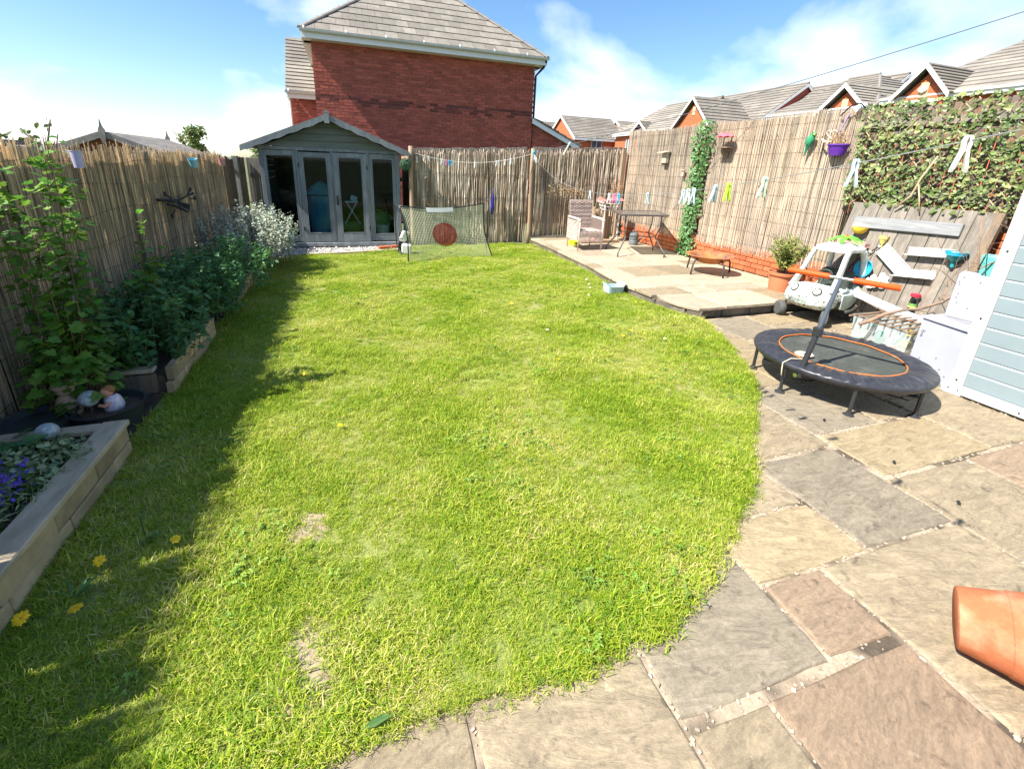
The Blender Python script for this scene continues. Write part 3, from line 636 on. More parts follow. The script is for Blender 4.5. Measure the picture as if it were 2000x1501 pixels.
# ------------------------------------------------------------------ far houses
def gable_front(g_wall, g_trim, x, y0, y1, ze, za, zb=0, depth=3):
    """gable facing -X at plane x"""
    ym = (y0 + y1) / 2
    g_wall.add([(x, y0, zb), (x, y1, zb), (x, y1, ze), (x, ym, za), (x, y0, ze), (x + depth, y0, zb), (x + depth, y1, zb), (x + depth, y1, ze), (x + depth, ym, za), (x + depth, y0, ze)],
               [(0, 1, 2, 3, 4), (0, 4, 9, 5), (1, 6, 7, 2)])
def verge(g, p, q, w_=.2, th=.04, x_=0):
    p, q = Vector(p), Vector(q); d = Vector((0, 0, -w_)); t = Vector((th, 0, 0))
    g.add([p, q, q + d, p + d, p + t, q + t, q + d + t, p + d + t], [(0, 1, 2, 3), (4, 7, 6, 5), (0, 4, 5, 1), (3, 2, 6, 7), (0, 3, 7, 4), (1, 5, 6, 2)])
def window(parent, x, y0, y1, z0, z1, n=2, face='X', lintel=True):
    f = MB(); t = .05
    def bar(u0, u1, v0, v1):
        if face == 'X': f.box((x - .02, (u0 + u1) / 2, (v0 + v1) / 2), (.07, u1 - u0, v1 - v0))
        else: f.box(((u0 + u1) / 2, x - .02, (v0 + v1) / 2), (u1 - u0, .07, v1 - v0))
    bar(y0, y1, z0, z0 + t); bar(y0, y1, z1 - t, z1)
    for i in range(n + 1): u = lerp(y0, y1 - t, i / n); bar(u, u + t, z0 + t, z1 - t)
    fr = part('window', f, M_white, parent)
    for i in range(n):
        a, b = lerp(y0, y1 - t, i / n) + t, lerp(y0, y1 - t, (i + 1) / n)
        q = MB()
        if face == 'X': q.box((x + .0, (a + b) / 2, (z0 + z1) / 2), (.01, b - a, z1 - z0 - 2 * t))
        else: q.box(((a + b) / 2, x, (z0 + z1) / 2), (b - a, .01, z1 - z0 - 2 * t))
        part('pane', q, M_winglass, fr)
def far_house(name, label, y0, y1, xf, ze, xr, zr, hip0=0, hip1=0, gables=(), zb=0, wins=(), rows=12, end_gable=False, group='houses in the row beyond the right fence'):
    t = T(name, label, 'house', (xr, (y0 + y1) / 2, 0), group)
    g = MB(); xb = 2 * xr - xf
    g.box(((xf + xb) / 2, (y0 + y1) / 2, (ze + zb) / 2), (xb - xf, y1 - y0, ze - zb)); part('wall', g, M_fbrick, t)
    if end_gable:
        g = MB()
        for yy in (y0, y1): g.add([(xf, yy, ze), (xb, yy, ze), (xr, yy, zr - .1)], [(0, 1, 2)])
        part('gable_wall', g, M_hbrick, t)
    o = .3; g = MB(); e = ze + .02; dz = .12
    A, B = (xf - o, y0 - .15, e - dz), (xf - o, y1 + .15, e - dz); Rr0, Rr1 = (xr, y0 + hip0 - .15, zr), (xr, y1 - hip1 + .15, zr); Cc, D = (xb + o, y0 - .15, e - dz), (xb + o, y1 + .15, e - dz)
    slope_rows(g, A, B, Rr0, Rr1, rows, th=.05, lift=.03); slope_rows(g, D, Cc, Rr1, Rr0, rows, th=.05, lift=.03)
    if hip0: slope_rows(g, A, Cc, Rr0, Rr0, rows, th=.05, lift=.03)
    if hip1: slope_rows(g, B, D, Rr1, Rr1, rows, th=.05, lift=.03)
    g.add([A, B, Rr1, Rr0, Cc, D], [(0, 1, 2, 3), (3, 2, 5, 4)] + ([(0, 3, 4)] if hip0 else []) + ([(1, 5, 2)] if hip1 else []))
    rf = part('roof', g, M_tile, t)
    rg = MB(); rg.tube([Vector(Rr0) + Vector((0, 0, .05)), Vector(Rr1) + Vector((0, 0, .05))], .1, 6)
    if hip0: rg.tube([A, Rr0], .09, 6)
    if hip1: rg.tube([B, Rr1], .09, 6)
    part('ridge', rg, M_ridge, rf)
    g = MB(); g.box((xf - o - .02, (y0 + y1) / 2, e - dz - .08), (.05, y1 - y0 + .3, .18)); g.tube([(xf - o - .07, y0 - .15, e - dz), (xf - o - .07, y1 + .15, e - dz)], .05, 6)
    if end_gable:
        for yy in (y0 - .17, y1 + .17):
            for s_ in (-1, 1):
                p = Vector((xr, yy, zr)); q = Vector((xf - o if s_ < 0 else xb + o, yy, e - dz)); dd = Vector((0, 0, -.2)); th = Vector((0, .04, 0))
                g.add([p, q, q + dd, p + dd, p + th, q + th, q + dd + th, p + dd + th], [(0, 1, 2, 3), (4, 7, 6, 5), (0, 4, 5, 1), (3, 2, 6, 7)])
    part('fascia', g, M_white, t)
    for (gx, ga, gb_, gze, gza) in gables:
        ym = (ga + gb_) / 2; w_ = MB(); gable_front(w_, None, gx + .3, ga + .25, gb_ - .25, gze, gza - .35, zb, xr - gx - .5); bay = part('gable_bay', w_, M_fbrick, t)
        r = MB(); back = xr
        slope_rows(r, (back, ga, gze - .05), (gx, ga, gze - .05), (back, ym, gza), (gx, ym, gza), rows - 3, th=.05, lift=.03); slope_rows(r, (gx, gb_, gze - .05), (back, gb_, gze - .05), (gx, ym, gza), (back, ym, gza), rows - 3, th=.05, lift=.03)
        r.add([(gx, ga, gze - .05), (gx, ym, gza), (back, ym, gza), (back, ga, gze - .05), (gx, gb_, gze - .05), (back, gb_, gze - .05)], [(0, 1, 2, 3), (1, 4, 5, 2)]); part('gable_roof', r, M_tile, t)
        v = MB(); verge(v, (gx - .03, ga - .05, gze - .02), (gx - .03, ym, gza + .02)); verge(v, (gx - .03, gb_ + .05, gze - .02), (gx - .03, ym, gza + .02)); part('bargeboard', v, M_white, t)
        s_ = MB(); s_.box((gx + .28, ym, gza - .95), (.04, .30, .55)); part('stone_panel', s_, M_stonetrim, t)
    for wv in wins: window(t, *wv)
    return t
h1 = far_house('hipped_house', 'nearest house above the ivy trellis, wide tiled roof, white trimmed orange gable', 4.5, 15.2, 23, 5.05, 29, 7.65, hip1=1.1, gables=[(22.3, 12.7, 14.7, 4.95, 6.1)], wins=[(22.58, 13.3, 14.2, 3.4, 4.65, 2), (22.98, 10.2, 11.2, 3.4, 4.6, 2), (22.98, 7.2, 8.4, 3.4, 4.6, 2)])
g = MB(); g.box((22.53, 13.7, 4.72), (.1, 1.3, .12)); part('window_head', g, M_white, h1); g = MB(); g.sphere((22.5, 13.72, 5.16), .13, 10, 6, (.5, 1.3, 1)); part('alarm_box', g, M_white, h1)
far_house('hipped_house', 'second house from the right, hipped grey roof, white edged gable over reed fence', 16.2, 21.9, 23.9, 5.0, 28.6, 7.15, hip0=3.7, hip1=.6, gables=[(23.3, 16.3, 18.9, 4.75, 6.0)])
far_house('tiled_house', 'house with plain gable end in shade, left of the hipped roof beyond the reed fence', 27.2, 35.0, 28.3, 5.3, 32.2, 8.05, end_gable=True)
far_house('tiled_house', 'house whose dark gable end peeps over behind the hipped roof, third row back', 21.2, 27.5, 29.5, 5, 33, 7.8, end_gable=True)
h4 = far_house('hipped_house', 'house with big bright orange gable directly above the leafy ivy strip', 31.0, 40.2, 24.9, 4.95, 28.2, 7.3, hip1=2.8, gables=[(24.0, 27.2, 31.1, 4.85, 6.85), (24.7, 35.3, 37.5, 5.0, 5.8)], wins=[(24.88, 37.5, 38.3, 3.2, 4.4, 2)])
# far cluster that faces the camera
def far_y(label, x0, x1, y, ze, zr, depth, wins=(), gable=None, name='tiled_house', side=True):
    t = T(name, label, 'house', ((x0 + x1) / 2, y + depth / 2, 0), 'houses at the far end of the road')
    g = MB(); g.box(((x0 + x1) / 2, y + depth / 2, ze / 2), (x1 - x0, depth, ze)); g.add([(x0, y, ze), (x0, y + depth, ze), (x0, y + depth / 2, zr - .1)], [(0, 1, 2)]); g.add([(x1, y, ze), (x1, y + depth, ze), (x1, y + depth / 2, zr - .1)], [(0, 1, 2)]); part('wall', g, M_fbrick, t)
    r = MB(); slope_rows(r, (x0 - .2, y - .3, ze - .1), (x1 + .2, y - .3, ze - .1), (x0 - .2, y + depth / 2, zr), (x1 + .2, y + depth / 2, zr), 14, th=.06, lift=.03); slope_rows(r, (x1 + .2, y + depth + .3, ze - .1), (x0 - .2, y + depth + .3, ze - .1), (x1 + .2, y + depth / 2, zr), (x0 - .2, y + depth / 2, zr), 14, th=.06, lift=.03); part('roof', r, M_tile, t)
    f = MB(); f.box(((x0 + x1) / 2, y - .33, ze - .2), (x1 - x0 + .4, .05, .2))
    verge(f, (x0 - .24, y - .3, ze - .05), (x0 - .24, y + depth / 2, zr + .06), .28, .06); verge(f, (x0 - .24, y + depth + .3, ze - .05), (x0 - .24, y + depth / 2, zr + .06), .28, .06); part('fascia', f, M_white, t)
    if gable:
        ga, gb_, gy, gz = gable; ym = (ga + gb_) / 2; wv = MB(); wv.add([(ga + .2, gy + .2, 0), (gb_ - .2, gy + .2, 0), (gb_ - .2, gy + .2, ze), (ym, gy + .2, gz - .2), (ga + .2, gy + .2, ze), (ga + .2, y, 0), (ga + .2, y, ze), (gb_ - .2, y, 0), (gb_ - .2, y, ze)], [(0, 1, 2, 3, 4), (0, 4, 6, 5), (1, 7, 8, 2)]); part('gable_bay', wv, M_fbrick, t)
        r = MB(); slope_rows(r, (ga, y + 3, ze - .1), (ga, gy, ze - .1), (ym, y + 3, gz), (ym, gy, gz), 8, th=.06); slope_rows(r, (gb_, gy, ze - .1), (gb_, y + 3, ze - .1), (ym, gy, gz), (ym, y + 3, gz), 8, th=.06); part('gable_roof', r, M_tile, t)
        v = MB(); 
        for q in (ga, gb_):
            p_, q_ = Vector((q, gy - .02, ze - .05)), Vector((ym, gy - .02, gz + .05)); d = Vector((0, 0, -.25)); v.add([p_, q_, q_ + d, p_ + d], [(0, 1, 2, 3)]); v.add([p_ + Vector((0, .06, 0)), q_ + Vector((0, .06, 0)), q_ + d + Vector((0, .06, 0)), p_ + d + Vector((0, .06, 0))], [(3, 2, 1, 0)])
        part('bargeboard', v, M_white, t)
    for wv in wins: window(t, *wv, face='Y')
    return t
far_y('small far house with bright orange end wall and white trim, past the lean-to roof', 23.6, 29.6, 46.2, 4.9, 7.3, 7.0, wins=[(46.15, 25.6, 26.9, 3.4, 4.7, 2), (44.15, 30.1, 31.2, 3.3, 4.5, 2)], gable=(28.2, 32.4, 44.2, 6.5))
far_y('farthest small house with pale tiled roof half hidden behind the lean-to', 25.0, 29.5, 60, 5.6, 7.9, 7.0, gable=(26.2, 28.2, 59, 6.8))
far_y('far house with tall pale chimney pier, between the orange gables', 35.5, 41.0, 54, 5.6, 8.1, 7.0)

# ------------------------------------------------------------------ summerhouse
SHX0, SHX1, SY, AX = -1.36, .99, 9.0, -.22
SH = T('summerhouse', 'grey painted wooden summerhouse with glazed double doors and scalloped bargeboards at the lawn end', 'summerhouse', (-.2, 9.9, 0))
D_ = 1.75; ZE, ZA = 1.72, 2.19
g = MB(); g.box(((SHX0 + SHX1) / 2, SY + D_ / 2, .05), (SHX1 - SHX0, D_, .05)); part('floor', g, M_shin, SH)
g = MB(); g.box(((SHX0 + SHX1) / 2, SY - .01, .055), (SHX1 - SHX0 + .06, .07, .07)); part('sill_beam', g, M_shwood, SH, bevel=.004)
# walls: shiplap boards
for (xx, s_) in ((SHX0, -1), (SHX1, 1)):
    z = .08
    while z < ZE - .02:
        g = MB(); g.box((xx - s_ * .01, SY + D_ / 2 + .03, z + .055), (.016, D_ - .06, .108), (0, s_ * .05, 0)); part('shiplap_board', g, M_shgreen, SH); z += .112
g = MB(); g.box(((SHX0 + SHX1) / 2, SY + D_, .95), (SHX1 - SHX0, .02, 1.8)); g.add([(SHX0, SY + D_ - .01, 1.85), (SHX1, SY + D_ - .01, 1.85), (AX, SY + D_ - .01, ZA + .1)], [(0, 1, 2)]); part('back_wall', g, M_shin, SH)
# front posts and rails
for xx in (SHX0 + .03, -.77, -.20 + .005, .415, SHX1 - .03):
    w_ = .07 if abs(xx) > .9 else (.045 if xx < 0 or xx > .3 else .02)
    g = MB(); g.box((xx, SY + .03, .09 + .80), (w_, .06, 1.62)); part('post', g, M_shwood, SH, bevel=.003)
g = MB(); g.box(((SHX0 + SHX1) / 2, SY + .03, 1.725), (SHX1 - SHX0, .065, .055)); part('top_rail', g, M_shwood, SH, bevel=.003)
def glazed(name, x0, x1, y, z0, z1, st=.065, bot=.16, parent=SH, door=False, curt=False):
    g = MB(); top = .07
    g.box((x0 + st / 2, y, (z0 + z1) / 2), (st, .04, z1 - z0)); g.box((x1 - st / 2, y, (z0 + z1) / 2), (st, .04, z1 - z0)); g.box(((x0 + x1) / 2, y, z1 - top / 2), (x1 - x0 - 2 * st, .038, top)); g.box(((x0 + x1) / 2, y, z0 + bot / 2), (x1 - x0 - 2 * st, .038, bot))
    fr = part(name, g, M_shwood, parent, bevel=.003)
    b = MB(); zz0, zz1, xa, xb = z0 + bot, z1 - top, x0 + st, x1 - st
    for (c_, d_) in (((xa + .008, y - .012, (zz0 + zz1) / 2), (.016, .02, zz1 - zz0)), ((xb - .008, y - .012, (zz0 + zz1) / 2), (.016, .02, zz1 - zz0)), (((xa + xb) / 2, y - .012, zz0 + .008), (xb - xa - .032, .019, .016)), (((xa + xb) / 2, y - .012, zz1 - .008), (xb - xa - .032, .019, .016))): b.box(c_, d_)
    part('bead', b, M_shwood, fr)
    q = MB(); q.box(((xa + xb) / 2, y, (zz0 + zz1) / 2), (xb - xa, .004, zz1 - zz0)); part('pane', q, M_glass, fr)
    return fr
glazed('window', SHX0 + .065, -.795, SY + .03, .11, 1.69, st=.03, bot=.10)
d1 = glazed('door', -.745, -.215, SY + .012, .10, 1.675, door=True)
d2 = glazed('door', -.18, .40, SY + .002, .10, 1.685, st=.085, door=True)
glazed('window', .44, SHX1 - .065, SY + .03, .11, 1.69, st=.05, bot=.12)
g = MB(); g.box((-.142, SY - .024, .86), (.028, .012, .17)); g.tube([(-.142, SY - .03, .88), (-.142, SY - .07, .88), (-.09, SY - .07, .875)], .009, 8); part('door_handle', g, M_dark, d2)
for zz in (.35, 1.45):
    g = MB(); g.box((.405, SY - .02, zz), (.02, .01, .07)); part('hinge', g, M_dark, d2)
    g = MB(); g.box((-.75, SY - .012, zz), (.02, .01, .07)); part('hinge', g, M_dark, d1)
# gable shiplap
z = 1.755
xl = lambda z: lerp(SHX0 + .02, AX, (z - 1.72) / (ZA + .02 - 1.72)); xr_ = lambda z: lerp(SHX1 - .02, AX, (z - 1.72) / (ZA + .02 - 1.72))
Mf = Matrix(((1, 0, 0, 0), (0, 0, 1, SY), (0, 1, 0, 0), (0, 0, 0, 1)))
while z < ZA - .02:
    z1 = min(z + .108, ZA); g = MB(); g.add([(xl(z), SY - .002, z), (xr_(z), SY - .002, z), (xr_(z1), SY + .014, z1), (xl(z1), SY + .014, z1), (xl(z), SY + .022, z), (xr_(z), SY + .022, z), (xr_(z1), SY + .022, z1), (xl(z1), SY + .022, z1)], [(0, 1, 2, 3), (0, 4, 5, 1), (3, 2, 6, 7), (0, 3, 7, 4), (1, 5, 6, 2)]); part('shiplap_board', g, M_shgreen, SH); z += .112
# roof
EL, ER = (-1.60, 1.72), (1.16, 1.735)
for (e, s_) in ((EL, -1), (ER, 1)):
    g = MB(); p0, p1 = Vector((e[0], SY - .17, e[1])), Vector((AX, SY - .17, ZA + .09)); d = Vector((0, D_ + .3, 0)); up = Vector((0, 0, .022))
    g.add([p0, p1, p1 + d, p0 + d, p0 + up, p1 + up, p1 + d + up, p0 + d + up], [(0, 1, 2, 3), (4, 7, 6, 5), (0, 4, 5, 1), (3, 2, 6, 7), (0, 3, 7, 4), (1, 5, 6, 2)]); part('roof', g, M_felt, SH)
    # scalloped bargeboard
    n = 84; top = []; bot = []
    for i in range(n + 1):
        t_ = i / n; x_ = lerp(e[0], AX, t_); zt = lerp(e[1], ZA + .09, t_) + .012; top.append((x_, zt)); 
        bot.append((x_, zt - .085 - (.017 * abs(math.sin(t_ * math.pi * 5.5)) if .06 < t_ < .93 else -.0)))
    g = MB(); nn = n + 1; vs = []
    for yy in (SY - .195, SY - .175):
        vs += [(x_, yy, z_) for x_, z_ in top] + [(x_, yy, z_) for x_, z_ in bot]
    fs = []
    for i in range(n): fs += [(i, i + 1, nn + i + 1, nn + i), (2 * nn + i, 3 * nn + i, 3 * nn + i + 1, 2 * nn + i + 1), (nn + i, nn + i + 1, 3 * nn + i + 1, 3 * nn + i), (i, 2 * nn + i, 2 * nn + i + 1, i + 1)]
    g.add(vs, fs); part('bargeboard', g, M_shwood, SH)
g = MB(); g.box((AX, SY - .20, ZA + .045), (.085, .02, .17)); g.prism([(-.045, .08), (.045, .08), (0, .125)], 0, .018, Matrix(((1, 0, 0, AX), (0, 0, 1, SY - .212), (0, 1, 0, ZA + .05), (0, 0, 0, 1)))); part('finial', g, M_shwood, SH)
# things inside, seen through the glass
M_teal = mat('teal_cloth', (.16, .46, .46), (.08, .28, .38), var=.25, scale=5, rough=.85)
M_cream = mat('cream_plastic', (.62, .60, .42), var=.08, rough=.5)
M_green = mat('green_plastic', (.16, .34, .08), var=.15, rough=.5)
M_whitep = mat('white_plastic', (.74, .75, .74), var=.06, rough=.4)
g = MB(); 
def cone(u, v):
    a = u * 2 * math.pi; r = lerp(.02, .30, v) * (1 + .05 * math.cos(a * 8)); return (-.45 + r * math.cos(a), 9.75 + r * math.sin(a), lerp(1.16, .92, v ** 1.4))
g.grid(cone, 40, 8, True); g.lathe([(.25, .9), (.27, .4), (.22, .09)], (-.45, 9.75, 0), 20); tag(part('draped_parasol', g, M_teal, None, smooth=True), 'teal parasol with folded cover standing behind the left glass door', 'parasol')
t = T('clothes_airer', 'white folding airer with crossed legs behind the right glass door', 'airer', (.1, 9.5, .08))
g = MB()
for s_ in (-1, 1): g.tube([(.1 - s_ * .16, 9.5, .34), (.1 + s_ * .09, 9.5, .78)], .012, 6)
part('leg', g, M_whitep, t)
g = MB(); g.box((.1, 9.5, .80), (.24, .18, .02)); g.box((.15, 9.55, .86), (.12, .05, .09), (0, .3, 0)); part('seat', g, M_whitep, t)
g = MB(); g.lathe([(0, .08), (.24, .08), (.29, .36), (.30, .38), (.27, .37), (.22, .12), (0, .11)], (.10, 9.6, 0), 28); tag(part('garden_trug', g, M_green, None, smooth=True), 'round green tub on the summerhouse floor', 'tub')
t = T('storage_bin', 'cream lidded bin behind the right hand fixed window of the summerhouse', 'bin', (.66, 9.35, .08))
g = MB(); g.lathe([(0, .08), (.125, .08), (.135, .34), (0, .34)], (.66, 9.35, 0), 28); part('body', g, M_cream, t, smooth='auto')
g = MB(); g.lathe([(.142, .335), (.145, .36), (.13, .375), (0, .38)], (.66, 9.35, 0), 28); part('lid', g, M_cream, t, smooth='auto')
g = MB(); g.sphere((.62, 9.85, .35), .30, 16, 10, (1.1, .6, .9)); tag(part('bean_bag', g, M_green, None, smooth=True), 'olive green cushion slumped against the summerhouse back wall', 'cushion')
# ------------------------------------------------------------------ neighbours' sheds on the left
M_shed = mat('weathered_shed', (.22, .20, .18), (.16, .15, .14), var=.25, scale=6, stretch=(4, .5, 4), rough=.85, orand=.1)
M_shedred = mat('red_brown_shed', (.22, .075, .04), var=.25, scale=6, stretch=(4, 4, .6), rough=.8)
def shed_roof(name, label, xa, xb, y0, y1, ze, za, rf=M_felt):
    xm = (xa + xb) / 2; t = T(name, label, 'shed', (xm, y0, 0))
    g = MB(); g.box((xm, (y0 + y1) / 2 + .1, ze / 2), (xb - xa - .3, y1 - y0 - .3, ze)); part('wall', g, M_shedred, t)
    g = MB(); g.add([(xa + .15, y0 + .1, ze), (xb - .15, y0 + .1, ze), (xm, y0 + .1, za - .06)], [(0, 1, 2)]); part('gable', g, M_shedred, t)
    for e in (xa, xb):
        s_ = 1 if e == xb else -1; n = 7
        for k in range(n):
            t0, t1 = k / n, (k + 1.08) / n; p = Vector((lerp(e, xm, (t0 + t1) / 2), (y0 + y1) / 2, lerp(ze - .04, za, (t0 + t1) / 2) + .02)); dx, dz = (xm - e) / n * 1.08, (za - ze + .04) / n * 1.08
            g = MB(); g.box(p, (math.hypot(dx, dz), y1 - y0, .014), (0, -math.atan2(dz, dx) + .03 * s_ if dx > 0 else -math.atan2(dz, dx) + .03 * s_, 0)); part('roof_board', g, M_shed, t)
    g = MB(); 
    for e in (xa, xb):
        p, q = Vector((e, y0 - .02, ze)), Vector((xm, y0 - .02, za + .05)); d = Vector((0, 0, -.11)); th = Vector((0, .03, 0)); g.add([p, q, q + d, p + d, p + th, q + th, q + d + th, p + d + th], [(0, 1, 2, 3), (4, 7, 6, 5), (0, 4, 5, 1), (3, 2, 6, 7)])
    part('bargeboard', g, M_shed, t)
    for yy in (y0 - .035, y1):
        g = MB(); g.prism([(-.05, .06), (-.02, .12), (0, .24), (.02, .12), (.05, .06), (.04, -.1), (0, -.19), (-.04, -.1)], 0, .02, Matrix(((1, 0, 0, xm), (0, 0, 1, yy), (0, 1, 0, za), (0, 0, 0, 1)))); part('finial', g, M_shed, t)
shed_roof('garden_shed', "neighbour's weathered shed with pointed finials poking above the left fence", -4.85, -3.2, 10.4, 13.7, 1.60, 1.86)
t = T('garden_shed', 'long low dark felt roof just topping the left fence at the frame edge', 'shed', (-3.2, 3.4, 0))
g = MB(); g.box((-2.95, 3.2, .74), (1.6, 2.3, 1.48)); part('wall', g, M_shed, t); g = MB(); g.box((-2.95, 2.9, 1.565), (1.9, 2.6, .035), (0, -.02, 0)); part('roof', g, M_shed, t)
def milky(name, c, f):
    m = bpy.data.materials.new(name); m.use_nodes = True; nt = m.node_tree; nt.nodes.clear(); N = nt.nodes.new; L = nt.links.new
    o = N('ShaderNodeOutputMaterial'); t = N('ShaderNodeBsdfTransparent'); b = N('ShaderNodeBsdfPrincipled'); b.inputs['Base Color'].default_value = (*c, 1); b.inputs['Roughness'].default_value = .25
    x = N('ShaderNodeMixShader'); x.inputs[0].default_value = f; L(t.outputs[0], x.inputs[1]); L(b.outputs[0], x.inputs[2]); L(x.outputs[0], o.inputs[0]); return m
# ------------------------------------------------------------------ sleeper planters
def planter(name, label, y0, y1, top, cap=True, back=True, xo=-1.18):
    t = T(name, label, 'planter', (xo, (y0 + y1) / 2, 0)); rr = random.Random(int(y0 * 10))
    n = 2; hh = (top - (.03 if cap else 0)) / n
    for r in range(n):
        y = y1 - (0 if r % 2 else .18)
        yy = [y1]; 
        while yy[-1] > y0: yy.append(max(y0, yy[-1] - (.34 + rr.uniform(-.03, .05) if len(yy) > 1 else (.34 if r % 2 else .2))))
        for b_, a_ in zip(yy[:-1], yy[1:]):
            if b_ - a_ < .03: continue
            g = MB(); g.box((0, 0, 0), (.05, b_ - a_ - .006, hh - .005)); link('block', mesh_of('block', g, M_sleepers, bevel=.005), t, (xo - .028 + rr.uniform(-.003, .003), (a_ + b_) / 2, hh * (r + .5) - .004), (0, 0, rr.uniform(-.006, .006)))
    if cap:
        g = MB(); g.box((xo - .045, (y0 + y1) / 2, top - .015), (.115, y1 - y0, .030)); part('coping_board', g, M_sleeper, t, bevel=.005)
    for yy in ((y0, y1) if back else (y1,)):
        s_ = 1 if yy == y1 else -1
        g = MB(); g.box(((xo - .105 - 1.84) / 2, yy - s_ * .025, (top - .04) / 2), (1.84 + xo - .105 - .0, .03, top - .045)); part('end_board', g, M_post if yy == y1 else M_fence, t)
        g = MB(); g.box(((xo - .105 - 1.84) / 2, yy - s_ * .04, top - .017), (1.84 + xo - .105 - .0, .075, .026)); part('coping_board', g, M_sleeper, t, bevel=.004)
    return t
planter('raised_planter', 'nearest timber edged raised bed, bottom left, with flat weathered coping', .2, 2.58, .215)
g = MB(); g.box((-1.52, 1.4, .07), (.56, 2.2, .14)); part('planter_soil', g, M_soil, kind='structure')
planter('raised_planter', 'middle timber raised bed under the leafy green plants, dark plank end facing the black pot', 3.26, 4.35, .205, cap=False)
planter('raised_planter', 'farther timber bed edge below the silver leaved shrub', 5.2, 7.35, .19, cap=False)
g = MB(); g.box((-1.53, 3.8, .065), (.58, 1.0, .13)); g.box((-1.53, 6.3, .065), (.58, 2.05, .13)); part('planter_soil', g, M_soil, kind='structure')
# deck edging in front of the summerhouse
g = MB(); g.box((0, 0, 0), (2.25, .045, .09), None); o = tag(part('edging_board', g, M_sleeper, None, bevel=.004), 'grey edging board holding the gravel in front of the summerhouse', 'edging'); o.location = (-.12, 8.22, .0); o.rotation_euler = (0, 0, .175)
# two loose bricks
for i, (x, y, r, lab) in enumerate(((.62, 8.62, .3, 'left of the two loose red bricks on the gravel by the summerhouse'), (.86, 8.70, .05, 'right of the two loose red bricks on the gravel by the summerhouse'))):
    g = MB(); g.box((0, 0, .035), (.215, .1, .065)); o = tag(part('loose_brick', g, M_brick, None, bevel=.004), lab, 'brick', 'loose bricks'); o.location = (x, y, .0); o.rotation_euler = (0, 0, r)

# ------------------------------------------------------------------ grey shed on the right
M_clad = mat('grey_cladding', (.215, .265, .28), var=.05, scale=5, rough=.45, spec=.35)
M_cladg = mat('cladding_groove_highlight', (.50, .56, .58), var=.04, rough=.4)  # highlight along the board grooves, painted in as a paler core colour
M_trimw = mat('shed_trim', (.52, .52, .50), var=.05, scale=6, rough=.45)
GS = T('plastic_shed', 'pale blue grey clad shed with white corner trim at the right edge', 'shed', (4.9, .8, 0))
g = MB(); g.box((4.955, .69, 1.0), (1.07, 2.32, 2.0)); part('core', g, M_cladg, GS)
z = .075; 
while z < 2.0:
    g = MB(); h = .1180; x0 = 4.418
    g.add([(x0, -.5, z + .008), (x0, 1.82, z + .008), (x0 - .004, 1.82, z + .014), (x0 - .004, -.5, z + .014), (x0 - .004, 1.82, z + h - .004), (x0 - .004, -.5, z + h - .004), (x0, 1.82, z + h), (x0, -.5, z + h)], [(0, 1, 2, 3), (3, 2, 4, 5), (5, 4, 6, 7)]); part('cladding_board', g, M_clad, GS); z += h + .002
for z0 in (0,):
    g = MB(); g.box((4.412, 1.835, 1.0), (.03, .085, 2.0)); g.box((4.45, 1.873, 1.0), (.09, .014, 2.0)); part('corner_trim', g, M_trimw, GS, bevel=.004)
    g = MB(); g.box((4.40, .66, .045), (.035, 2.26, .062)); g.box((4.405, 1.84, .025), (.05, .13, .05)); part('base_trim', g, M_trimw, GS, bevel=.004)
g = MB()
for z in (.12, .62, 1.12, 1.6): g.cyl((4.398, 1.835, z), (4.390, 1.835, z), .006, n=8)
for y in (1.86, 1.80, 1.45, 1.0): g.cyl((4.384, y, .045), (4.379, y, .045), .006, n=8)
part('screw', g, M_dark, GS)
g = MB(); g.box((4.95, 1.86, 1.0), (.98, .012, 2.0)); part('back_panel', g, M_clad, GS)
# ------------------------------------------------------------------ white cabinets
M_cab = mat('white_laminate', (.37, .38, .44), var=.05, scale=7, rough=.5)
M_hole = mat('screw_hole', (.25, .24, .26), rough=.8, var=0)
CB = T('low_cabinet', 'low white plastic step box with open slot, beside the trampoline', 'cabinet', (4.62, 2.07, 0))
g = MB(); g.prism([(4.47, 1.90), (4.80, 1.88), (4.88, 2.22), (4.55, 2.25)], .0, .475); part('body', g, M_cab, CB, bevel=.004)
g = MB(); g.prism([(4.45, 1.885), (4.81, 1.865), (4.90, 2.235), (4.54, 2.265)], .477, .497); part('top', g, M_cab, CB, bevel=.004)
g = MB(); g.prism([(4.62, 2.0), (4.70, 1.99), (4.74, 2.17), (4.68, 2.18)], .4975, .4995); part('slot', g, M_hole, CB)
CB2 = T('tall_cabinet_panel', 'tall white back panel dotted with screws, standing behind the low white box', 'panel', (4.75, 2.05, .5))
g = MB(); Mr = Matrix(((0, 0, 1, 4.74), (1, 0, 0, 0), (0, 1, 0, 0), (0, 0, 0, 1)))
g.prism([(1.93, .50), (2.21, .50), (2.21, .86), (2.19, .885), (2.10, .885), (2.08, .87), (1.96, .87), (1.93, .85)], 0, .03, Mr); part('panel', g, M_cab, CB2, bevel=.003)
g = MB()
for (y, z) in ((2.17, .84), (2.19, .80), (2.185, .78), (2.17, .70), (2.175, .67), (2.16, .63), (2.08, .6), (1.97, .82), (2.06, .82)): g.cyl((4.739, y, z), (4.735, y, z), .0045, n=8)
part('screw_hole', g, M_hole, CB2, kind='stuff')
g = MB()
for (y, z) in ((2.2, .38), (2.0, .12), (2.17, .15), (2.05, .2), (1.95, .08)):
    x = lerp(4.47, 4.55, (y - 1.9) / .35); g.cyl((x, y, z), (x - .006, y, z), .005, n=8)
g.box((4.535, 2.215, .36), (.008, .012, .05)); part('screw_hole', g, M_hole, CB, kind='stuff')
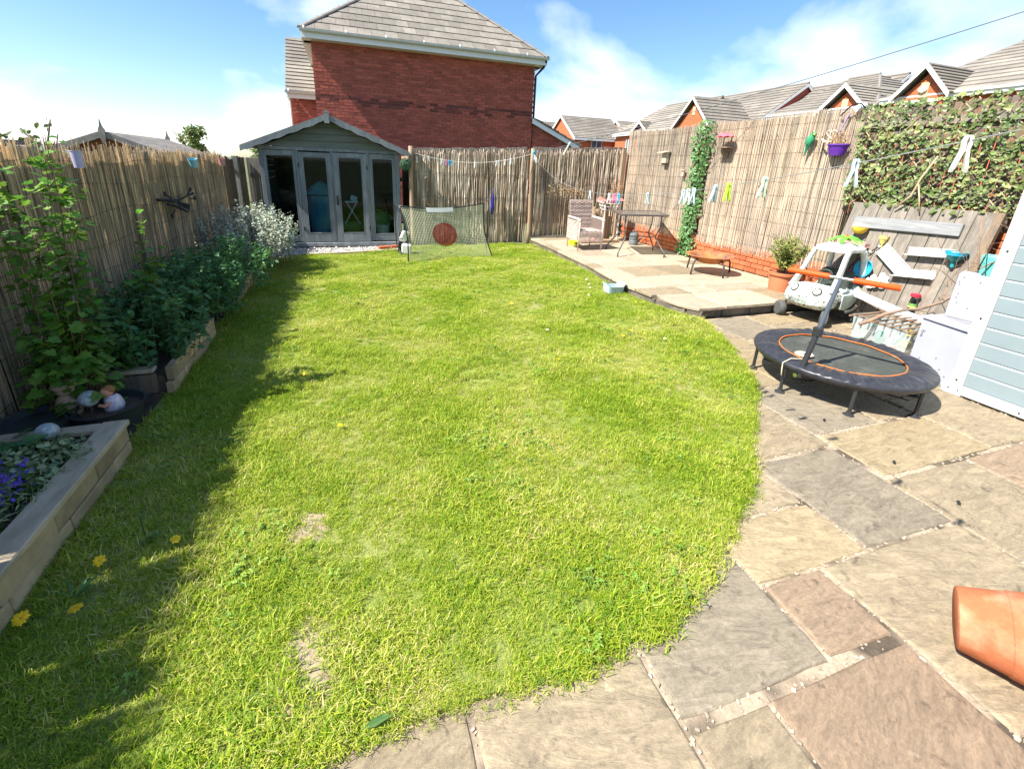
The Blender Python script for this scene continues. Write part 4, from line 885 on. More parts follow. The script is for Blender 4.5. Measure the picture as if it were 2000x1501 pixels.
# turquoise plastic tray behind
g = MB(); g.box((5.30, 2.27, .88), (.05, .17, .22), (0, -.2, 0)); tag(part('turquoise_tray', g, mat('turquoise', (.16, .58, .52), var=.1, rough=.4), None, bevel=.02, smooth='auto'), 'turquoise plastic tray propped behind the white panel', 'tray')
# ------------------------------------------------------------------ water wall panel
BPN = T('play_board_panel', 'leaning grey fence panel turned into a water play wall with gutters and bowls', 'panel', (5.7, 3.2, 0))
PX0, PX1, PH, PY0, PY1 = 5.50, 5.80, 1.31, 2.58, 3.89
tilt = math.atan2(PX1 - PX0, PH); PL = math.hypot(PX1 - PX0, PH)
def pp(y, s, off=0):   # point on the panel: y along, s up the slope, off out towards the lawn
    return Vector((PX0 + s * math.sin(tilt) - off * math.cos(tilt), y, s * math.cos(tilt) + off * math.sin(tilt)))
n = 9; wb = (PY1 - PY0) / n
for i in range(n):
    g = MB(); g.box((0, 0, 0), (.018, wb - .006, PL + U(-.008, .008))); link('board', mesh_of('fence_board', g, M_fenceg, bevel=.003), BPN, pp(PY0 + (i + .5) * wb, PL / 2, U(-.002, .002)), (0, tilt, 0))
g = MB(); g.box(pp(3.28, 1.13, .030), (.030, 1.02, .125), (-.035, tilt, 0)); part('batten', g, mat('batten_grey', (.22, .225, .23), (.28, .28, .27), var=.25, scale=8, stretch=(6, .6, 6), rough=.85), BPN, bevel=.004)
g = MB(); g.box(pp(PY0 - .03, PL / 2, .0), (.05, .06, PL), (0, tilt, 0)); part('edge_post', g, M_fence, BPN)
M_gw = mat('white_gutter_plastic', (.74, .74, .72), var=.06, scale=8, rough=.4)
M_pink = mat('dusty_pink', (.50, .30, .26), var=.12, rough=.6); M_yel = mat('yellow_plastic', (.80, .50, .05), var=.08, rough=.4); M_yel2 = mat('pale_yellow_plastic', (.72, .60, .18), var=.1, rough=.4)
M_blue = mat('blue_plastic', (.03, .40, .62), var=.08, rough=.4); M_teal2 = mat('teal_plastic', (.02, .32, .34), var=.1, rough=.4); M_red = mat('red_plastic', (.62, .03, .06), var=.1, rough=.4)
def trough(name, label, ya, sa, yb, sb, w_, m, off=.05, r=None, cat='gutter'):
    p, q = pp(ya, sa, off), pp(yb, sb, off); d = (q - p).normalized(); o_ = Vector((-.55, 0, -.65)).normalized(); u = (o_ - d * o_.dot(d)).normalized(); up = d.cross(u); up = up if up.z > 0 else -up
    g = MB(); vs = []; r = w_ / 2
    for e in (p, q):
        for rad in (r, r - .004):
            for k in range(9): a_ = math.pi + math.pi * k / 8; vs.append(e + u * math.cos(a_) * rad + up * (math.sin(a_) * rad + r * .5))
    g.add(vs, [(k, k + 1, k + 19, k + 18) for k in range(8)] + [(k + 9, k + 27, k + 28, k + 10) for k in range(8)] + [(0, 18, 27, 9), (8, 17, 35, 26)] + [(k, k + 9, k + 10, k + 1) for k in range(8)] + [(k + 18, k + 19, k + 28, k + 27) for k in range(8)])
    t = T(name, label, cat, p); part('trough', g, m, t); return t
trough('water_gutter', 'upper right white half round gutter piece on the play panel', 3.12, .86, 2.73, .90, .10, M_gw)
trough('water_gutter', 'lower right white half round gutter piece below the blue funnel', 3.16, .62, 2.80, .665, .10, M_gw)
t = T('white_chute', 'white flat chute tilted diagonally at the centre of the play panel', 'chute', pp(3.2, .78)); 
g = MB(); cpt = pp(3.215, .755, .04); d = (pp(3.06, .655) - pp(3.37, .87)).normalized(); nrm = Vector((-math.cos(tilt), 0, math.sin(tilt))); b_ = nrm.cross(d); R3 = Matrix((d, b_, nrm)).transposed()
g.box(cpt, (.38, .13, .006), R3); g.box(cpt + b_ * .065 + nrm * .012, (.38, .006, .028), R3); g.box(cpt - b_ * .065 + nrm * .012, (.38, .006, .028), R3); part('tray', g, M_gw, t, bevel=.001)
g = MB(); g.lathe([(.02, .004), (.02, .012), (.012, .012), (.012, .004)], cpt - d * .02, 12, R=R3); part('boss', g, M_cab, t)
t = T('pink_tray', 'dusty pink rectangular tray at the upper left of the play panel', 'tray', pp(3.68, .82)); g = MB(); g.box(pp(3.68, .835, .05), (.10, .33, .012)); g.box(pp(3.68, .86, .10), (.012, .33, .06)); g.box(pp(3.53, .86, .05), (.10, .012, .05)); g.box(pp(3.84, .86, .05), (.10, .012, .05)); part('tray', g, M_pink, t, bevel=.004)
def bowl(name, label, y, s, r, h, m, cat, off=None, upright=True, m2=None):
    t = T(name, label, cat, pp(y, s, r)); c = pp(y, s, (off if off is not None else r * .9)); R = None if upright else (Vector((-1, .1, .25)).to_track_quat('Z', 'Y').to_matrix())
    g = MB(); g.lathe([(r * .45, 0), (r * .8, h * .35), (r, h), (r * 1.06, h), (r * 1.06, h - .006), (r * .85, h * .3), (r * .5, -.006), (0, -.006)], c, 24, R); g.lathe([(0, .001), (r * .45, 0)], c, 24, R); part('bowl', g, m, t, smooth='auto'); return t
bowl('yellow_bowl', 'bright yellow bowl fixed near the top left of the play panel', 3.66, .985, .075, .065, M_yel, 'bowl')
bowl('blue_sieve', 'round bright blue ribbed lid facing out at the centre left of the play panel', 3.44, .60, .095, .045, M_blue, 'bowl', off=.04, upright=False)
def funnel(name, label, y, s, r, m, m2, cup=True):
    t = T(name, label, 'funnel', pp(y, s, r)); c = pp(y, s, r * .95); g = MB(); g.lathe([(r, .0), (r * 1.05, .004), (r, -.008), (r * .95, -.03)], c, 24); part('rim', g, m, t, smooth='auto')
    g = MB(); g.lathe([(r * .96, -.001), (r * .62, -.07), (r * .2, -.095), (r * .17, -.15)], c, 24); part('cone', g, m2, t, smooth='auto')
funnel('blue_funnel', 'blue rimmed teal funnel at the right side of the play panel', 2.70, .93, .085, M_blue, M_teal2)
funnel('yellow_funnel', 'small pale yellow funnel feeding the beaded tube on the play panel', 3.40, .99, .045, M_yel2, M_yel2)
g = MB(); g.tube([pp(3.40, .88, .04), pp(3.47, .80, .04), pp(3.56, .70, .045), pp(3.61, .6, .04), pp(3.62, .52, .04)], .006, 6)
t = T('beaded_tube', 'thin dark tube with white beads running down from the yellow funnel', 'tube', pp(3.5, .75)); part('tube', g, M_dark, t)
g = MB(); 
for a_ in ((3.405, .875), (3.47, .80), (3.53, .735)): g.sphere(pp(a_[0], a_[1], .042), .013, 8, 6)
part('bead', g, M_whitep, t)
def bottle(label, y, s, m, group='upturned bottles on the play panel'):
    t = T('upturned_bottle', label, 'bottle', pp(y, s, .05), group); c = pp(y, s, .06)
    g = MB(); g.lathe([(.0, -.20), (.03, -.2), (.036, -.17), (.036, -.05), (.03, -.02), (.028, .0)], c, 16); part('bottle_body', g, M_clear, t, smooth='auto')
    g = MB(); g.lathe([(.0365, -.10), (.0368, -.07)], c, 16); part('label_band', g, M_green, t); g = MB(); g.lathe([(.0366, -.115), (.0368, -.1)], c, 16); part('label_band', g, M_yel2, t)
    g = MB(); g.lathe([(0, -.19), (.033, -.19), (.033, -.125), (0, -.125)], c, 16); part('muddy_water', g, M_soil, t)
    g = MB(); g.lathe([(.04, -.0), (.045, .012), (.04, .03), (0, .036)], c, 16); part('cap', g, M_red, t, smooth='auto')
bottle('left red capped clear bottle, tucked under the blue lid', 3.58, .52, None)
bottle('right red capped clear bottle, hanging low beside the forked branch', 2.86, .43, None)
# flower ornament
t = T('flower_ornament', 'white and yellow frangipani flower ornament on the play panel', 'ornament', pp(3.27, .52)); M_petal = mat('petal_white', (.75, .74, .68), (.75, .55, .15), var=.05, mixscale=9, mixlo=.5, mixhi=.62, rough=.5); M_petal2 = mat('petal_clear', (.55, .62, .62), var=.1, rough=.3)
c = pp(3.30, .485, .05); RP = nrm.to_track_quat('Z', 'Y').to_matrix()
for k in range(5):
    g = MB(); a_ = k * 2 * math.pi / 5 + .3; Rk = RP @ Matrix.Rotation(a_, 3, 'Z')
    g.add([Rk @ Vector(v) + c for v in ((0, 0, 0), (.028, .03, .012), (.034, .062, .02), (.0, .085, .012), (-.034, .062, .006), (-.028, .03, 0))], [(0, 1, 2, 3, 4, 5)]); part('petal', g, M_petal, t)
for k in range(4):
    g = MB(); a_ = 3.9 + k * .75; Rk = RP @ Matrix.Rotation(a_, 3, 'Z'); c2 = c + RP @ Vector((0, 0, 0)) + Vector((.012, -.05, .02)); g.add([Rk @ Vector(v) + c2 for v in ((0, 0, 0), (.03, .04, .01), (.03, .08, .01), (0, .1, 0), (-.03, .08, .01), (-.03, .04, 0))], [(0, 1, 2, 3, 4, 5)]); part('petal', g, M_petal2, t)
g = MB(); g.sphere(c, .014, 8, 6); part('flower_centre', g, M_yel, t)
# long low gutter
t = T('long_gutter', 'long white square gutter sloping down in front of the play panel', 'gutter', (5.3, 3.0, .3)); pA, pB = Vector((5.42, 3.44, .335)), Vector((5.30, 2.60, .235)); d = (pB - pA).normalized(); u = d.cross(Vector((0, 0, 1))).normalized(); v_ = u.cross(d); R4 = Matrix((d, u, v_)).transposed(); L_ = (pB - pA).length
g = MB(); m_ = (pA + pB) / 2; g.box(m_, (L_, .085, .006), R4); g.box(m_ + u * .045 + v_ * .022, (L_, .005, .05), R4); g.box(m_ - u * .045 + v_ * .022, (L_, .005, .05), R4); part('trough', g, M_gw, t)
g = MB(); g.box(pA + Vector((.05, -.1, -.17)), (.05, .05, .33)); g.box(pB + Vector((.05, .1, -.12)), (.05, .05, .22)); part('support', g, M_fenceg, t)
# ------------------------------------------------------------------ storage box
M_milky = milky('milky_plastic', (.50, .60, .60), .55); M_boxc = mat('clear_box', (.50, .60, .60), var=.08, rough=.15, tr=.55, trans=.1); t = T('storage_box', 'clear plastic storage box of toys with sticks laid across its grey rim', 'box', (4.95, 2.75, 0))
def quadbox(g, P, z0, z1, inset=0):
    n = len(P); cx_ = sum(p[0] for p in P) / n; cy_ = sum(p[1] for p in P) / n; Q = [(cx_ + (p[0] - cx_) * (1 - inset), cy_ + (p[1] - cy_) * (1 - inset)) for p in P]
    g.add([(x, y, z0) for x, y in Q] + [(x, y, z1) for x, y in P], [(i, (i + 1) % n, (i + 1) % n + n, i + n) for i in range(n)])
SP = [(4.60, 2.42), (4.72, 2.88), (5.23, 2.98), (5.22, 2.50)]
SP = [(4.70, 2.36), (4.78, 2.92), (5.16, 2.90), (5.10, 2.34)]
g = MB(); quadbox(g, SP, .01, .27, .1); part('box_body', g, M_milky, t)
g = MB(); r = [Vector((x, y, .275)) for x, y in SP]; g.tube(r, .010, 6, closed=True); part('rim', g, mat('grey_rim', (.16, .17, .16), rough=.5), t)
sm = [mat('toy_%s' % n, c_, rough=.45, var=.1) for n, c_ in (('orange', (.75, .16, .08)), ('yellow', (.8, .6, .1)), ('green', (.1, .5, .22)), ('teal', (.15, .5, .5)), ('white', (.7, .7, .68)))]
for k in range(14):
    u_, v2 = U(.1, .9), U(.1, .9); p = Vector(SP[0] + (0,)) * (1 - u_) * (1 - v2) + Vector(SP[1] + (0,)) * (1 - u_) * v2 + Vector(SP[2] + (0,)) * u_ * v2 + Vector(SP[3] + (0,)) * u_ * (1 - v2)
    g = MB(); g.sphere((0, 0, 0), U(.035, .06), 10, 6, (1, U(.5, 1), U(.4, 1))); o = tag(part('toy', g, sm[k % 5], None, smooth=True), '%s %s plastic toy in the jumble inside the clear storage box' % (('bottom layer', 'lower layer', 'upper layer', 'topmost')[k % 4], ('orange', 'yellow', 'green', 'teal', 'white')[k % 5]), 'toy', 'toys in the storage box'); o.location = p + Vector((0, 0, .05 + .045 * (k % 4))); o.rotation_euler = (U(0, 3), U(0, 3), 0)
M_stick = mat('brown_stick', (.27, .16, .10), (.34, .23, .15), var=.3, scale=20, rough=.85)
for k in range(8):
    y = lerp(2.38, 2.88, k / 7); g = MB(); g.tube([(4.66 + U(-.03, .03), y, .285), (4.95, y + U(-.02, .02), .29), (5.2 + U(-.04, .03), y + U(-.02, .02), .29)], .009, 5); part('lid_stick', g, M_stick, t)
# ------------------------------------------------------------------ dead branch
t = T('forked_branch', 'bare curving brown branch leaning over the storage box towards the fence', 'branch', (4.7, 2.75, .25))
M_br = mat('bare_branch', (.27, .17, .115), (.21, .155, .12), var=.3, scale=12, rough=.85)
bp_ = [(4.60, 2.74, .245), (4.66, 2.70, .285), (4.78, 2.66, .36), (4.9, 2.58, .42), (4.98, 2.52, .44), (5.12, 2.44, .52), (5.2, 2.36, .66), (5.22, 2.32, .85), (5.24, 2.38, 1.05), (5.22, 2.42, 1.3)]
g = MB(); g.tube(bp_, [.017, .018, .017, .015, .014, .012, .010, .008, .006, .004], 8); part('main_stem', g, M_br, t, smooth=True)
for (st, pts) in ((3, [(4.9, 2.58, .42), (5.02, 2.6, .40), (5.15, 2.5, .41)]), (4, [(4.98, 2.52, .44), (5.1, 2.55, .62), (5.12, 2.52, .9), (5.08, 2.62, 1.1)]), (6, [(5.2, 2.36, .66), (5.1, 2.5, .8), (5.15, 2.62, .82), (5.1, 2.75, .72)]), (5, [(5.12, 2.44, .52), (5.25, 2.5, .7), (5.3, 2.45, .9)]), (2, [(4.78, 2.66, .36), (4.85, 2.55, .33), (4.95, 2.45, .37)]), (7, [(5.22, 2.32, .85), (5.3, 2.2, 1.0), (5.3, 2.25, 1.2)]), (7, [(5.22, 2.32, .85), (5.1, 2.25, 1.0), (5.12, 2.3, 1.2)])):
    g = MB(); g.tube(pts, [.007, .005, .004, .0025][:len(pts)], 5); part('side_twig', g, M_br, t)
g = MB()
for k in range(34):
    p = Vector(rnd.choice(bp_[5:])) + Vector((U(-.05, .05), U(-.1, .12), U(-.05, .05))); q = p + Vector((U(-.1, .1), U(-.22, .22), U(-.1, .25))); r_ = q + Vector((U(-.08, .08), U(-.15, .15), U(-.05, .15))); g.tube([p, q, r_], [.0018, .0014, .0008], 4, cap=False)
part('fine_twigs', g, M_br, t, kind='stuff')
# second larger stems in front of the ivy
t = T('climber_stem', 'pale bare climber stem forking in front of the ivy trellis', 'stem', (5.72, 3.3, 1.2)); M_pale = mat('pale_stem', (.42, .32, .20), var=.2, scale=12, rough=.85)
g = MB(); g.tube([(5.74, 3.42, 1.28), (5.74, 3.30, 1.42), (5.74, 3.26, 1.60), (5.75, 3.18, 1.82)], [.010, .012, .011, .008], 7); part('stem', g, M_pale, t, smooth=True); g = MB(); g.tube([(5.74, 3.18, 1.26), (5.74, 3.22, 1.4), (5.74, 3.27, 1.55)], [.007, .008, .007], 7); part('stem', g, M_pale, t, smooth=True)

# ------------------------------------------------------------------ trampoline
TC = Vector((3.60, 2.22, 0)); TRr = .575
M_tn = mat('navy_cover', (.030, .031, .038), var=.5, scale=22, rough=.36, spec=.5); M_mat = mat('jump_mat', (.055, .060, .052), (.085, .09, .08), var=.3, scale=50, rough=.75, mixscale=7, mixlo=.5, mixhi=.7)
M_or = mat('orange_edge', (.80, .20, .03), var=.1, rough=.6); M_orf = mat('orange_foam', (.80, .085, .010), var=.04, rough=.55); M_blk = mat('black_steel', (.025, .026, .03), var=.15, rough=.35, spec=.5); M_chr = mat('chrome', (.7, .7, .7), metal=1, rough=.2, var=0); M_rub = mat('black_rubber', (.03, .03, .032), var=.2, rough=.8)
t = T('mini_trampoline', 'round mini trampoline with navy padded edge and orange trim on the patio', 'trampoline', TC)
g = MB(); g.lathe([(0, .250), (.2, .249), (.40, .250), (.425, .251)], TC, 64); part('jump_mat', g, M_mat, t, smooth=True)
g = MB(); g.tube([TC + Vector((.41 * math.cos(a_), .41 * math.sin(a_), .262 + .002 * math.sin(a_ * 11))) for a_ in [2 * math.pi * k / 72 for k in range(72)]], .0036, 6, closed=True); part('edge_trim', g, M_or, t)
g = MB(); NR = 480; rr = random.Random(2); ph = [rr.uniform(0, 6) for _ in range(6)]
def skirt(u, v):
    a_ = u * 2 * math.pi; wr = (math.sin(a_ * 38 + 1.5 * math.sin(a_ * 5 + ph[0])) * .6 + math.sin(a_ * 61 + ph[1] + 2 * math.sin(a_ * 3)) * .4) * (.6 + .4 * math.sin(a_ * 7 + ph[2]))
    if v < .72: tt = v / .72; r = lerp(.412, .588, tt); z = .262 + .016 * math.sin(tt * math.pi) - .008 * tt + wr * .016 * math.sin(tt * math.pi) ** .5
    else: tt = (v - .72) / .28; r = .588 + .008 * math.sin(tt * 3.1) - .006 * tt; z = .254 - .038 * tt + wr * .003
    return TC + Vector((r * math.cos(a_), r * math.sin(a_), z))
g.grid(skirt, NR, 15, closeu=True); part('padded_cover', g, M_tn, t, smooth=True)
g = MB(); g.tube([TC + Vector((.565 * math.cos(a_), .565 * math.sin(a_), .215)) for a_ in [2 * math.pi * k / 48 for k in range(48)]], .014, 8, closed=True); part('frame_ring', g, M_blk, t, smooth=True)
for deg in (136, 181, 227, 277, 322, 8, 52, 96):
    a_ = math.radians(deg); d = Vector((math.cos(a_), math.sin(a_), 0)); g = MB(); g.tube([TC + d * .555 + Vector((0, 0, .215)), TC + d * .555 + Vector((0, 0, .015))], .0125, 10); lg = part('leg', g, M_blk, t, smooth='auto')
    g = MB(); g.lathe([(0, .028), (.017, .028), (.02, .012), (.034, .006), (.036, 0), (0, 0)], TC + d * .555, 14); part('foot', g, M_rub, lg, smooth='auto')
for (p, q) in ((136, 277), (181, 322)):
    a1, a2 = math.radians(p), math.radians(q); g = MB(); g.tube([TC + Vector((.5 * math.cos(a1), .5 * math.sin(a1), .10)), TC + Vector((.5 * math.cos(a2), .5 * math.sin(a2), .10))], .006, 6); part('cross_brace', g, M_blk, t)
# handle
hb, ht = Vector((3.045, 2.105, .175)), Vector((3.225, 2.115, .905)); hm = hb.lerp(ht, .46)
g = MB(); g.tube([hb, hm], .019, 10); g.box(hb + Vector((.02, .0, .03)), (.05, .05, .05)); part('handle_lower_post', g, M_blk, t, smooth='auto')
g = MB(); g.tube([hm, ht], .0145, 10); part('handle_upper_post', g, mat('slate_steel', (.07, .085, .11), rough=.3, var=.1), t, smooth='auto')
g = MB(); g.box(hm + Vector((0, 0, .01)), (.05, .055, .07)); part('height_clamp', g, M_blk, t, bevel=.008); g = MB(); g.cyl(hb + Vector((-.035, -.0, .02)), hb + Vector((-.02, 0, .02)), .016, n=12); part('bolt', g, M_chr, t)
bd = Vector((.30, -.555, -.012)); bd.normalize()
g = MB(); g.tube([ht - bd * .09, ht + bd * .09], .0125, 12); part('handlebar', g, M_chr, t, smooth='auto')
for s_ in (-1, 1): g = MB(); g.tube([ht + bd * s_ * .068, ht + bd * s_ * .072, ht + bd * s_ * .315, ht + bd * s_ * .32], [.016, .0205, .0205, .018], 14); part('foam_grip', g, M_orf, t, smooth='auto')
# rope coil
M_rope = mat('cream_rope', (.50, .45, .34), var=.25, scale=120, rough=.9)
g = MB(); pts = []
for k in range(110): a_ = k * .28; r = .018 + .00036 * k * 1.0 + .006; pts.append((3.285 + r * math.cos(a_) * 1.05, 2.27 + r * math.sin(a_), .262 + .006 * (k % 23 > 11)))
pts += [(3.20, 2.20, .272), (3.13, 2.16, .285), (3.06, 2.20, .280), (3.0, 2.21, .25), (2.995, 2.20, .19), (2.99, 2.19, .155)]
g.tube(pts, .0042, 6); tag(part('rope_coil', g, M_rope, None, smooth=True), 'coil of cream rope lying on the trampoline mat with its end over the rim', 'rope')

# ------------------------------------------------------------------ toy car
M_carg = mat('car_pale_green', (.50, .58, .50), (.42, .50, .44), var=.2, scale=16, rough=.5, mixscale=4); M_carw = mat('car_white', (.66, .68, .62), (.45, .47, .42), var=.2, scale=18, rough=.55, mixscale=7, mixlo=.5, mixhi=.68); M_card = mat('car_dark_base', (.045, .052, .045), var=.25, scale=10, rough=.6); M_cam = mat('car_speckled', (.62, .65, .58), (.10, .12, .10), var=.2, scale=16, rough=.6, mixscale=42, mixlo=.54, mixhi=.60)
t = T('toy_car', 'faded pale green and white ride-on toy car with domed roof below the play panel', 'toy car', (5.1, 3.52, 0))
def at(x, y, z): return Vector((5.17 + x, 3.56 + y, z))
RZc = Matrix.Rotation(.16, 3, 'Z')
def at(x, y, z): return Vector((5.17, 3.56, 0)) + RZc @ Vector((x, y, z))
# body loft: rings along x (front -.34 .. back .33)
def body(u, v):
    x = lerp(-.34, .33, v); a_ = u * 2 * math.pi
    w_ = .215 * (1 - .25 * max(0, (-x - .2) / .14) ** 2) * (1 - .12 * max(0, (x - .2) / .13) ** 2)
    zt = .36 if x < -.08 else lerp(.36, .30, min(1, (x + .08) / .1)); zt -= .09 * max(0, (-x - .2) / .14) ** 2
    if x > .12: zt = lerp(.30, .38, (x - .12) / .21)
    zb = .13 + .05 * max(0, (-x - .2) / .14) ** 2 + .05 * max(0, (x - .2) / .13)
    c_, s_ = math.cos(a_), math.sin(a_); k = 3.2
    px = abs(c_) ** (2 / k) * (1 if c_ > 0 else -1); pz = abs(s_) ** (2 / k) * (1 if s_ > 0 else -1)
    e = 1 if 0.02 < v < .98 else .82
    return at(x, px * w_ * e, (zt + zb) / 2 + pz * (zt - zb) / 2 * e)
g = MB(); g.grid(body, 28, 18, closeu=True); n0 = 28; g.f.append(tuple(range(28))[::-1]); g.f.append(tuple(17 * 28 + k for k in range(28))); part('body_shell', g, M_carg, t, smooth='auto')
# speckled front
def nose(u, v):
    q = body(u, v * .42); c_ = at(lerp(-.34, .0, v), 0, .25); return c_ + (q - c_) * 1.02
g = MB(); g.grid(nose, 28, 8, closeu=True); g.f.append(tuple(range(28))[::-1]); part('front_bonnet', g, M_cam, t, smooth='auto')
# bumps for headlights and face
for s_ in (-1, 1):
    g = MB(); R = Vector((-.8, s_ * .2, .5)).to_track_quat('Z', 'Y').to_matrix(); g.lathe([(0, .022), (.03, .02), (.045, .008), (.05, -.01)], at(-.29, s_ * .10, .315), 18, R); part('headlight', g, M_carw, t, smooth='auto')
    g = MB(); g.lathe([(.030, .022), (.036, .026), (.042, .018)], at(-.29, s_ * .10, .315), 18, R); part('headlight_ring', g, M_card, t, smooth='auto')
# dark lower tub and door
def tub(u, v):
    q = body(.5 + u * .5, lerp(.30, 1, v)); c_ = at(lerp(-.12, .33, v), 0, .2); return c_ + (q - c_) * 1.03 - Vector((0, 0, .008))
g = MB(); g.grid(tub, 18, 14); part('lower_tub', g, M_card, t, smooth='auto')
g = MB(); D = [(-.08, .155), (.02, .135), (.12, .16), (.19, .22), (.20, .30), (.10, .305), (.03, .295), (-.08, .30)]
g.add([at(x, -.226, z) for x, z in D] + [at(x, -.205, z) for x, z in D], [tuple(range(8)), tuple(range(8, 16))[::-1]] + [(i, i + 8, (i + 1) % 8 + 8, (i + 1) % 8) for i in range(8)]); part('side_door', g, M_carg, t, bevel=.006)
# seat and back
g = MB(); g.box(at(.20, 0, .38), (.10, .30, .22), Matrix.Rotation(.16, 3, 'Z')); part('seat', g, M_card, t, bevel=.03)
g = MB(); g.tube([at(-.06, .02, .34), at(-.01, .02, .43)], .01, 8); g.tube([at(-.0 + .012 * math.cos(a_), .02 + .065 * math.sin(a_), .44 + .05 * math.cos(a_)) for a_ in [k * math.pi / 9 for k in range(18)]], .009, 8, closed=True); part('steering_wheel', g, M_card, t)
# windscreen pillars and roof
for s_ in (-1, 1):
    g = MB(); 
    for k, (x, z, w_) in enumerate(((-.20, .33, .05), (-.14, .45, .032), (-.07, .60, .026), (-.03, .68, .03))): pass
    pts = [(-.21, .33, .065), (-.165, .41, .042), (-.11, .52, .030), (-.05, .65, .028), (-.01, .70, .03)]
    vs = []
    for x, z, w_ in pts:
        y = s_ * lerp(.185, .145, (z - .33) / .37)
        for a_, b_ in ((-1, -1), (1, -1), (1, 1), (-1, 1)): vs.append(at(x + a_ * w_ * .8, y + b_ * .018, z))
    g.add(vs, [(k * 4 + i, k * 4 + (i + 1) % 4, k * 4 + 4 + (i + 1) % 4, k * 4 + 4 + i) for k in range(4) for i in range(4)]); part('front_pillar', g, M_carw, t, smooth='auto', bevel=.005)
    g = MB(); pts = [(.30, .36, .04), (.315, .46, .036), (.31, .58, .036), (.26, .68, .04), (.18, .715, .04)]; g.tube([at(x, s_ * lerp(.17, .14, (z - .36) / .35), z) for x, z, r in pts], [r * .72 for x, z, r in pts], 10); part('rear_pillar', g, M_carw, t, smooth=True)
def roof(u, v):
    a_ = u * 2 * math.pi; k = 2.6; c_, s_ = math.cos(a_), math.sin(a_); px = abs(c_) ** (2 / k) * (1 if c_ > 0 else -1); py = abs(s_) ** (2 / k) * (1 if s_ > 0 else -1)
    if v < .75: r = v / .75; z = .755 - .035 * r ** 2.2
    else: r = 1 - .02 * (v - .75) / .25; z = .72 - .035 * (v - .75) / .25
    return at(.12 + px * .235 * r, py * .175 * r, z)
g = MB(); g.grid(roof, 32, 9, closeu=True); part('roof', g, M_carw, t, smooth=True)
for (x, y, r, m_) in ((-.27, -.20, .078, M_rub), (-.27, .22, .075, M_rub), (.26, -.215, .078, M_rub), (.26, .22, .078, M_rub)):
    front = x < 0; ax = Matrix.Rotation(math.pi / 2, 3, 'X'); rzz = Matrix.Rotation(.16 + (.5 if (front and y < 0) else (1.0 if front else 0)), 3, 'Z') @ ax
    g = MB(); g.lathe([(0, -.03), (r * .6, -.032), (r * .93, -.028), (r, -.015), (r, .015), (r * .93, .028), (r * .6, .032), (0, .03)], at(x, y, r), 24, rzz); wh = part('wheel', g, mat('grey_tyre', (.09, .09, .085), var=.3, scale=14, rough=.8) if 'grey_tyre' not in MATS else MATS['grey_tyre'], t, smooth='auto')
    g = MB(); g.lathe([(0, .04), (r * .25, .04), (r * .42, .034), (r * .46, .0335)], at(x, y, r), 18, rzz); part('hub', g, M_carw if not front else M_card, wh, smooth='auto')
    if front:
        g = MB(); g.tube([at(x, y, r) + rzz @ Vector((0, 0, .045)), at(x + .03, y * .9, r + .07), at(x + .05, y * .75, .17)], [.014, .013, .02], 8); part('castor_fork', g, M_card, t, smooth=True)
    elif y < 0:
        g = MB(); g.lathe([(0, .0425), (r * .27, .0425)], at(x, y, r), 14, rzz); part('hub_cap', g, M_red, wh)
g = MB(); g.tube([at(.34, -.16, .2), at(.28, -.235, .18), at(.10, -.245, .13), at(.02, -.23, .12)], .016, 8); part('running_board', g, M_card, t, smooth=True)
# green palm leaf toy on roof
M_lime = mat('lime_plastic', (.13, .62, .05), var=.12, rough=.45); t = T('palm_leaf_toy', 'bright green plastic leaves with orange centre sitting on the toy car roof', 'toy', at(.16, 0, .76))
for k in range(6):
    a_ = k * math.pi / 3 + .2; d = RZc @ Vector((math.cos(a_), math.sin(a_), 0)); c0 = at(.17, 0, .80); sd = d.cross(Vector((0, 0, 1))); g = MB(); pts = [(0, .012, .0), (.04, .026, .012), (.09, .028, -.004), (.13, .018, -.03), (.15, .004, -.045)]
    g.add([c0 + d * r + sd * w_ + Vector((0, 0, z)) for r, w_, z in pts] + [c0 + d * r - sd * w_ + Vector((0, 0, z)) for r, w_, z in pts] + [c0 + d * r + Vector((0, 0, z + .014)) for r, w_, z in pts], [(i, i + 1, i + 11, i + 10) for i in range(4)] + [(i + 10, i + 11, i + 6, i + 5) for i in range(4)]); part('leaf', g, M_lime, t)
g = MB(); g.lathe([(0, .835), (.016, .83), (.024, .80), (.02, .78)], at(.17, 0, 0), 12); part('centre', g, M_orf, t, smooth=True)

CARP = Vector((5.1, 3.52, 0))
for o in bpy.data.objects:
    if o.type == 'EMPTY' and o.name.startswith('toy_car'): o.scale = (1.16,) * 3
    if o.type == 'EMPTY' and o.name.startswith('palm_leaf_toy'): o.location = CARP + (LOC[o.name] - CARP) * 1.16; o.scale = (1.16,) * 3
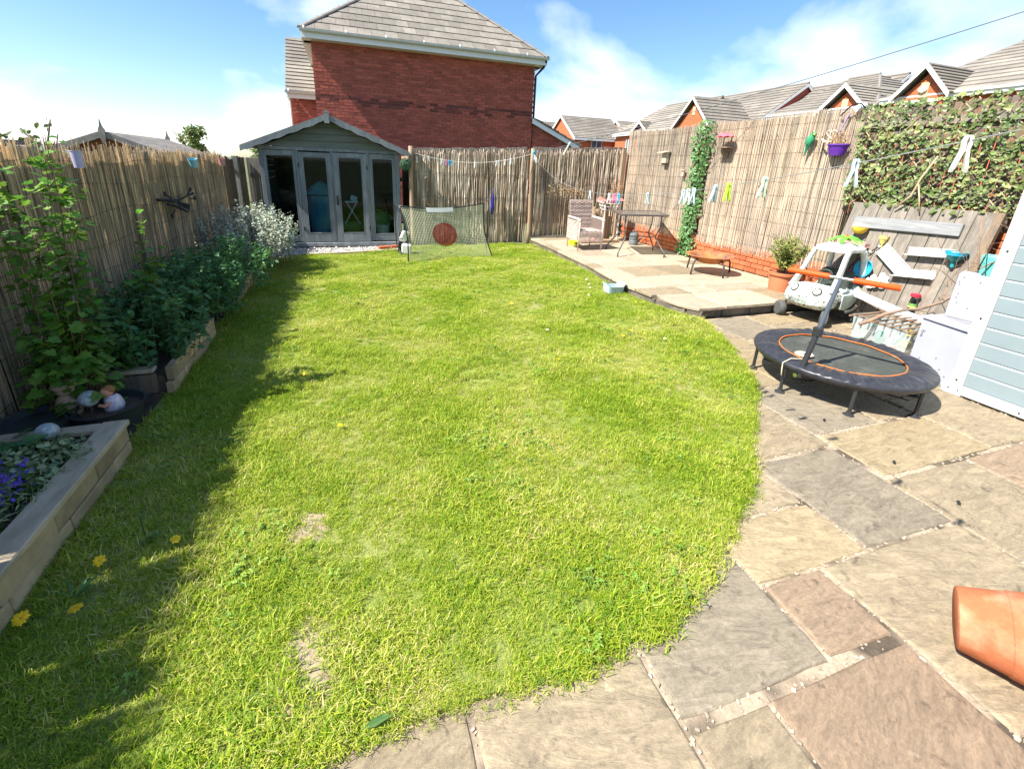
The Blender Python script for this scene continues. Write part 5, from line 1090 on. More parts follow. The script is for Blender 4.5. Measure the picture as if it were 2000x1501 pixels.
# ------------------------------------------------------------------ fire pit
M_rust = mat('rusted_steel', (.42, .15, .05), (.20, .10, .06), var=.3, scale=14, rough=.85, mixscale=4); FC = Vector((5.20, 5.38, TZ)); M_iron = mat('dark_iron', (.055, .05, .045), var=.25, rough=.6)
t = T('fire_pit', 'low rusty steel fire bowl on four curved legs on the terrace', 'fire pit', FC)
g = MB(); prof = [(0, .15)] + [(.30 * math.sin(k / 10 * 1.2) / math.sin(1.2), .15 + .125 * (1 - math.cos(k / 10 * 1.2)) / (1 - math.cos(1.2))) for k in range(1, 11)]; g.lathe(prof + [(.345, .283), (.347, .277), (.30, .268)] + [(r, z - .008) for r, z in prof[::-1][1:]], FC, 40); part('bowl', g, M_rust, t, smooth='auto')
for deg in (100, 190, 262, 350):
    a_ = math.radians(deg); d = Vector((math.cos(a_), math.sin(a_), 0)); g = MB()
    pts = [FC + d * r + Vector((0, 0, z)) for r, z in ((.26, .235), (.32, .215), (.355, .16), (.365, .08), (.375, .005))]; g.tube(pts, .013, 8); part('leg', g, M_iron, t, smooth=True)
# ------------------------------------------------------------------ potted shrub
M_terra = mat('terracotta_plastic', (.52, .175, .085), var=.08, scale=5, rough=.55); PC = Vector((5.42, 4.30, TZ))
t = T('terracotta_pot', 'terracotta coloured pot at the terrace edge holding the small green shrub', 'pot', PC)
g = MB(); g.lathe([(0, .0), (.135, 0), (.152, .2), (.16, .205), (.175, .215), (.18, .25), (.168, .252), (.16, .22), (.15, .2)], PC, 32); part('pot_body', g, M_terra, t, smooth='auto'); g = MB(); g.lathe([(0, .222), (.158, .215)], PC, 24); part('potting_soil', g, M_soil, t)
# ------------------------------------------------------------------ big fallen pot, bottom right
t = T('fallen_pot', 'large terracotta plant pot lying on its side at the bottom right corner', 'pot', (2.1, .5, .1)); M_terra2 = mat('clay_pot', (.44, .135, .058), (.50, .24, .14), var=.16, scale=18, rough=.85, bump=.25, bscale=110, mixscale=9, mixlo=.5, mixhi=.75)
c0 = Vector((1.935, .575, .110)); ax = Vector((.5, -.8, .21)).normalized(); Rp = ax.to_track_quat('Z', 'Y').to_matrix()
def potp(): return [(0, 0), (.096, 0), (.1005, .003), (.103, .012), (.127, .118), (.1285, .120), (.131, .122), (.152, .225), (.163, .228), (.168, .30), (.155, .30), (.150, .24), (.12, .1), (.095, .02), (0, .02)]
g = MB(); g.lathe(potp(), c0 - ax * .0, 56, Rp); part('pot_body', g, M_terra2, t, smooth='auto')
# ------------------------------------------------------------------ grey-blue basket on the lawn
t = T('plastic_basket', 'pale grey blue plastic basket with raised ends lying on the lawn', 'basket', (3.3, 4.98, .02)); M_bk = mat('grey_blue_plastic', (.42, .52, .58), var=.06, rough=.45)
c0 = Vector((3.30, 4.98, .03)); g = MB(); ou = [(-.13, -.085), (.13, -.085), (.13, .085), (-.13, .085)]; Rb = Matrix.Rotation(-.05, 3, 'Z')
def bk(x, y, z, s_=1): return c0 + Rb @ Vector((x * s_, y * s_, z))
N_ = 40; vs = []; base = []
def rr2(a_, rx, ry): c_, s_ = math.cos(a_), math.sin(a_); k = 6; return (abs(c_) ** (2 / k) * (1 if c_ > 0 else -1) * rx, abs(s_) ** (2 / k) * (1 if s_ > 0 else -1) * ry)
for lay, (sx, f) in enumerate(((.86, 0), (1.0, 1), (1.05, 1), (1.05, .97), (.95, .97), (.82, .04))):
    for k in range(N_):
        a_ = 2 * math.pi * (k + .5) / N_; x, y = rr2(a_, .135 * sx, .088 * sx); top = .085 + .045 * min(1, max(0, (abs(x) - .085) / .04)) ** 1.2; z = 0 if f == 0 else (.006 if f == .04 else top * f); vs.append(bk(x, y, z))
g.add(vs, [(l * N_ + k, l * N_ + (k + 1) % N_, (l + 1) * N_ + (k + 1) % N_, (l + 1) * N_ + k) for l in range(5) for k in range(N_)] + [tuple(range(N_))[::-1], tuple(5 * N_ + k for k in range(N_))]); part('basket_body', g, M_bk, t, smooth='auto')
# ------------------------------------------------------------------ goal
M_net = mat('net_cord', (.80, .80, .55), var=.1, rough=.8); t = T('football_goal', 'small black framed practice goal with square mesh net and white top tag', 'goal', (1.6, 7.5, 0))
BLf, BRf, TL, TR = Vector((.90, 7.32, .01)), Vector((2.44, 7.64, .01)), Vector((.80, 7.52, .90)), Vector((2.26, 7.66, .945))
def bow(a_, b_, off, n=14): return [a_.lerp(b_, k / n) + Vector(off) * math.sin(math.pi * k / n) for k in range(n + 1)]
topb = bow(TL, TR, (0, 0, -.065)); botb = bow(BLf, BRf, (0, .10, .0)); lf = bow(BLf, TL, (.05, 0, 0)); rf_ = bow(BRf, TR, (-.06, .0, 0))
for nm, pts in (('top_bar', topb), ('ground_bar', botb), ('side_bar', lf), ('side_bar', rf_)): g = MB(); g.tube(pts, .011, 6); part(nm, g, M_blk, t, smooth=True)
def interp(P, t_): k = t_ * (len(P) - 1); i = min(int(k), len(P) - 2); return P[i].lerp(P[i + 1], k - i)
def coons(u, v): return interp(botb, u) * (1 - v) + interp(topb, u) * v + interp(lf, v) * (1 - u) + interp(rf_, v) * u - (BLf * (1 - u) * (1 - v) + BRf * u * (1 - v) + TL * (1 - u) * v + TR * u * v)
g = MB()
def strip(pts, w_):
    vs = []
    for i, p in enumerate(pts):
        d = (pts[min(i + 1, len(pts) - 1)] - pts[max(i - 1, 0)]).normalized(); s_ = d.cross(Vector((0, 1, 0))).normalized() * w_; vs += [p - s_, p + s_]
    g.add(vs, [(2 * i, 2 * i + 1, 2 * i + 3, 2 * i + 2) for i in range(len(pts) - 1)])
for k in range(1, 52): strip([coons(k / 52, j / 14) for j in range(15)], .0028)
for k in range(1, 32): strip([coons(j / 18, k / 32) + Vector((0, .002, 0)) for j in range(19)], .0028)
part('net', g, M_net, t, kind='stuff')
g = MB(); g.grid(lambda u, v: coons(lerp(.30, .62, u), lerp(.93, 1.015, v)) + Vector((0, -.015, 0)), 14, 4); part('white_tag', g, mat('white_vinyl', (.78, .78, .78), var=.05, rough=.5), t, smooth=True)
g = MB(); cc = coons(.47, .46)
def disc(u, v):
    a_ = u * 2 * math.pi; q = coons(.475 + .155 * v * math.cos(a_), .49 + .235 * v * math.sin(a_)); return q + Vector((0, -.008, 0))
m_ = bpy.data.materials.new('red_mesh_target'); m_.use_nodes = True; nt = m_.node_tree; nt.nodes.clear(); o_ = nt.nodes.new('ShaderNodeOutputMaterial'); tr_ = nt.nodes.new('ShaderNodeBsdfTransparent'); df = nt.nodes.new('ShaderNodeBsdfDiffuse'); df.inputs[0].default_value = (.34, .035, .03, 1); mxs = nt.nodes.new('ShaderNodeMixShader'); mxs.inputs[0].default_value = .74; nt.links.new(tr_.outputs[0], mxs.inputs[1]); nt.links.new(df.outputs[0], mxs.inputs[2]); nt.links.new(mxs.outputs[0], o_.inputs[0])
g.grid(disc, 32, 5, closeu=True); part('red_target', g, m_, t)
g = MB(); g.tube([TL, TL + Vector((-.06, .1, .02)), Vector((.78, 7.95, .5)), Vector((.80, 8.1, .2)), Vector((.86, 7.9, .02)), BLf], .009, 6); g.tube([TR, Vector((2.34, 7.9, .5)), Vector((2.42, 7.9, .02)), BRf], .008, 6); part('rear_stay', g, M_blk, t, smooth=True)
t = T('folded_goal_bag', 'black and white fabric bag slumped behind the goal at its left post', 'bag', (1.02, 8.1, .2)); g = MB(); g.box((.93, 8.05, .33), (.14, .06, .20), (.3, .3, .4)); g.box((.96, 8.0, .12), (.17, .08, .18), (.2, .1, -.3)); part('white_panel', g, M_whitep, t, bevel=.02); g = MB(); g.box((.90, 8.12, .22), (.12, .08, .40), (.1, .1, .2)); part('black_panel', g, M_dark, t, bevel=.02)
# ------------------------------------------------------------------ wicker chair
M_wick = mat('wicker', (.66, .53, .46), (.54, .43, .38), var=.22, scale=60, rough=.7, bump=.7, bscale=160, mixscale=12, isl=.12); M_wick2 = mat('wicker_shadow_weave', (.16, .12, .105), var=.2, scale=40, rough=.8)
t = T('wicker_armchair', 'grey brown woven rattan armchair facing the lawn on the terrace', 'armchair', (4.32, 7.55, TZ))
x0, x1, yf, yb = 4.03, 4.56, 7.42, 7.95; zf = TZ
def weave(g, fn, n, m_):  # horizontal strands following fn(u,v)
    pass
g = MB(); g.box((4.295, 7.90, zf + .60), (.49, .05, .56), (-.10, 0, 0)); part('back_core', g, M_wick2, t, bevel=.02)
gs, gq = MB(), MB()
for k in range(22):
    z = zf + .36 + k * .0248; yy = 7.842 + (z - zf - .34) * .10
    gs.tube([(4.05 + j * .049, yy + (.006 if (j + k) % 2 else -.004), z) for j in range(11)], .0085 if k % 3 else .006, 5)
part('back_weave', gs, M_wick, t, kind='stuff')
g = MB(); g.box((4.295, 7.67, zf + .33), (.48, .44, .05)); part('seat', g, M_wick2, t, bevel=.015)
gs = MB()
for k in range(18): gs.tube([(4.06 + j * .047, 7.44 + k * .0245, zf + .356 + (.005 if (j + k) % 2 else -.003)) for j in range(11)], .009, 5)
for k in range(8): gs.tube([(4.06 + j * .047, 7.432 + (.005 if (j + k) % 2 else -.003), zf + .165 + k * .0238) for j in range(11)], .009, 5)
part('seat_weave', gs, M_wick, t, kind='stuff')
for s_, xx in ((-1, 4.045), (1, 4.545)):
    g = MB(); g.box((xx, 7.66, zf + .36), (.035, .44, .36)); ap = part('arm_panel', g, M_wick2, t, bevel=.012)
    gs = MB()
    for k in range(15): gs.tube([(xx + s_ * .018, 7.44 + j * .045, zf + .19 + k * .0238) for j in range(11)], .009, 5)
    part('arm_weave', gs, M_wick, t, kind='stuff')
    g = MB(); g.tube([(xx, 7.42, zf + .54), (xx, 7.5, zf + .565), (xx, 7.9, zf + .575)], .026, 8); part('armrest', g, M_wick, t, smooth=True)
    for yy in (7.44, 7.88): g = MB(); g.tube([(xx - s_ * .005, yy, zf + .56), (xx - s_ * .005, yy, zf)], [.018, .013], 8); part('leg', g, M_wick, t, smooth=True)
g = MB(); g.lathe([(0, TZ), (.105, TZ), (.115, TZ + .075), (.105, TZ + .07), (0, TZ + .06)], (4.28, 8.05, 0), 24); tag(part('lime_dish', g, mat('lime_dish', (.55, .62, .03), rough=.4, var=.05), None, smooth='auto'), 'lime green dish under the wicker armchair', 'dish')
# ------------------------------------------------------------------ table
M_tf = mat('table_frame', (.10, .09, .08), var=.2, rough=.4, spec=.4); t = T('glass_table', 'rectangular glass topped patio table with bent dark metal legs', 'table', (5.1, 7.1, TZ))
tl, bl, br, tr_2 = Vector((4.80, 7.62, .845)), Vector((4.50, 6.80, .845)), Vector((5.36, 6.66, .845)), Vector((5.72, 7.46, .845))
g = MB(); g.tube([tl, bl, br, tr_2], .016, 8, closed=True); part('rim', g, M_tf, t)
g = MB(); g.add([p + Vector((0, 0, .006)) for p in (tl, bl, br, tr_2)] + [p - Vector((0, 0, .0)) for p in (tl, bl, br, tr_2)], [(0, 1, 2, 3), (7, 6, 5, 4)]); part('glass_top', g, M_glass2, t)
feet = [(4.70, 7.50), (4.47, 6.74), (5.30, 6.55), (5.60, 7.28)]; cc_ = (tl + bl + br + tr_2) / 4
for (fx, fy), c_ in zip(feet, (tl, bl, br, tr_2)):
    i_ = c_.lerp(cc_, .22); m1 = c_.lerp(cc_, .34); g = MB(); g.tube([Vector((i_.x, i_.y, .83)), Vector((i_.x, i_.y, .62)), Vector((m1.x, m1.y, .48)), Vector((m1.x, m1.y, .44)), Vector((lerp(m1.x, fx, .7), lerp(m1.y, fy, .7), .27)), Vector((fx, fy, .20)), Vector((fx, fy, TZ + .004))], .0125, 8); part('leg', g, M_tf, t, smooth=True)
g = MB(); g.tube([Vector((c_.lerp(cc_, .34).x, c_.lerp(cc_, .34).y, .46)) for c_ in (tl, bl, br, tr_2)], .009, 6, closed=True); part('lower_ring', g, M_tf, t)
# watering can
t = T('watering_can', 'dark grey watering can with looped handle under the glass table', 'watering can', (5.59, 7.92, TZ)); M_can = mat('can_grey', (.15, .17, .18), var=.12, rough=.45)
g = MB(); g.lathe([(0, 0), (.085, 0), (.092, .02), (.092, .09), (.087, .10), (.092, .11), (.09, .20), (.075, .24), (.045, .25), (.04, .24)], (5.59, 7.92, TZ), 24); part('body', g, M_can, t, smooth='auto'); g = MB(); g.tube([(5.52, 7.92, TZ + .23), (5.56, 7.92, TZ + .29), (5.64, 7.92, TZ + .29), (5.69, 7.92, TZ + .2), (5.69, 7.92, TZ + .1)], .012, 8); part('handle', g, M_can, t, smooth=True); g = MB(); g.tube([(5.68, 7.92, TZ + .04), (5.76, 7.9, TZ + .14), (5.8, 7.9, TZ + .22)], [.022, .014, .012], 8); part('spout', g, M_can, t, smooth=True)
# old brazier with red cloth and logs
t = T('wire_brazier', 'white wire basket stand draped with faded red cloth in the corner behind the table', 'brazier', (5.3, 8.4, TZ)); M_wire2 = mat('white_wire', (.62, .58, .52), rough=.5, var=.1); M_cloth = mat('faded_red_cloth', (.55, .15, .13), var=.25, scale=10, rough=.9)
for k in range(3):
    g = MB(); g.tube([(5.26 + (.26 - .03 * k) * math.cos(a_), 8.45 + (.2 - .03 * k) * math.sin(a_), TZ + .82 - k * .07 + .03 * math.sin(a_)) for a_ in [2 * math.pi * j / 20 for j in range(20)]], .008, 6, closed=True); part('hoop', g, M_wire2, t, smooth=True)
for k in range(7): a_ = math.pi + .2 + k * .45; g = MB(); g.tube([(5.26 + .26 * math.cos(a_), 8.45 + .2 * math.sin(a_), TZ + .82), (5.26 + .18 * math.cos(a_), 8.45 + .12 * math.sin(a_), TZ + .60)], .006, 5); part('wire', g, M_wire2, t)
g = MB(); g.grid(lambda u, v: (5.02 + .48 * u, 8.3 + .3 * v, TZ + .82 + .07 * math.sin(u * 9) * v + .05 * u + .02 * math.sin(v * 14 + u * 5)), 16, 10); part('cloth', g, M_cloth, t, smooth=True)
for (x, y) in ((5.08, 8.32), (5.44, 8.34), (5.26, 8.62)): g = MB(); g.tube([(x, y, TZ + .8), (x + .01, y, TZ)], .014, 6); part('leg', g, M_wire2, t)
for k, (x, y, h, r) in enumerate(((4.93, 8.45, .62, .05), (5.05, 8.5, .66, .06), (5.17, 8.47, .64, .055), (5.28, 8.55, .60, .05), (4.99, 8.6, .7, .05), (5.38, 8.6, .5, .05))):
    g = MB(); g.tube([(x, y, TZ), (x + U(-.02, .02), y, TZ + h)], [r, r * .9], 9); tag(part('upright_log', g, M_post, None, smooth='auto'), ('leftmost of the front split logs behind the armchair', 'second split log from the left behind the armchair', 'split log under the middle of the wire basket', 'split log at the back under the right of the wire basket', 'tallest split log at the back left of the stack', 'shortest split log, rightmost under the wire basket')[k], 'log', 'logs stacked in the corner')
t = T('rag_doll', 'small cream and pink soft toy slumped by the logs behind the armchair', 'soft toy', (4.86, 8.28, TZ)); M_dollc = mat('cream_cloth', (.62, .50, .36), var=.15, rough=.9); M_dollp = mat('pink_cloth', (.72, .22, .26), var=.15, rough=.9)
g = MB(); g.sphere((4.84, 8.24, TZ + .06), .055, 12, 8); part('body', g, M_dollp, t, smooth=True); g = MB(); g.sphere((4.80, 8.27, TZ + .14), .045, 12, 8); g.sphere((4.77, 8.25, TZ + .04), .03, 8, 6, (1.6, 1, 1)); g.tube([(4.8, 8.27, TZ + .17), (4.81, 8.28, TZ + .26), (4.82, 8.3, TZ + .30)], [.03, .018, .004], 8); part('head', g, M_dollc, t, smooth=True)
g = MB(); g.box((4.98, 8.28, TZ + .03), (.9, .2, .05), (0, 0, .03)); tag(part('timber_plank', g, M_post, None, bevel=.004), 'flat timber plank lying in front of the upright logs', 'plank')
# hanging plant above the armchair
# ------------------------------------------------------------------ things on the right fence
FX = 5.865
t = T('bird_box', 'pale open fronted bird box near the left end of the reed fence', 'bird box', (FX, 7.6, 1.85)); M_bbox = mat('pale_wood', (.46, .40, .29), var=.2, scale=12, rough=.8)
g = MB(); g.box((FX - .06, 7.60, 1.83), (.012, .115, .18)); g.box((FX - .03, 7.54, 1.83), (.06, .012, .18)); g.box((FX - .03, 7.66, 1.83), (.06, .012, .18)); g.box((FX - .03, 7.6, 1.745), (.06, .108, .012)); part('box_body', g, M_bbox, t); g = MB(); g.box((FX - .06, 7.63, 1.935), (.16, .22, .014), (0, -.2, 0)); part('box_roof', g, M_bbox, t)
t = T('bird_feeder', 'rustic bird table with pink umbrella shaped roof on the reed fence', 'bird feeder', (FX, 6.1, 2.05)); M_pinkr = mat('pink_shade', (.78, .13, .17), var=.12, rough=.5)
g = MB(); vs = [Vector((FX - .11, 6.10, 2.205))]; nn = 16
for k in range(nn): a_ = 2 * math.pi * k / nn; vs.append(Vector((FX - .11 + .10 * math.cos(a_), 6.10 + .17 * math.sin(a_), 2.14 - .012 * (k % 2))))
g.add(vs, [(0, k + 1, (k + 1) % nn + 1) for k in range(nn)]); part('umbrella_roof', g, M_pinkr, t)
g = MB(); g.box((FX - .08, 6.10, 1.975), (.14, .24, .018)); g.box((FX - .05, 6.10, 1.945), (.06, .12, .05)); g.box((FX - .02, 6.1, 1.9), (.02, .06, .14)); part('tray', g, M_fence, t)
for s_ in (-1, 1): g = MB(); g.box((FX - .05, 6.10 + s_ * .08, 2.06), (.012, .012, .17)); part('post', g, M_fence, t)
t = T('parrot_ornament', 'green parrot ornament clinging to the reed fence', 'ornament', (FX, 4.7, 2.0)); M_parrot = mat('parrot_green', (.05, .33, .10), (.03, .22, .12), var=.25, scale=20, rough=.5)
g = MB(); pts = [(4.655, 2.115, .012), (4.665, 2.09, .034), (4.68, 2.04, .045), (4.70, 1.98, .036), (4.715, 1.92, .018), (4.725, 1.86, .010), (4.73, 1.83, .004)]; g.tube([(FX - .04, y, z) for y, z, r in pts], [r for y, z, r in pts], 12); part('body', g, M_parrot, t, smooth=True)
g = MB(); g.sphere((FX - .05, 4.645, 2.10), .028, 12, 8); part('head', g, M_parrot, t, smooth=True); g = MB(); g.tube([(FX - .07, 4.625, 2.10), (FX - .085, 4.61, 2.09)], [.010, .002], 6); part('beak', g, M_yel, t); g = MB(); g.sphere((FX - .075, 4.70, 2.02), .03, 10, 6, (.4, .8, 2.0)); part('wing', g, M_parrot, t, smooth=True)
t = T('purple_wall_basket', 'purple wall planter with dried flowers under a wire heart', 'planter', (FX, 4.3, 1.9)); M_purple = mat('purple_glaze', (.115, .025, .33), var=.12, rough=.25, spec=.6)
g = MB(); R_ = []
for r_, z in ((.0, 1.835), (.075, 1.835), (.095, 1.87), (.118, 1.965), (.128, 1.968), (.128, 1.955), (.11, 1.95)):
    pass
g.lathe([(0, 0), (.082, .0), (.10, .03), (.122, .13), (.132, .135), (.132, .12), (.115, .115), (0, .11)], (FX - .012, 4.30, 1.835), 24, R=None, a0=math.pi / 2, a1=math.pi * 1.5); part('basket', g, M_purple, t, smooth='auto')
g = MB()
for k in range(70): p = Vector((FX - .06 + U(-.04, .04), 4.30 + U(-.10, .10), 1.95)); q = p + Vector((U(-.05, .02), U(-.04, .04), U(.04, .17))); g.tube([p, p.lerp(q, .5) + Vector((U(-.01, .01),) * 3), q], .0022, 3, cap=False); g.sphere(q, U(.004, .009), 5, 4)
part('dried_flowers', g, mat('dried_stem', (.42, .28, .16), var=.3, rough=.9), t, kind='stuff')
t = T('wire_heart', 'cream wire heart ornament with curled base beside the purple planter', 'ornament', (FX, 4.4, 2.1)); M_creamw = mat('cream_wire', (.62, .52, .38), var=.1, rough=.5)
g = MB(); hp = []
for k in range(28): a_ = 2 * math.pi * k / 28; hx_ = 16 * math.sin(a_) ** 3; hz_ = 13 * math.cos(a_) - 5 * math.cos(2 * a_) - 2 * math.cos(3 * a_) - math.cos(4 * a_); hp.append((FX - .06, 4.40 - hx_ * .0042 + hz_ * .0012, 2.09 + hz_ * .0038))
g.tube(hp, .006, 6, closed=True); part('heart', g, M_creamw, t, smooth=True)
for s_ in (0, 1): g = MB(); g.tube([(FX - .05 - .02 * s_, 4.53 - .03 * s_, 2.04), (FX - .08, 4.47, 2.0 + .02 * s_), (FX - .08, 4.40, 1.995), (FX - .07, 4.33, 2.02)], .007, 6); part('curl', g, M_creamw, t, smooth=True)
g = MB(); g.tube([(FX - .01, 4.28, 2.32), (FX - .03, 4.30, 2.22), (FX - .035, 4.33, 2.1), (FX - .03, 4.30, 2.02)], [.012, .01, .008, .012], 5); tag(part('purple_ribbon', g, mat('lilac_ribbon', (.36, .26, .42), var=.2, rough=.8), None), 'faded lilac ribbon trailing down the reeds above the wire heart', 'ribbon')
t = T('hanging_bracket', 'dark curved hook with pale end cap on top of the reed fence', 'bracket', (FX, 4.2, 2.38)); g = MB(); g.tube([(FX - .02, 4.38, 2.30), (FX - .05, 4.28, 2.38), (FX - .06, 4.20, 2.42), (FX - .05, 4.14, 2.41), (FX - .02, 4.10, 2.36)], .008, 6); part('hook', g, M_dark, t, smooth=True); g = MB(); g.cyl((FX - .05, 4.19, 2.36), (FX + .06, 4.17, 2.40), .035, n=14); part('end_cap', g, M_whitep, t, smooth='auto')
t = T('fence_ornament', 'small brown resin animal ornament low on the reed fence behind the clothes line', 'ornament', (FX, 5.3, 1.45)); M_resin = mat('brown_resin', (.30, .20, .10), (.16, .10, .06), var=.3, scale=20, rough=.6, mixscale=18)
g = MB(); g.sphere((FX - .03, 5.30, 1.47), .04, 12, 8, (.6, 1, 1)); g.sphere((FX - .03, 5.26, 1.40), .034, 12, 8, (.6, 1, 1.4)); g.sphere((FX - .03, 5.34, 1.42), .02, 8, 6); part('body', g, M_resin, t, smooth=True); g = MB(); g.tube([(FX - .03, 5.26, 1.36), (FX - .03, 5.24, 1.31), (FX - .03, 5.26, 1.27)], [.014, .01, .004], 6); part('tail', g, M_resin, t)
t = T('small_wooden_ledge', 'tiny wooden ledge ornament between the bird box and the leafy strip', 'ornament', (FX, 7.05, 1.6)); g = MB(); g.box((FX - .03, 7.05, 1.62), (.05, .10, .015), (0, 0, .2)); g.box((FX - .02, 7.05, 1.56), (.03, .05, .10)); part('ledge', g, M_bbox, t)
# black pot behind the white panel top right
g = MB(); g.lathe([(0, 0), (.05, 0), (.075, .15), (.08, .15), (.08, .13)], (5.18, 2.12, 1.22), 18); tag(part('black_planter', g, M_dark, None, smooth='auto'), 'small black plant pot beside the shed corner under the ivy', 'pot')
# ------------------------------------------------------------------ left fence hangings
LX = -1.835
M_lil = mat('lilac_tin', (.42, .40, .58), var=.06, rough=.5); M_bl = mat('sky_blue_tin', (.20, .46, .56), var=.08, rough=.5); M_pk = mat('coral_tin', (.52, .25, .22), var=.08, rough=.5)
for (y, z, r, h, m_, lab, tl_) in ((4.15, 1.435, .035, .115, M_lil, 'lilac tin cup hung on the left fence, nearest of three', 0), (6.88, 1.41, .05, .10, M_bl, 'sky blue tin cup tilted on the left fence, middle of three', .25), (8.35, 1.41, .05, .11, M_pk, 'coral pink tin cup on the left fence, farthest of three', .05)):
    t = T('hanging_tin', lab, 'cup', (LX + .04, y, z), 'coloured tins on the left fence'); g = MB(); R = Matrix.Rotation(tl_, 3, 'X'); g.lathe([(0, 0), (r * .82, 0), (r, h), (r * 1.05, h), (r * 1.05, h - .006), (r * .94, h - .006), (r * .78, .005), (0, .005)], (LX + .045, y, z), 22, R); part('tin_body', g, m_, t, smooth='auto')
t = T('lizard_ornament', 'black wire lizard ornament with ribbed back on the left fence', 'ornament', (LX, 6.0, 1.05)); yb = lambda y: y
g = MB(); g.tube([(LX + .02, 5.55, 1.105), (LX + .025, 5.75, 1.09), (LX + .03, 5.95, 1.06), (LX + .03, 6.2, 1.065), (LX + .03, 6.5, 1.09), (LX + .03, 6.7, 1.10)], [.016, .014, .02, .012, .009, .016], 6); part('spine', g, M_dark, t)
for k in range(6): y = 5.86 + k * .075; g = MB(); g.tube([(LX + .03, y - .10, 1.045 - k * .013), (LX + .05, y + .05, 1.02 - k * .022), (LX + .05, y + .15, 1.03 - k * .02), (LX + .03, y + .25 - k * .02, 1.045 - k * .010)], .0095, 5); part('rib', g, M_dark, t)
for (y, z) in ((5.75, 1.15), (6.62, 1.15), (6.74, 1.04), (5.85, .915), (6.45, .97)): g = MB(); g.sphere((LX + .03, y, z), .028, 8, 6, (.5, 1, 1)); g.tube([(LX + .03, y, z), (LX + .03, lerp(y, 6.2, .35), lerp(z, 1.04, .5))], .008, 5); part('foot', g, M_dark, t)
# ------------------------------------------------------------------ topiary ball, lantern, blue tube
t = T('topiary_ball', 'round green topiary ball hanging from the right corner of the summerhouse', 'topiary', (1.08, 8.78, 1.53)); g = MB(); g.sphere((1.08, 8.78, 1.53), .085, 16, 10); part('core', g, M_dark, t)
M_top = mat('topiary_leaf', (.06, .14, .075), var=.3, isl=.4, rough=.6); g = MB()
for k in range(1300):
    d = Vector((rnd.gauss(0, 1), rnd.gauss(0, 1), rnd.gauss(0, 1))).normalized(); leaf_mesh(g, LEAF_OVAL, Vector((1.08, 8.78, 1.53)) + d * U(.085, .105), (d + Vector((U(-1, 1), U(-1, 1), U(-1, 1))) * .7).normalized(), U(0, 6), U(.014, .024))
part('leaves', g, M_top, t, kind='stuff'); g = MB(); g.tube([(1.08, 8.78, 1.62), (1.05, 8.82, 1.72)], .003, 4); part('string', g, M_dark, t)
t = T('hanging_lantern', 'small dark metal lantern hanging on the gate post', 'lantern', (1.30, 8.86, 1.65)); g = MB(); g.box((1.30, 8.86, 1.55), (.05, .05, .008)); g.box((1.30, 8.86, 1.70), (.056, .056, .01)); 
for sx in (-1, 1):
    for sy in (-1, 1): g.box((1.30 + sx * .024, 8.86 + sy * .024, 1.625), (.005, .005, .15))
g.tube([(1.27, 8.86, 1.70), (1.28, 8.86, 1.76), (1.30, 8.86, 1.78), (1.32, 8.86, 1.76), (1.33, 8.86, 1.70)], .004, 5); part('frame', g, M_dark, t); g = MB(); g.box((1.30, 8.86, 1.625), (.042, .042, .14)); part('glass', g, M_clear, t)
g = MB(); g.tube([(2.83, 8.94, 1.12), (2.825, 8.93, .95), (2.815, 8.92, .8), (2.81, 8.92, .62)], [.008, .02, .03, .012], 8); tag(part('blue_tube', g, mat('cobalt_tube', (.02, .025, .30), rough=.4, var=.1), None, smooth=True), 'dark blue tube hanging against the bark fence right of the goal', 'tube')
t = T('metal_plant_stand', 'tall thin dark metal garden ornament leaning on the bark fence', 'ornament', (1.5, 8.86, .7)); g = MB(); g.tube([(1.42, 8.88, .2), (1.44, 8.87, .9), (1.46, 8.87, 1.35)], .008, 5); g.tube([(1.38, 8.88, .9), (1.6, 8.87, .75), (1.72, 8.86, .98)], .009, 5); g.tube([(1.44, 8.87, 1.2), (1.58, 8.87, 1.0), (1.66, 8.87, .85)], .009, 5); g.sphere((1.46, 8.87, 1.3), .035, 8, 6); part('frame', g, M_fence, t)
# ------------------------------------------------------------------ black pots with gnomes
M_bpot = mat('black_tub', (.035, .045, .045), var=.2, rough=.6); t = T('black_tub', 'wide black plastic tub between the two raised beds, holding two figurines', 'tub', (-1.42, 2.88, 0))
g = MB(); g.lathe([(0, .01), (.135, .0), (.175, .15), (.185, .165), (.175, .165), (.16, .12), (0, .11)], (-1.40, 2.90, 0), 32); part('body', g, M_bpot, t, smooth='auto'); g = MB(); g.lathe([(0, .125), (.16, .125)], (-1.40, 2.90, 0), 24); part('potting_soil', g, M_soil, t)
g = MB(); g.lathe([(0, .0), (.12, .0), (.155, .17), (.165, .175), (.15, .17), (.14, .14), (0, .13)], (-1.66, 2.80, 0), 28); tag(part('black_pot', g, M_bpot, None, smooth='auto'), 'smaller black pot by the reed fence behind the tub of figurines', 'pot')
t = T('stone_figurine', 'sandy coloured crouching figure statuette in front of the reed screen', 'statuette', (-1.56, 2.90, .1)); M_fig = mat('sandstone_figure', (.40, .27, .19), var=.2, scale=30, rough=.8); c = Vector((-1.58, 2.92, .12))
g = MB(); g.lathe([(0, 0), (.052, .0), (.06, .03), (.055, .07), (.048, .10), (.03, .12)], c, 16); g.sphere(c + Vector((0, 0, .155)), .045, 14, 10, (1, 1, 1.05)); part('body', g, M_fig, t, smooth=True)
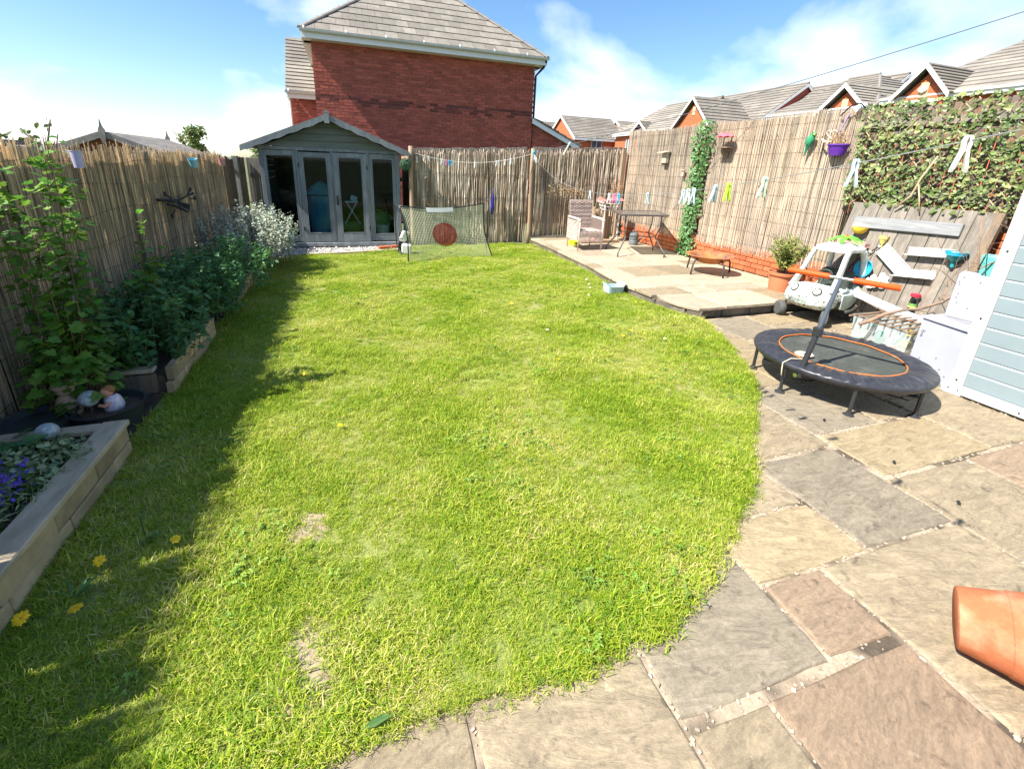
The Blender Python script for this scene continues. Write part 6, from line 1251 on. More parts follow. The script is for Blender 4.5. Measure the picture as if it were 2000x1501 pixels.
g = MB(); g.lathe([(.055, .165), (.062, .175), (.05, .19), (.03, .205), (0, .21)], c, 16); part('cap', g, M_fig, t, smooth=True); g = MB(); g.tube([c + Vector((.03, -.04, .10)), c + Vector((.065, -.03, .07)), c + Vector((.075, -.03, .10))], .014, 8); g.tube([c + Vector((.02, -.04, .03)), c + Vector((.07, -.04, .02))], .02, 8); g.sphere(c + Vector((.042, -.02, .155)), .012, 8, 6); part('arm', g, M_fig, t, smooth=True)
t = T('child_figurine', 'painted child figurine in lilac top beside a glass ball in the black tub', 'statuette', (-1.38, 2.93, .12)); M_skin = mat('painted_skin', (.62, .27, .18), var=.08, rough=.6); M_lav = mat('painted_lilac', (.55, .47, .58), (.75, .7, .65), var=.1, rough=.6, mixscale=40); c = Vector((-1.365, 2.90, .12))
g = MB(); g.lathe([(0, 0), (.045, 0), (.05, .03), (.038, .08), (.02, .10)], c, 16); part('dress', g, M_lav, t, smooth=True); g = MB(); g.sphere(c + Vector((-.02, .0, .115)), .032, 14, 10); g.tube([c + Vector((.02, -.02, .07)), c + Vector((-.02, -.05, .05)), c + Vector((-.05, -.05, .06))], .011, 8); part('head', g, M_skin, t, smooth=True); g = MB(); g.sphere(c + Vector((-.014, .008, .125)), .033, 12, 8, (1, 1, .9)); part('hair', g, mat('painted_hair', (.30, .13, .05), rough=.7), t, smooth=True)
M_ball = mat('crackle_glass', (.42, .50, .50), (.60, .68, .68), var=.25, scale=60, rough=.12, mixscale=30, spec=.8, tr=.35)
for (p, r, lab) in (((-1.455, 2.86, .225), .050, 'crackled glass globe held by the child figurine in the tub'), ((-1.47, 2.50, .235), .048, 'crackled glass globe standing at the far end of the nearest raised bed')):
    t = T('glass_globe', lab, 'globe', p, 'crackled solar globes'); g = MB(); g.sphere(p, r, 20, 14, (1, 1, .92)); part('globe', g, M_ball, t, smooth=True); g = MB(); g.cyl((p[0], p[1], .1), (p[0], p[1], p[2] - r * .85), .008, n=6); part('stake', g, M_chr, t)
# ------------------------------------------------------------------ clothes lines and pegs
A0 = Vector((3.63, 8.86, 1.835)); B0 = Vector((1.36, .62, 1.665))
def l2(t_): return A0.lerp(B0, t_) - Vector((0, 0, .40 * 4 * t_ * (1 - t_)))
g = MB(); g.tube([l2(k / 60) for k in range(61)], .0016, 5); tag(part('clothes_line', g, mat('line_cord', (.26, .27, .26), rough=.6, var=.1), None), 'sagging grey washing line from the fence post towards the shed, strung with pegs', 'washing line')
A1, B1 = Vector((1.27, 8.86, 1.735)), A0
def l1(t_): return A1.lerp(B1, t_) - Vector((0, 0, .17 * 4 * t_ * (1 - t_)))
g = MB(); g.tube([l1(k / 30) for k in range(31)], .0042, 5)
tag(part('clothes_line', g, mat('line_cream', (.62, .60, .52), rough=.6, var=.1), None), 'cream washing line sagging along the bark fence between its two posts', 'washing line')
g = MB(); Bc = Vector((7.6, 2.6, 3.65)); g.tube([A0.lerp(Bc, k / 20) - Vector((0, 0, .10 * 4 * (k / 20) * (1 - k / 20))) for k in range(21)], [.0055 for k in range(21)], 5)
tag(part('overhead_wire', g, mat('line_dark', (.10, .11, .12), rough=.6, var=.1), None), 'thin dark wire rising from the fence post across the sky to the upper right', 'wire')
PEGM = {n: mat('peg_' + n, c_, rough=.35, var=.05) for n, c_ in (('white', (.72, .76, .76)), ('pink', (.75, .20, .50)), ('blue', (.06, .45, .72)), ('green', (.45, .75, .05)), ('mint', (.55, .70, .55)), ('ivory', (.72, .70, .60)), ('pale_blue', (.48, .62, .66)))}
def peg_proto(m_):
    t = T('clothes_peg', None, 'peg', (0, 0, 0))
    for s_ in (-1, 1):
        g = MB(); pts = [(s_ * .003, .012, .010), (s_ * .006, .0, .014), (s_ * .004, -.02, .014), (s_ * .008, -.042, .014), (s_ * .012, -.062, .013), (s_ * .013, -.07, .007)]
        vs = []
        for x, z, w_ in pts:
            for a_, b_ in ((-.003, -1), (.003, -1), (.003, 1), (-.003, 1)): vs.append((x + a_, b_ * w_ * .6, z))
        g.add(vs, [(k * 4 + i, k * 4 + (i + 1) % 4, k * 4 + 4 + (i + 1) % 4, k * 4 + 4 + i) for k in range(5) for i in range(4)] + [(3, 2, 1, 0), (20, 21, 22, 23)]); part('peg_jaw', g, m_, t)
    g = MB(); g.tube([(-.006, 0, -.022), (.006, 0, -.022)], .004, 8); part('spring', g, M_chr, t); return t
PROTO = {}
def peg(p, col, rz_, lab, s_=1, tilt_=0):
    if col not in PROTO: o = PROTO[col] = peg_proto(PEGM[col]); o.location = p; o.rotation_euler = (tilt_, 0, rz_); o.scale = (s_,) * 3
    else: o = copy_tree(PROTO[col], None, p, (tilt_, 0, rz_), s_)
    o['label'] = lab; o['group'] = 'clothes pegs on the washing lines'; o['category'] = 'peg'
L1P = [(0.074, 'ivory', 'first ivory peg beside the lantern'), (0.106, 'ivory', 'second ivory peg just right of the lantern'), (0.212, 'white', 'white peg left of the pink one on the cream line'), (0.25, 'pink', 'pink peg next to the blue one on the cream line'), (0.271, 'blue', 'left of two blue pegs clipped together on the cream line'), (0.29, 'blue', 'right of two blue pegs clipped together on the cream line'), (0.489, 'white', 'lone white peg at the middle of the cream line'), (0.674, 'white', 'left of three white pegs right of the middle of the cream line'), (0.69, 'ivory', 'ivory peg overlapping a white one on the cream line'), (0.75, 'ivory', 'ivory peg below the right end of the cream line'), (0.8, 'white', 'last white peg before the fence post on the cream line')]
for t_, c_, lab in L1P: peg(l1(t_) + Vector((0, -.005, 0)), c_, U(-.25, .25), lab, 1.38)
L2P = [(0.02, 'blue', 'big blue peg over the fence post top'), (0.035, 'ivory', 'ivory peg at the fence post end of the grey line'), (0.06, 'white', 'white peg just past the fence post on the grey line'), (0.576, 'white', 'white peg above the armchair on the grey line'), (0.654, 'white', 'white peg left of the pink one above the glass table'), (0.672, 'pink', 'pink peg above the glass table'), (0.686, 'blue', 'blue peg right of the pink one above the glass table'), (0.758, 'pale_blue', 'pale blue peg in front of the bird box reeds'), (0.82, 'pale_blue', 'pale blue peg left of the leafy strip'), (0.826, 'white', 'white peg left of the leafy strip'), (0.834, 'pale_blue', 'pale blue peg in front of the leafy strip'), (0.859, 'pale_blue', 'pale blue peg left of the lime green one'), (0.872, 'green', 'lime green peg on the grey line'), (0.902, 'mint', 'mint peg in front of the brown ornament'), (0.952, 'pale_blue', 'large pale blue peg below the purple planter'), (0.988, 'ivory', 'largest ivory peg, nearest the camera before the ivy')]
for i, (t_, c_, lab) in enumerate(L2P): peg(l2(t_), c_, U(-.7, .5) - .4, lab, 1.25 if t_ < .1 else 1.0, U(-.2, .2))
g = MB(); c = A0 + Vector((0, -.02, .02))
g.sphere(c, .03, 10, 8, (1, 1, 1.2)); tag(part('cleat_knob', g, M_blue, None, smooth=True), 'blue plastic line cleat fixed on top of the bark fence post', 'cleat')
t = T('leaning_peg_stick', None, None) if False else None
g = MB(); g.tube([(4.28, 8.84, 1.83), (4.40, 8.80, 2.08)], [.012, .016], 6); tag(part('pale_green_prop', g, PEGM['mint'], None), 'pale green plastic clip hanging from the wire above the brushwood fence', 'clip')
# ------------------------------------------------------------------ planting
def leafmat(name, c1, c2, trans=.35, rough=.5, var=.25, isl=.35, orand=.2, sat=.02, ms=5):
    return mat(name, c1, c2, var=var, scale=14, rough=rough, isl=isl, orand=orand, trans=trans, sat=sat, mixscale=ms, spec=.45)
M_cur = leafmat('currant_leaf', (.11, .24, .035), (.17, .31, .045), trans=.45, orand=.3)
M_mint = leafmat('balm_leaf', (.075, .20, .070), (.10, .24, .06), trans=.35)
M_silver = leafmat('silver_leaf', (.38, .44, .35), (.48, .51, .39), trans=.25, rough=.75)
M_ivy = leafmat('ivy_leaf', (.085, .125, .030), (.175, .21, .07), trans=.2, rough=.45, var=.3, isl=.45, orand=.4)
M_ivyb = leafmat('garland_leaf', (.10, .24, .065), (.17, .31, .12), trans=.25, rough=.4, orand=.3)
M_dry = mat('dry_leaf', (.20, .12, .06), (.30, .20, .11), var=.3, isl=.4, rough=.8)
M_shrub = leafmat('variegated_leaf', (.26, .28, .06), (.13, .20, .04), trans=.3, ms=9)
M_stem = mat('woody_stem', (.16, .10, .06), var=.3, rough=.85)
M_gstem = mat('green_stem', (.13, .19, .05), var=.3, rough=.7)
def shoot_plant(name, label, cat, stems, leaf_m, shape, stem_m, ll=(.03, .06), nl=26, spread=.09, parts=0, up=.6, group=None, r0=.006, loc=None):
    """stems: list of polylines; leaves set round them"""
    t = T(name, label, cat, loc or stems[0][0], group); g = MB()
    for P in stems: g.tube(P, [lerp(r0, .0018, k / (len(P) - 1)) for k in range(len(P))], 5)
    part('stems', g, stem_m, t, kind='stuff')
    L = []
    for P in stems:
        P = [Vector(p) for p in P]
        for k in range(nl):
            f = (U(.15, 1) ** .8) * (len(P) - 1); i = min(int(f), len(P) - 2); p = P[i].lerp(P[i + 1], f - i)
            a_ = U(0, 6.28); sp = spread * U(.25, 1) * lerp(1.15, .6, f / (len(P) - 1)); q = p + Vector((math.cos(a_) * sp, math.sin(a_) * sp, U(-.03, .03)))
            n = Vector((math.cos(a_) * .5 + U(-.35, .35), math.sin(a_) * .5 + U(-.35, .35), up + U(0, .5))); L.append((q, n, U(0, 6.28), U(*ll)))
    L.sort(key=lambda l: (l[0] - Vector((0, 0, CAM_H))).length)
    if parts:
        sm = MB(); sm.add(shape[0], shape[1]); me = mesh_of('leaf', sm, leaf_m)
        for (q, n, a_, s_) in L[:parts]:
            M_ = leaf_matrix(n, a_, 1).to_4x4(); link('leaf', me, t, q, M_.to_euler(), (s_, s_, s_))
    g = MB()
    for (q, n, a_, s_) in L[parts:]: leaf_mesh(g, shape, q, n, a_, s_)
    if g.n: part('foliage', g, leaf_m, t, kind='stuff')
    return t
def stem(x, y, z0, h, lx=.0, ly=0.0, n=6, w_=.03):
    return [(x + lx * (k / (n - 1)) ** 1.3 + U(-w_, w_) * (k > 0) * .6, y + ly * (k / (n - 1)) ** 1.3 + U(-w_, w_) * (k > 0) * .6, z0 + h * k / (n - 1)) for k in range(n)]
# currant bushes, left foreground
st = [stem(-1.57 + U(-.08, .08), 3.02 + U(-.16, .16), .02, h, U(-.03, .12), U(-.12, .16)) for h in (1.60, 1.50, 1.42, 1.30, 1.36, 1.12, 1.2, .95)]
shoot_plant('currant_bush', 'tall upright currant bush with sunlit lobed leaves at the far left by the reed fence', 'shrub', st, M_cur, LEAF_LOBE, M_stem, ll=(.035, .064), nl=100, spread=.12, parts=290, loc=(-1.62, 2.95, 0))
st = [stem(-1.60 + U(-.12, .12), 3.1 + U(-.3, .3), .02, h, U(-.05, .16), U(-.15, .15)) for h in (.62, .70, .58, .66, .5, .74, .55, .6, .5, .66)]
shoot_plant('currant_bush', 'low dense shaded currant growth around the foot of the tall bush', 'shrub', st, M_cur, LEAF_LOBE, M_stem, ll=(.05, .085), nl=46, spread=.14, parts=0, loc=(-1.6, 3.1, 0))
st = [stem(-1.52 + U(-.05, .05), 3.98 + U(-.06, .06), .08, h, U(-.02, .14), U(-.10, .1)) for h in (1.06, .92, .8, .66)]
shoot_plant('currant_shoots', 'slender sunlit currant shoots standing above the green bed, middle of the left fence', 'shrub', st, M_cur, LEAF_LOBE, M_stem, ll=(.045, .07), nl=34, spread=.08, parts=60, loc=(-1.52, 3.98, 0))
# green herb bed
def clump(name, label, cat, x, y, rx, ry, h, n, m_, shape, ll, z0=.1, stem_m=None, up=.5, nl=30, spread=.045, group=None, vary=.35):
    st = []
    for k in range(n):
        a_ = U(0, 6.28); r = math.sqrt(U(0, 1)); sx, sy = x + rx * r * math.cos(a_), y + ry * r * math.sin(a_); hh = h * (1 - vary * r * r) * U(.8, 1.08); st.append(stem(sx, sy, z0, hh, (sx - x) * .35, (sy - y) * .25, 5, .015))
    return shoot_plant(name, label, cat, st, m_, shape, stem_m or M_gstem, ll, nl, spread, 0, up, group, .003, (x, y, z0))
clump('lemon_balm', 'dense dark green herb clump spilling over the middle raised bed', 'plant', -1.46, 3.72, .30, .45, .56, 85, M_mint, LEAF_OVAL, (.035, .065), nl=34, spread=.055)
clump('lemon_balm', 'bushy dark green herb clump in the second half of the border below the lizard', 'plant', -1.42, 4.75, .34, .55, .62, 110, M_mint, LEAF_OVAL, (.032, .058), nl=34, spread=.05)
clump('lemon_balm', 'bright tipped green herb clump leaning onto the lawn before the silver shrub', 'plant', -1.28, 5.65, .34, .5, .60, 110, M_mint, LEAF_OVAL, (.03, .05), nl=32, spread=.045)
clump('silver_shrub', 'large silver grey leaved shrub in front of the summerhouse left window', 'shrub', -1.34, 7.0, .46, .66, .84, 135, M_silver, LEAF_OVAL, (.02, .038), z0=.12, nl=64, spread=.045, up=.6, stem_m=M_stem)
clump('silver_shrub_spires', 'taller pale silver spires rising from the front of the silver shrub', 'shrub', -1.06, 7.2, .30, .42, .90, 44, M_silver, LEAF_OVAL, (.022, .040), z0=.12, nl=100, spread=.06, up=.6, stem_m=M_stem, vary=.5)
# foreground bed plants
M_gvar = leafmat('variegated_thyme', (.33, .38, .20), (.16, .24, .10), trans=.3, ms=30)
clump('variegated_plant', 'small pale edged leafy plant beside the glass globe in the near bed', 'plant', -1.41, 2.26, .15, .18, .13, 60, M_gvar, LEAF_OVAL, (.022, .04), z0=.13, nl=16, spread=.035)
clump('primrose_plant', 'broad round green leaves low in the near raised bed', 'plant', -1.50, 1.95, .13, .22, .12, 26, M_cur, LEAF_IVY, (.06, .10), z0=.12, nl=9, spread=.05, up=1.0)
clump('primrose_plant', 'broad leaved green plant at the left edge of the near bed', 'plant', -1.62, 2.2, .12, .28, .16, 26, M_mint, LEAF_IVY, (.05, .09), z0=.12, nl=9, spread=.05, up=1.0)
t = clump('violet_flowers', 'purple blue flowering stems at the left frame edge in the near bed', 'flower', -1.37, 1.98, .09, .14, .17, 30, M_gvar, LEAF_THIN, (.03, .05), z0=.12, nl=10, spread=.03)
M_vio = mat('violet_petal', (.13, .07, .50), var=.2, isl=.3, rough=.6, trans=.2)
g = MB()
for k in range(210): leaf_mesh(g, LEAF_OVAL, Vector((-1.37 + U(-.08, .07), 2.0 + U(-.12, .10), U(.24, .36))), Vector((U(-1, 1), U(-1, 1), U(.1, 1))), U(0, 6), U(.012, .024))
part('petals', g, M_vio, t, kind='stuff')
# ivy trellis on the right fence
IV = T('ivy_trellis', 'willow lattice panel thick with artificial ivy leaves, upper right fence', 'trellis', (5.86, 3.2, 1.8)); M_wil = mat('willow_stick', (.42, .33, .20), var=.25, isl=.2, rough=.8)
IY0, IY1, IZ0, IZ1 = 1.75, 4.06, 1.27, 2.36
for s_ in (-1, 1):
    for k in range(-12, 22):
        y0 = IY0 + k * .135; pts = []
        a_, b_ = Vector((5.845 if s_ > 0 else 5.857, y0, IZ0)), Vector((5.845 if s_ > 0 else 5.857, y0 + (IZ1 - IZ0) * .95, IZ1))
        if s_ < 0: a_.z, b_.z = IZ1, IZ0
        d = b_ - a_; t0 = max(0, (IY0 - a_.y) / d.y); t1 = min(1, (IY1 - a_.y) / d.y)
        if t1 - t0 < .06: continue
        g = MB(); g.cyl(a_ + d * t0, a_ + d * t1, .0055, n=5); part('willow_stick', g, M_wil, IV)
L = []
for k in range(2500):
    y, z = U(IY0, IY1 + .02), U(IZ0 - .01, IZ1 + .02)
    gap = math.sin(y * 7.3 + 1.2) * math.sin(z * 9.1 + y * 3)
    if gap > .75 and rnd.random() < .6: continue
    L.append((Vector((5.83 - abs(rnd.gauss(0, .03)), y, z)), Vector((-1 + U(-.3, .3), U(-.7, .5), U(-.1, 1.0))), math.pi + U(-1.4, 1.4), U(.028, .062)))
L.sort(key=lambda l: (l[0] - Vector((0, 0, CAM_H))).length)
sm = MB(); sm.add(*LEAF_IVY); me = mesh_of('leaf', sm, M_ivy)
def put_leaf(q, n, a_, s_, me, par): M_ = leaf_matrix(n, a_, 1).to_4x4(); link('leaf', me, par, q, M_.to_euler(), (s_,) * 3)
for l in L[:300]: put_leaf(*l, me, IV)
g = MB()
for l in L[300:]: leaf_mesh(g, LEAF_IVY, *l)
part('leaves', g, M_ivy, IV, kind='stuff')
g = MB()
for k in range(150): leaf_mesh(g, LEAF_IVY, Vector((5.83, U(IY0, IY1), U(IZ0 - .02, IZ1))), Vector((-1, U(-1, 1), U(-1, 1))), U(0, 6), U(.03, .05))
part('dry_leaves', g, M_dry, IV, kind='stuff')
# leafy garland strip
IG = T('ivy_garland', 'narrow vertical garland of bright green artificial leaves between the reed panels', 'garland', (5.85, 6.65, 1.4))
L = []
for k in range(1150):
    z = U(.14, 2.40); wv = .19 + .03 * math.sin(z * 7); yc = 6.68 - .02 * z; L.append((Vector((5.855 - U(.0, .09), yc + U(-wv, wv), z)), Vector((-1 + U(-.3, .3), U(-.8, .8), U(-.1, .9))), math.pi + U(-1.2, 1.2), U(.045, .075)))
L.sort(key=lambda l: (l[0] - Vector((0, 0, CAM_H))).length)
sm = MB(); sm.add(*LEAF_OVAL); meg = mesh_of('leaf', sm, M_ivyb)
for l in L[:250]: put_leaf(*l, meg, IG)
g = MB()
for l in L[250:]: leaf_mesh(g, LEAF_OVAL, *l)
part('leaves', g, M_ivyb, IG, kind='stuff')
g = MB()
for k in range(5): g.tube([(5.868, 6.55 + k * .06, .2), (5.868, 6.56 + k * .06, 1.3), (5.868, 6.54 + k * .06, 2.35)], .004, 4)
part('backing_stems', g, M_stem, IG)
# shrub in the pot
st = []
base = Vector((5.42, 4.30, TZ + .22))
for k in range(16):
    a_ = U(0, 6.28); r = U(.08, .27); h = U(.22, .52); st.append([base, base + Vector((math.cos(a_) * r * .25, math.sin(a_) * r * .25, h * .35)), base + Vector((math.cos(a_) * r * .7, math.sin(a_) * r * .7, h * .7)), base + Vector((math.cos(a_) * r * 1.1, math.sin(a_) * r * 1.1, h))])
shoot_plant('potted_shrub', 'small yellow green leaved shrub growing in the terracotta coloured pot', 'shrub', st, M_shrub, LEAF_OVAL, M_stem, (.02, .038), 170, .065, 0, .6, None, .010)
# corner dead plants above armchair, dry climber
t = T('dry_climber', 'straggly dry climber with pale leaves above the armchair in the back corner', 'plant', (4.6, 8.85, 1.0)); g = MB()
for k in range(260): leaf_mesh(g, LEAF_OVAL, Vector((U(4.0, 4.9), 8.88 + U(-.05, .05), 1.12 + U(-.09, .09) + .05 * math.sin(k))), Vector((U(-1, 1), -1, U(-.5, 1))), U(0, 6), U(.02, .04))
for k in range(160): leaf_mesh(g, LEAF_OVAL, Vector((U(5.35, 5.65), 8.7 + U(-.08, .05), U(1.0, 1.35))), Vector((U(-1, 1), -1, U(-.5, 1))), U(0, 6), U(.02, .04))
part('leaves', g, mat('dry_green', (.30, .27, .12), (.42, .24, .14), isl=.4, rough=.8, trans=.2), t, kind='stuff')
g = MB()
for k in range(14): x = U(4.0, 4.9); g.tube([(x, 8.9, .2), (x + U(-.1, .1), 8.9, .7), (x + U(-.2, .2), 8.88, 1.15)], .004, 4)
part('stems', g, M_stem, t, kind='stuff')
# weeds along fence foot
t = T('fence_foot_weeds', 'pale dry weeds and grass along the foot of the bark fence right of the goal', 'weeds', (3.1, 8.8, 0)); g = MB()
for k in range(520): x = U(2.4, 3.65); leaf_mesh(g, LEAF_THIN, Vector((x, 8.84 + U(-.10, .08), .02)), Vector((U(-1, 1), -1, U(-.1, .25))), U(-.5, .5), U(.06, .24))
part('blades', g, mat('dry_grass_blade', (.36, .30, .14), (.20, .30, .07), isl=.35, rough=.8, trans=.3, mixscale=5), t, kind='stuff')
# neighbour trees and shrubs beyond the left fence
def far_tree(name, label, x, y, h, r, n, m_, ls, trunk=.05):
    t = T(name, label, 'tree', (x, y, 0), 'greenery beyond the left fence'); g = MB(); g.tube([(x, y, 0), (x + .05, y, h * .5), (x, y, h * .85)], [trunk, trunk * .7, trunk * .3], 7); 
    for k in range(7): a_ = U(0, 6.28); g.tube([(x, y, h * U(.4, .7)), (x + math.cos(a_) * r * .5, y + math.sin(a_) * r * .5, h * U(.7, .85)), (x + math.cos(a_) * r * .9, y + math.sin(a_) * r * .9, h * U(.8, .98))], [trunk * .4, trunk * .2, .004], 5)
    part('trunk', g, M_stem, t); g = MB(); cl = [(U(-1, 1) * r * .75, U(-1, 1) * r * .75, h * U(.6, .97), r * U(.2, .42)) for _ in range(16)]
    for k in range(n): c_ = rnd.choice(cl); d = Vector((rnd.gauss(0, 1), rnd.gauss(0, 1), rnd.gauss(0, .8))).normalized() * c_[3] * U(.3, 1); leaf_mesh(g, LEAF_OVAL, Vector((x + c_[0], y + c_[1], c_[2])) + d, Vector((U(-1, 1), U(-1, 1), U(.2, 1))), U(0, 6), ls * U(.6, 1.3))
    part('crown', g, m_, t, kind='stuff'); return t
M_far = leafmat('far_leaf', (.20, .26, .07), (.13, .20, .06), trans=.35)
far_tree('small_tree', 'thin sunlit sapling top showing over the left fence by the frame corner', -2.75, 4.3, 1.98, .42, 520, M_far, .06)
far_tree('small_tree', 'sparse shrub tips over the left fence just left of the shed roof', -2.35, 4.75, 1.86, .22, 130, M_far, .05)
far_tree('small_tree', 'distant small green tree above the left fence near the summerhouse', -5.2, 20, 2.55, .6, 900, M_far, .12)
far_tree('small_tree', 'low distant tree beside the summerhouse eaves', -3.6, 26, 2.1, .9, 700, M_far, .16)

# ------------------------------------------------------------------ lawn
M_grass = bpy.data.materials.new('grass_blade'); M_grass.use_nodes = True
nt = M_grass.node_tree; nt.nodes.clear(); N = nt.nodes.new; L_ = nt.links.new
o_ = N('ShaderNodeOutputMaterial'); b_ = N('ShaderNodeBsdfPrincipled'); tl_ = N('ShaderNodeBsdfTranslucent'); ms_ = N('ShaderNodeMixShader'); ms_.inputs[0].default_value = .38
b_.inputs['Roughness'].default_value = .55; b_.inputs['Specular IOR Level'].default_value = .35
ge = N('ShaderNodeNewGeometry'); oi = N('ShaderNodeObjectInfo')
ad_ = N('ShaderNodeMath'); ad_.operation = 'ADD'; L_(ge.outputs['Random Per Island'], ad_.inputs[0]); L_(oi.outputs['Random'], ad_.inputs[1])
fr_ = N('ShaderNodeMath'); fr_.operation = 'FRACT'; L_(ad_.outputs[0], fr_.inputs[0])
nz = N('ShaderNodeTexNoise'); nz.inputs['Scale'].default_value = 1.5; nz.inputs['Detail'].default_value = 5; nz.inputs['Roughness'].default_value = .6; L_(ge.outputs['Position'], nz.inputs[0])
mr = N('ShaderNodeMapRange'); mr.inputs[1].default_value = .36; mr.inputs[2].default_value = .68; mr.inputs[3].default_value = -.22; mr.inputs[4].default_value = .24; L_(nz.outputs[0], mr.inputs[0])
a2 = N('ShaderNodeMath'); a2.operation = 'ADD'; a2.use_clamp = True; L_(fr_.outputs[0], a2.inputs[0]); L_(mr.outputs[0], a2.inputs[1])
rp = N('ShaderNodeValToRGB'); e = rp.color_ramp.elements; e[0].position = 0; e[0].color = (.13, .27, .012, 1); e[1].position = 1; e[1].color = (.72, .62, .28, 1)
for p_, c_ in ((.25, (.25, .38, .016)), (.5, (.38, .475, .025)), (.72, (.50, .54, .06)), (.88, (.58, .57, .14))): q = e.new(p_); q.color = (*c_, 1)
L_(a2.outputs[0], rp.inputs[0]); L_(rp.outputs[0], b_.inputs['Base Color']); L_(rp.outputs[0], tl_.inputs[0]); L_(b_.outputs[0], ms_.inputs[1]); L_(tl_.outputs[0], ms_.inputs[2]); L_(ms_.outputs[0], o_.inputs[0])
protos = bpy.data.collections.new('grass_tufts')
nr = np.random.RandomState(4)
for pi in range(7):
    g = MB(); dry = pi == 6
    for k in range(46 if not dry else 30):
        a_ = U(0, 6.28); r = U(0, .05); x, y = r * math.cos(a_), r * math.sin(a_); h = U(.010, .031) * (.6 if dry else 1) * (1.35 if k % 9 == 0 else 1); w_ = U(.0007, .0015) * (1.4 if k % 11 == 0 else 1); la = U(0, 6.28); ln = U(.5, 1.5) * h * (1.8 if dry else 1)
        dx, dy = math.cos(la), math.sin(la); sx, sy = -dy * w_, dx * w_
        p0 = (x, y, 0); p1 = (x + dx * ln * .3, y + dy * ln * .3, h * .6); p2 = (x + dx * ln, y + dy * ln, h * U(.75, 1.0))
        g.add([(p0[0] - sx, p0[1] - sy, -.004), (p0[0] + sx, p0[1] + sy, -.004), (p1[0] + sx, p1[1] + sy, p1[2]), (p1[0] - sx, p1[1] - sy, p1[2]), p2], [(0, 1, 2, 3), (3, 2, 4)])
    ob = bpy.data.objects.new('tuft_%d' % pi, mesh_of('tuft', g, M_grass)); protos.objects.link(ob)
M_clover = leafmat('clover_leaf', (.20, .34, .04), (.26, .38, .06), trans=.3, sat=.005); g = MB()
for k in range(16):
    a_ = U(0, 6.28); r = U(0, .05); p = Vector((r * math.cos(a_), r * math.sin(a_), U(.012, .03)))
    for j in range(3): leaf_mesh(g, LEAF_OVAL, p, Vector((U(-.25, .25), U(-.25, .25), 1)), j * 2.09 + a_, .011)
ob = bpy.data.objects.new('tuft_7', mesh_of('tuft', g, M_clover)); protos.objects.link(ob)
BARE = [(-.25, 1.74, .07, .08), (-.21, 1.1, .07, .16), (2.0, 4.6, .12, .1)]
pts = []
xs = [p[0] for p in LAWN_POLY]; ys = [p[1] for p in LAWN_POLY]
while len(pts) < 31000:
    x, y = U(-1.22, 3.7), U(.88, 8.95); d = math.hypot(x, y)
    if rnd.random() > min(1, 3.6 / (d + .6)) and d > 3: continue
    if not inside((x, y), LAWN_POLY): continue
    if any(((x - a_) / c_) ** 2 + ((y - b2) / d_) ** 2 < U(.25, 1.35) ** 2 for a_, b2, c_, d_ in BARE): continue
    pts.append((x, y))
NB = len(pts)
for (x1, y1), (x2, y2) in zip(LAWN_EDGE[:-1], LAWN_EDGE[1:]):
    d = math.hypot(x2 - x1, y2 - y1)
    for k in range(int(d * 110)):
        t_ = rnd.random(); pts.append((lerp(x1, x2, t_) + rnd.gauss(0, .018), lerp(y1, y2, t_) + rnd.gauss(0, .018)))
n = len(pts); me = bpy.data.meshes.new('lawn_grass'); me.from_pydata([(x, y, .012) for x, y in pts], [], [])
def attr(nm, ty, data): a_ = me.attributes.new(nm, ty, 'POINT'); a_.data.foreach_set('vector' if ty == 'FLOAT_VECTOR' else 'value', data)
rot = np.zeros((n, 3), np.float32); rot[:, 2] = nr.uniform(0, 6.28, n); rot[:, :2] = nr.normal(0, .12, (n, 2)); attr('rot', 'FLOAT_VECTOR', rot.ravel())
sc1 = np.array([U(.65, 1.15) * (1.0 + .35 * (math.sin(x * 5.1 + 2 * math.sin(y * 3.3)) * math.sin(y * 4.3 + 1)) ) * (1.35 if x < -1.05 else 1) * lerp(1, 1.25, min(1, max(0, (math.hypot(x, y) - 3) / 5))) for x, y in pts], np.float32); attr('scl', 'FLOAT', sc1)
clov = [7 if (math.sin(x * 3.7 + 1.3 * math.sin(y * 2.1)) * math.sin(y * 3.1 + .7 + math.sin(x * 2.3)) > .3 and nr.rand() < .05) else (6 if nr.rand() < .22 else nr.randint(0, 6)) for x, y in pts]
clov = [6 if (i_ >= NB and nr.rand() < .55) else q for i_, q in enumerate(clov)]
attr('idx', 'INT', np.array(clov, np.int32))
lo = bpy.data.objects.new('lawn_grass', me); C.objects.link(lo); tag(lo, 'short sunlit green lawn with yellow dry patches', 'grass', kind='stuff')
ng = bpy.data.node_groups.new('scatter_tufts', 'GeometryNodeTree'); ng.interface.new_socket('Geometry', in_out='INPUT', socket_type='NodeSocketGeometry'); ng.interface.new_socket('Geometry', in_out='OUTPUT', socket_type='NodeSocketGeometry')
gi = ng.nodes.new('NodeGroupInput'); go = ng.nodes.new('NodeGroupOutput'); ci = ng.nodes.new('GeometryNodeCollectionInfo'); ci.inputs['Collection'].default_value = protos; ci.inputs['Separate Children'].default_value = True; ci.inputs['Reset Children'].default_value = True
ip = ng.nodes.new('GeometryNodeInstanceOnPoints'); ip.inputs['Pick Instance'].default_value = True
def na(nm, ty): q = ng.nodes.new('GeometryNodeInputNamedAttribute'); q.data_type = ty; q.inputs[0].default_value = nm; return q.outputs[0]
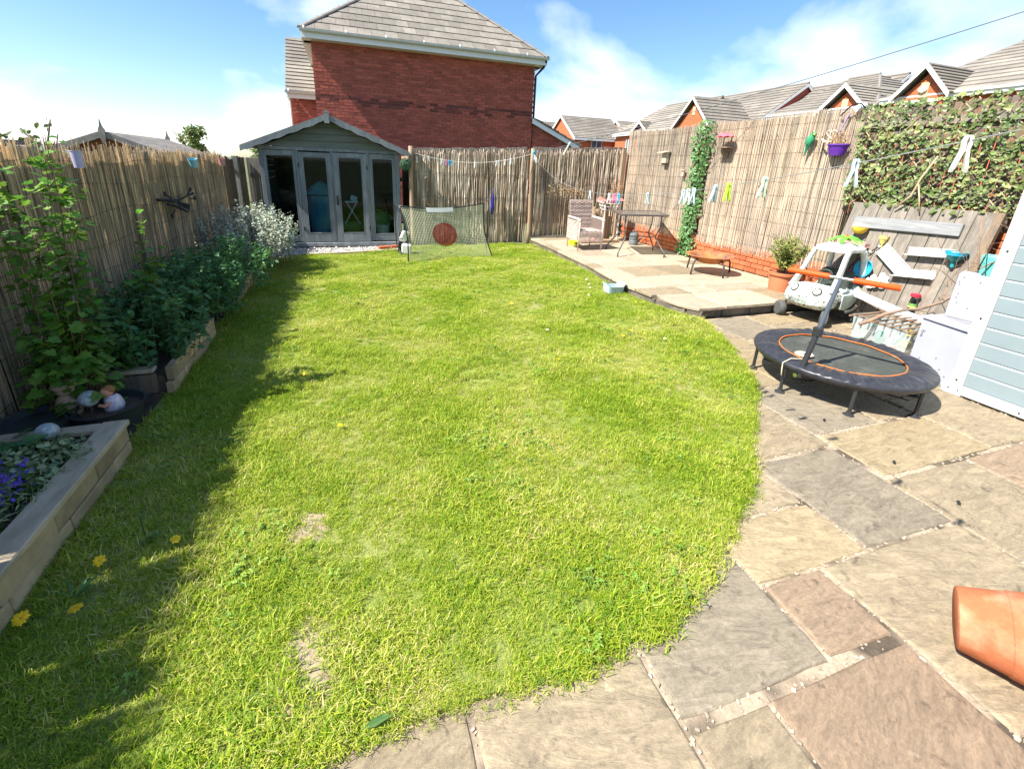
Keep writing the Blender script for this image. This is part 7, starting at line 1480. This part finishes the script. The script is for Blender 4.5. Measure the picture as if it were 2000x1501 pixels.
ng.links.new(gi.outputs[0], ip.inputs['Points']); ng.links.new(ci.outputs[0], ip.inputs['Instance']); ng.links.new(na('rot', 'FLOAT_VECTOR'), ip.inputs['Rotation']); ng.links.new(na('scl', 'FLOAT'), ip.inputs['Scale']); ng.links.new(na('idx', 'INT'), ip.inputs['Instance Index']); ng.links.new(ip.outputs[0], go.inputs[0])
md = lo.modifiers.new('scatter', 'NODES'); md.node_group = ng
# bare earth stepping patches in the lawn
for i, (x, y, rx, ry, lab) in enumerate(((-.25, 1.74, .085, .10, 'smaller bare sandy patch in the near lawn'), (-.21, 1.11, .10, .20, 'longer bare sandy stepping stone patch at the lawn edge near the paving'))):
    g = MB(); P = [(rx * math.cos(a_) * U(.85, 1.1), ry * math.sin(a_) * U(.85, 1.1)) for a_ in [k * math.pi / 10 for k in range(20)]]; g.prism(P, 0, .012); o = tag(part('bare_patch', g, MATS['bare_earth'] if 'bare_earth' in MATS else mat('bare_earth', (.31, .25, .165), (.24, .185, .115), var=.35, scale=60, rough=.95, bump=.6, bscale=90, mixscale=12), None), lab, 'bare patch', 'bare patches in the lawn'); o.location = (x, y, .0015)
# dandelions
M_dand = mat('dandelion_yellow', (.85, .50, .01), (.9, .62, .02), var=.15, isl=.2, rough=.7)
def dandelion_proto():
    t = T('dandelion', None, 'flower', (0, 0, 0)); g = MB()
    for k in range(46): a_ = k * 2.4; r = .002 + .0165 * (k / 46) ** .6; leaf_mesh(g, LEAF_THIN, Vector((0, 0, .072)), Vector((-math.cos(a_) * (.25 + .5 * k / 46), -math.sin(a_) * (.25 + .5 * k / 46), 1 - .4 * k / 46)), 0, .001) if False else g.add([Vector((math.cos(a_ + d_) * rr_, math.sin(a_ + d_) * rr_, z_)) for d_, rr_, z_ in ((-.25, r * .2, .071), (.25, r * .2, .071), (.13, r, .074 - .006 * (k / 46)), (-.13, r, .074 - .006 * (k / 46)))], [(0, 1, 2, 3)])
    part('flower_head', g, M_dand, t); g = MB(); g.tube([(0, 0, 0), (.004, .002, .04), (0, 0, .072)], .0018, 5); part('stem', g, M_gstem, t); return t
DL = [(-1.12, 1.56, 1.35, 'biggest dandelion at the near corner of the raised bed'), (-.96, 1.50, 1.2, 'dandelion second from the left at the bottom of the lawn shade'), (-1.0, 1.78, 1.2, 'tilted dandelion in the shade, upper left of its group'), (-.77, 1.78, 1.1, 'dandelion at the shadow edge, upper right of its group'), (-.13, 2.51, .8, 'dandelion in the sunny near lawn left of centre'), (-.37, 3.33, .8, 'dandelion just beyond the fence shadow'), (1.75, 4.71, .9, 'dandelion in the middle of the lawn'), (1.6, 3.09, .7, 'small dandelion centre right of the near lawn'), (2.47, 6.43, 1.0, 'farthest yellow dandelion toward the goal'), (2.44, 3.45, .9, 'left dandelion of three near the curved lawn edge'), (2.60, 3.56, .9, 'middle dandelion of three near the curved lawn edge'), (2.73, 3.50, .7, 'right dandelion of three near the curved lawn edge'), (3.26, 4.42, .8, 'dandelion close to the terrace step below the basket'), (1.17, 6.82, .8, 'dandelion in front of the goal net')]
pr_ = None
for x, y, s_, lab in DL:
    if pr_ is None: o = pr_ = dandelion_proto(); o.location = (x, y, .0); o.rotation_euler = (.5, .1, 0); o.scale = (s_,) * 3
    else: o = copy_tree(pr_, None, (x, y, 0), (U(-.1, .6), U(-.3, .3), U(-.5, .5)), s_)
    o['label'] = lab; o['group'] = 'dandelions in the lawn'; o['category'] = 'flower'
M_daisy = mat('daisy_white', (.8, .8, .78), var=.05); pr_ = None
for x, y, lab in ((3.22, 5.57, 'farthest white clover head by the terrace'), (3.15, 5.37, 'second white clover head by the terrace'), (3.07, 5.19, 'third white clover head left of the basket'), (2.84, 4.82, 'white clover head nearest, below the basket'), (1.8, 3.77, 'lone white daisy right of the lawn centre'), (2.81, 3.28, 'white daisy near the curved lawn edge')):
    if pr_ is None:
        o = pr_ = T('daisy', None, 'flower', (0, 0, 0)); g = MB(); g.sphere((0, 0, .06), .015, 8, 6, (1, 1, .7)); part('flower_head', g, M_daisy, o); g = MB(); g.tube([(0, 0, 0), (0, 0, .055)], .0016, 5); part('stem', g, M_gstem, o); o.location = (x, y, 0)
    else: o = copy_tree(pr_, None, (x, y, 0), 0, U(.7, 1))
    o['label'] = lab; o['group'] = 'small white flowers in the lawn'
# dandelion rosettes
for i, (x, y, lab) in enumerate(((-.89, 1.86, 'dandelion leaf rosette in the shade with a tall bud'), (-1.03, 1.62, 'broad dandelion leaves beside the near raised bed'), (-.06, .90, 'single upright weed at the paving edge bottom centre'))):
    g = MB()
    for k in range(11 if i < 2 else 5): a_ = U(0, 6.28); leaf_mesh(g, LEAF_THIN, Vector((x, y, .02)), Vector((-math.cos(a_) * .5, -math.sin(a_) * .5, .8)), U(0, 6.28), U(.07, .12))
    if i == 0: g.tube([(x, y, 0), (x, y, .14)], .0022, 5); g.sphere((x, y, .145), .007, 6, 5)
    tag(part('weed', g, M_mint, None), lab, 'weed')
# dark smudges on the paving
for i, (x, y) in enumerate(((2.97, 1.80), (2.92, 1.34), (2.87, 1.01))):
    g = MB(); g.box((0, 0, 0), (.022, .012, .008), (.3, .2, .4)); g.box((.008, .008, .001), (.014, .008, .006)); o = tag(part('dark_debris', g, M_dark, None), ('dark scrap on the slab by the trampoline shadow', 'dark scrap on the middle right slab', 'dark scrap on the slab nearest the fallen pot')[i], 'debris', 'dark scraps on the patio'); o.location = (x, y, .008)
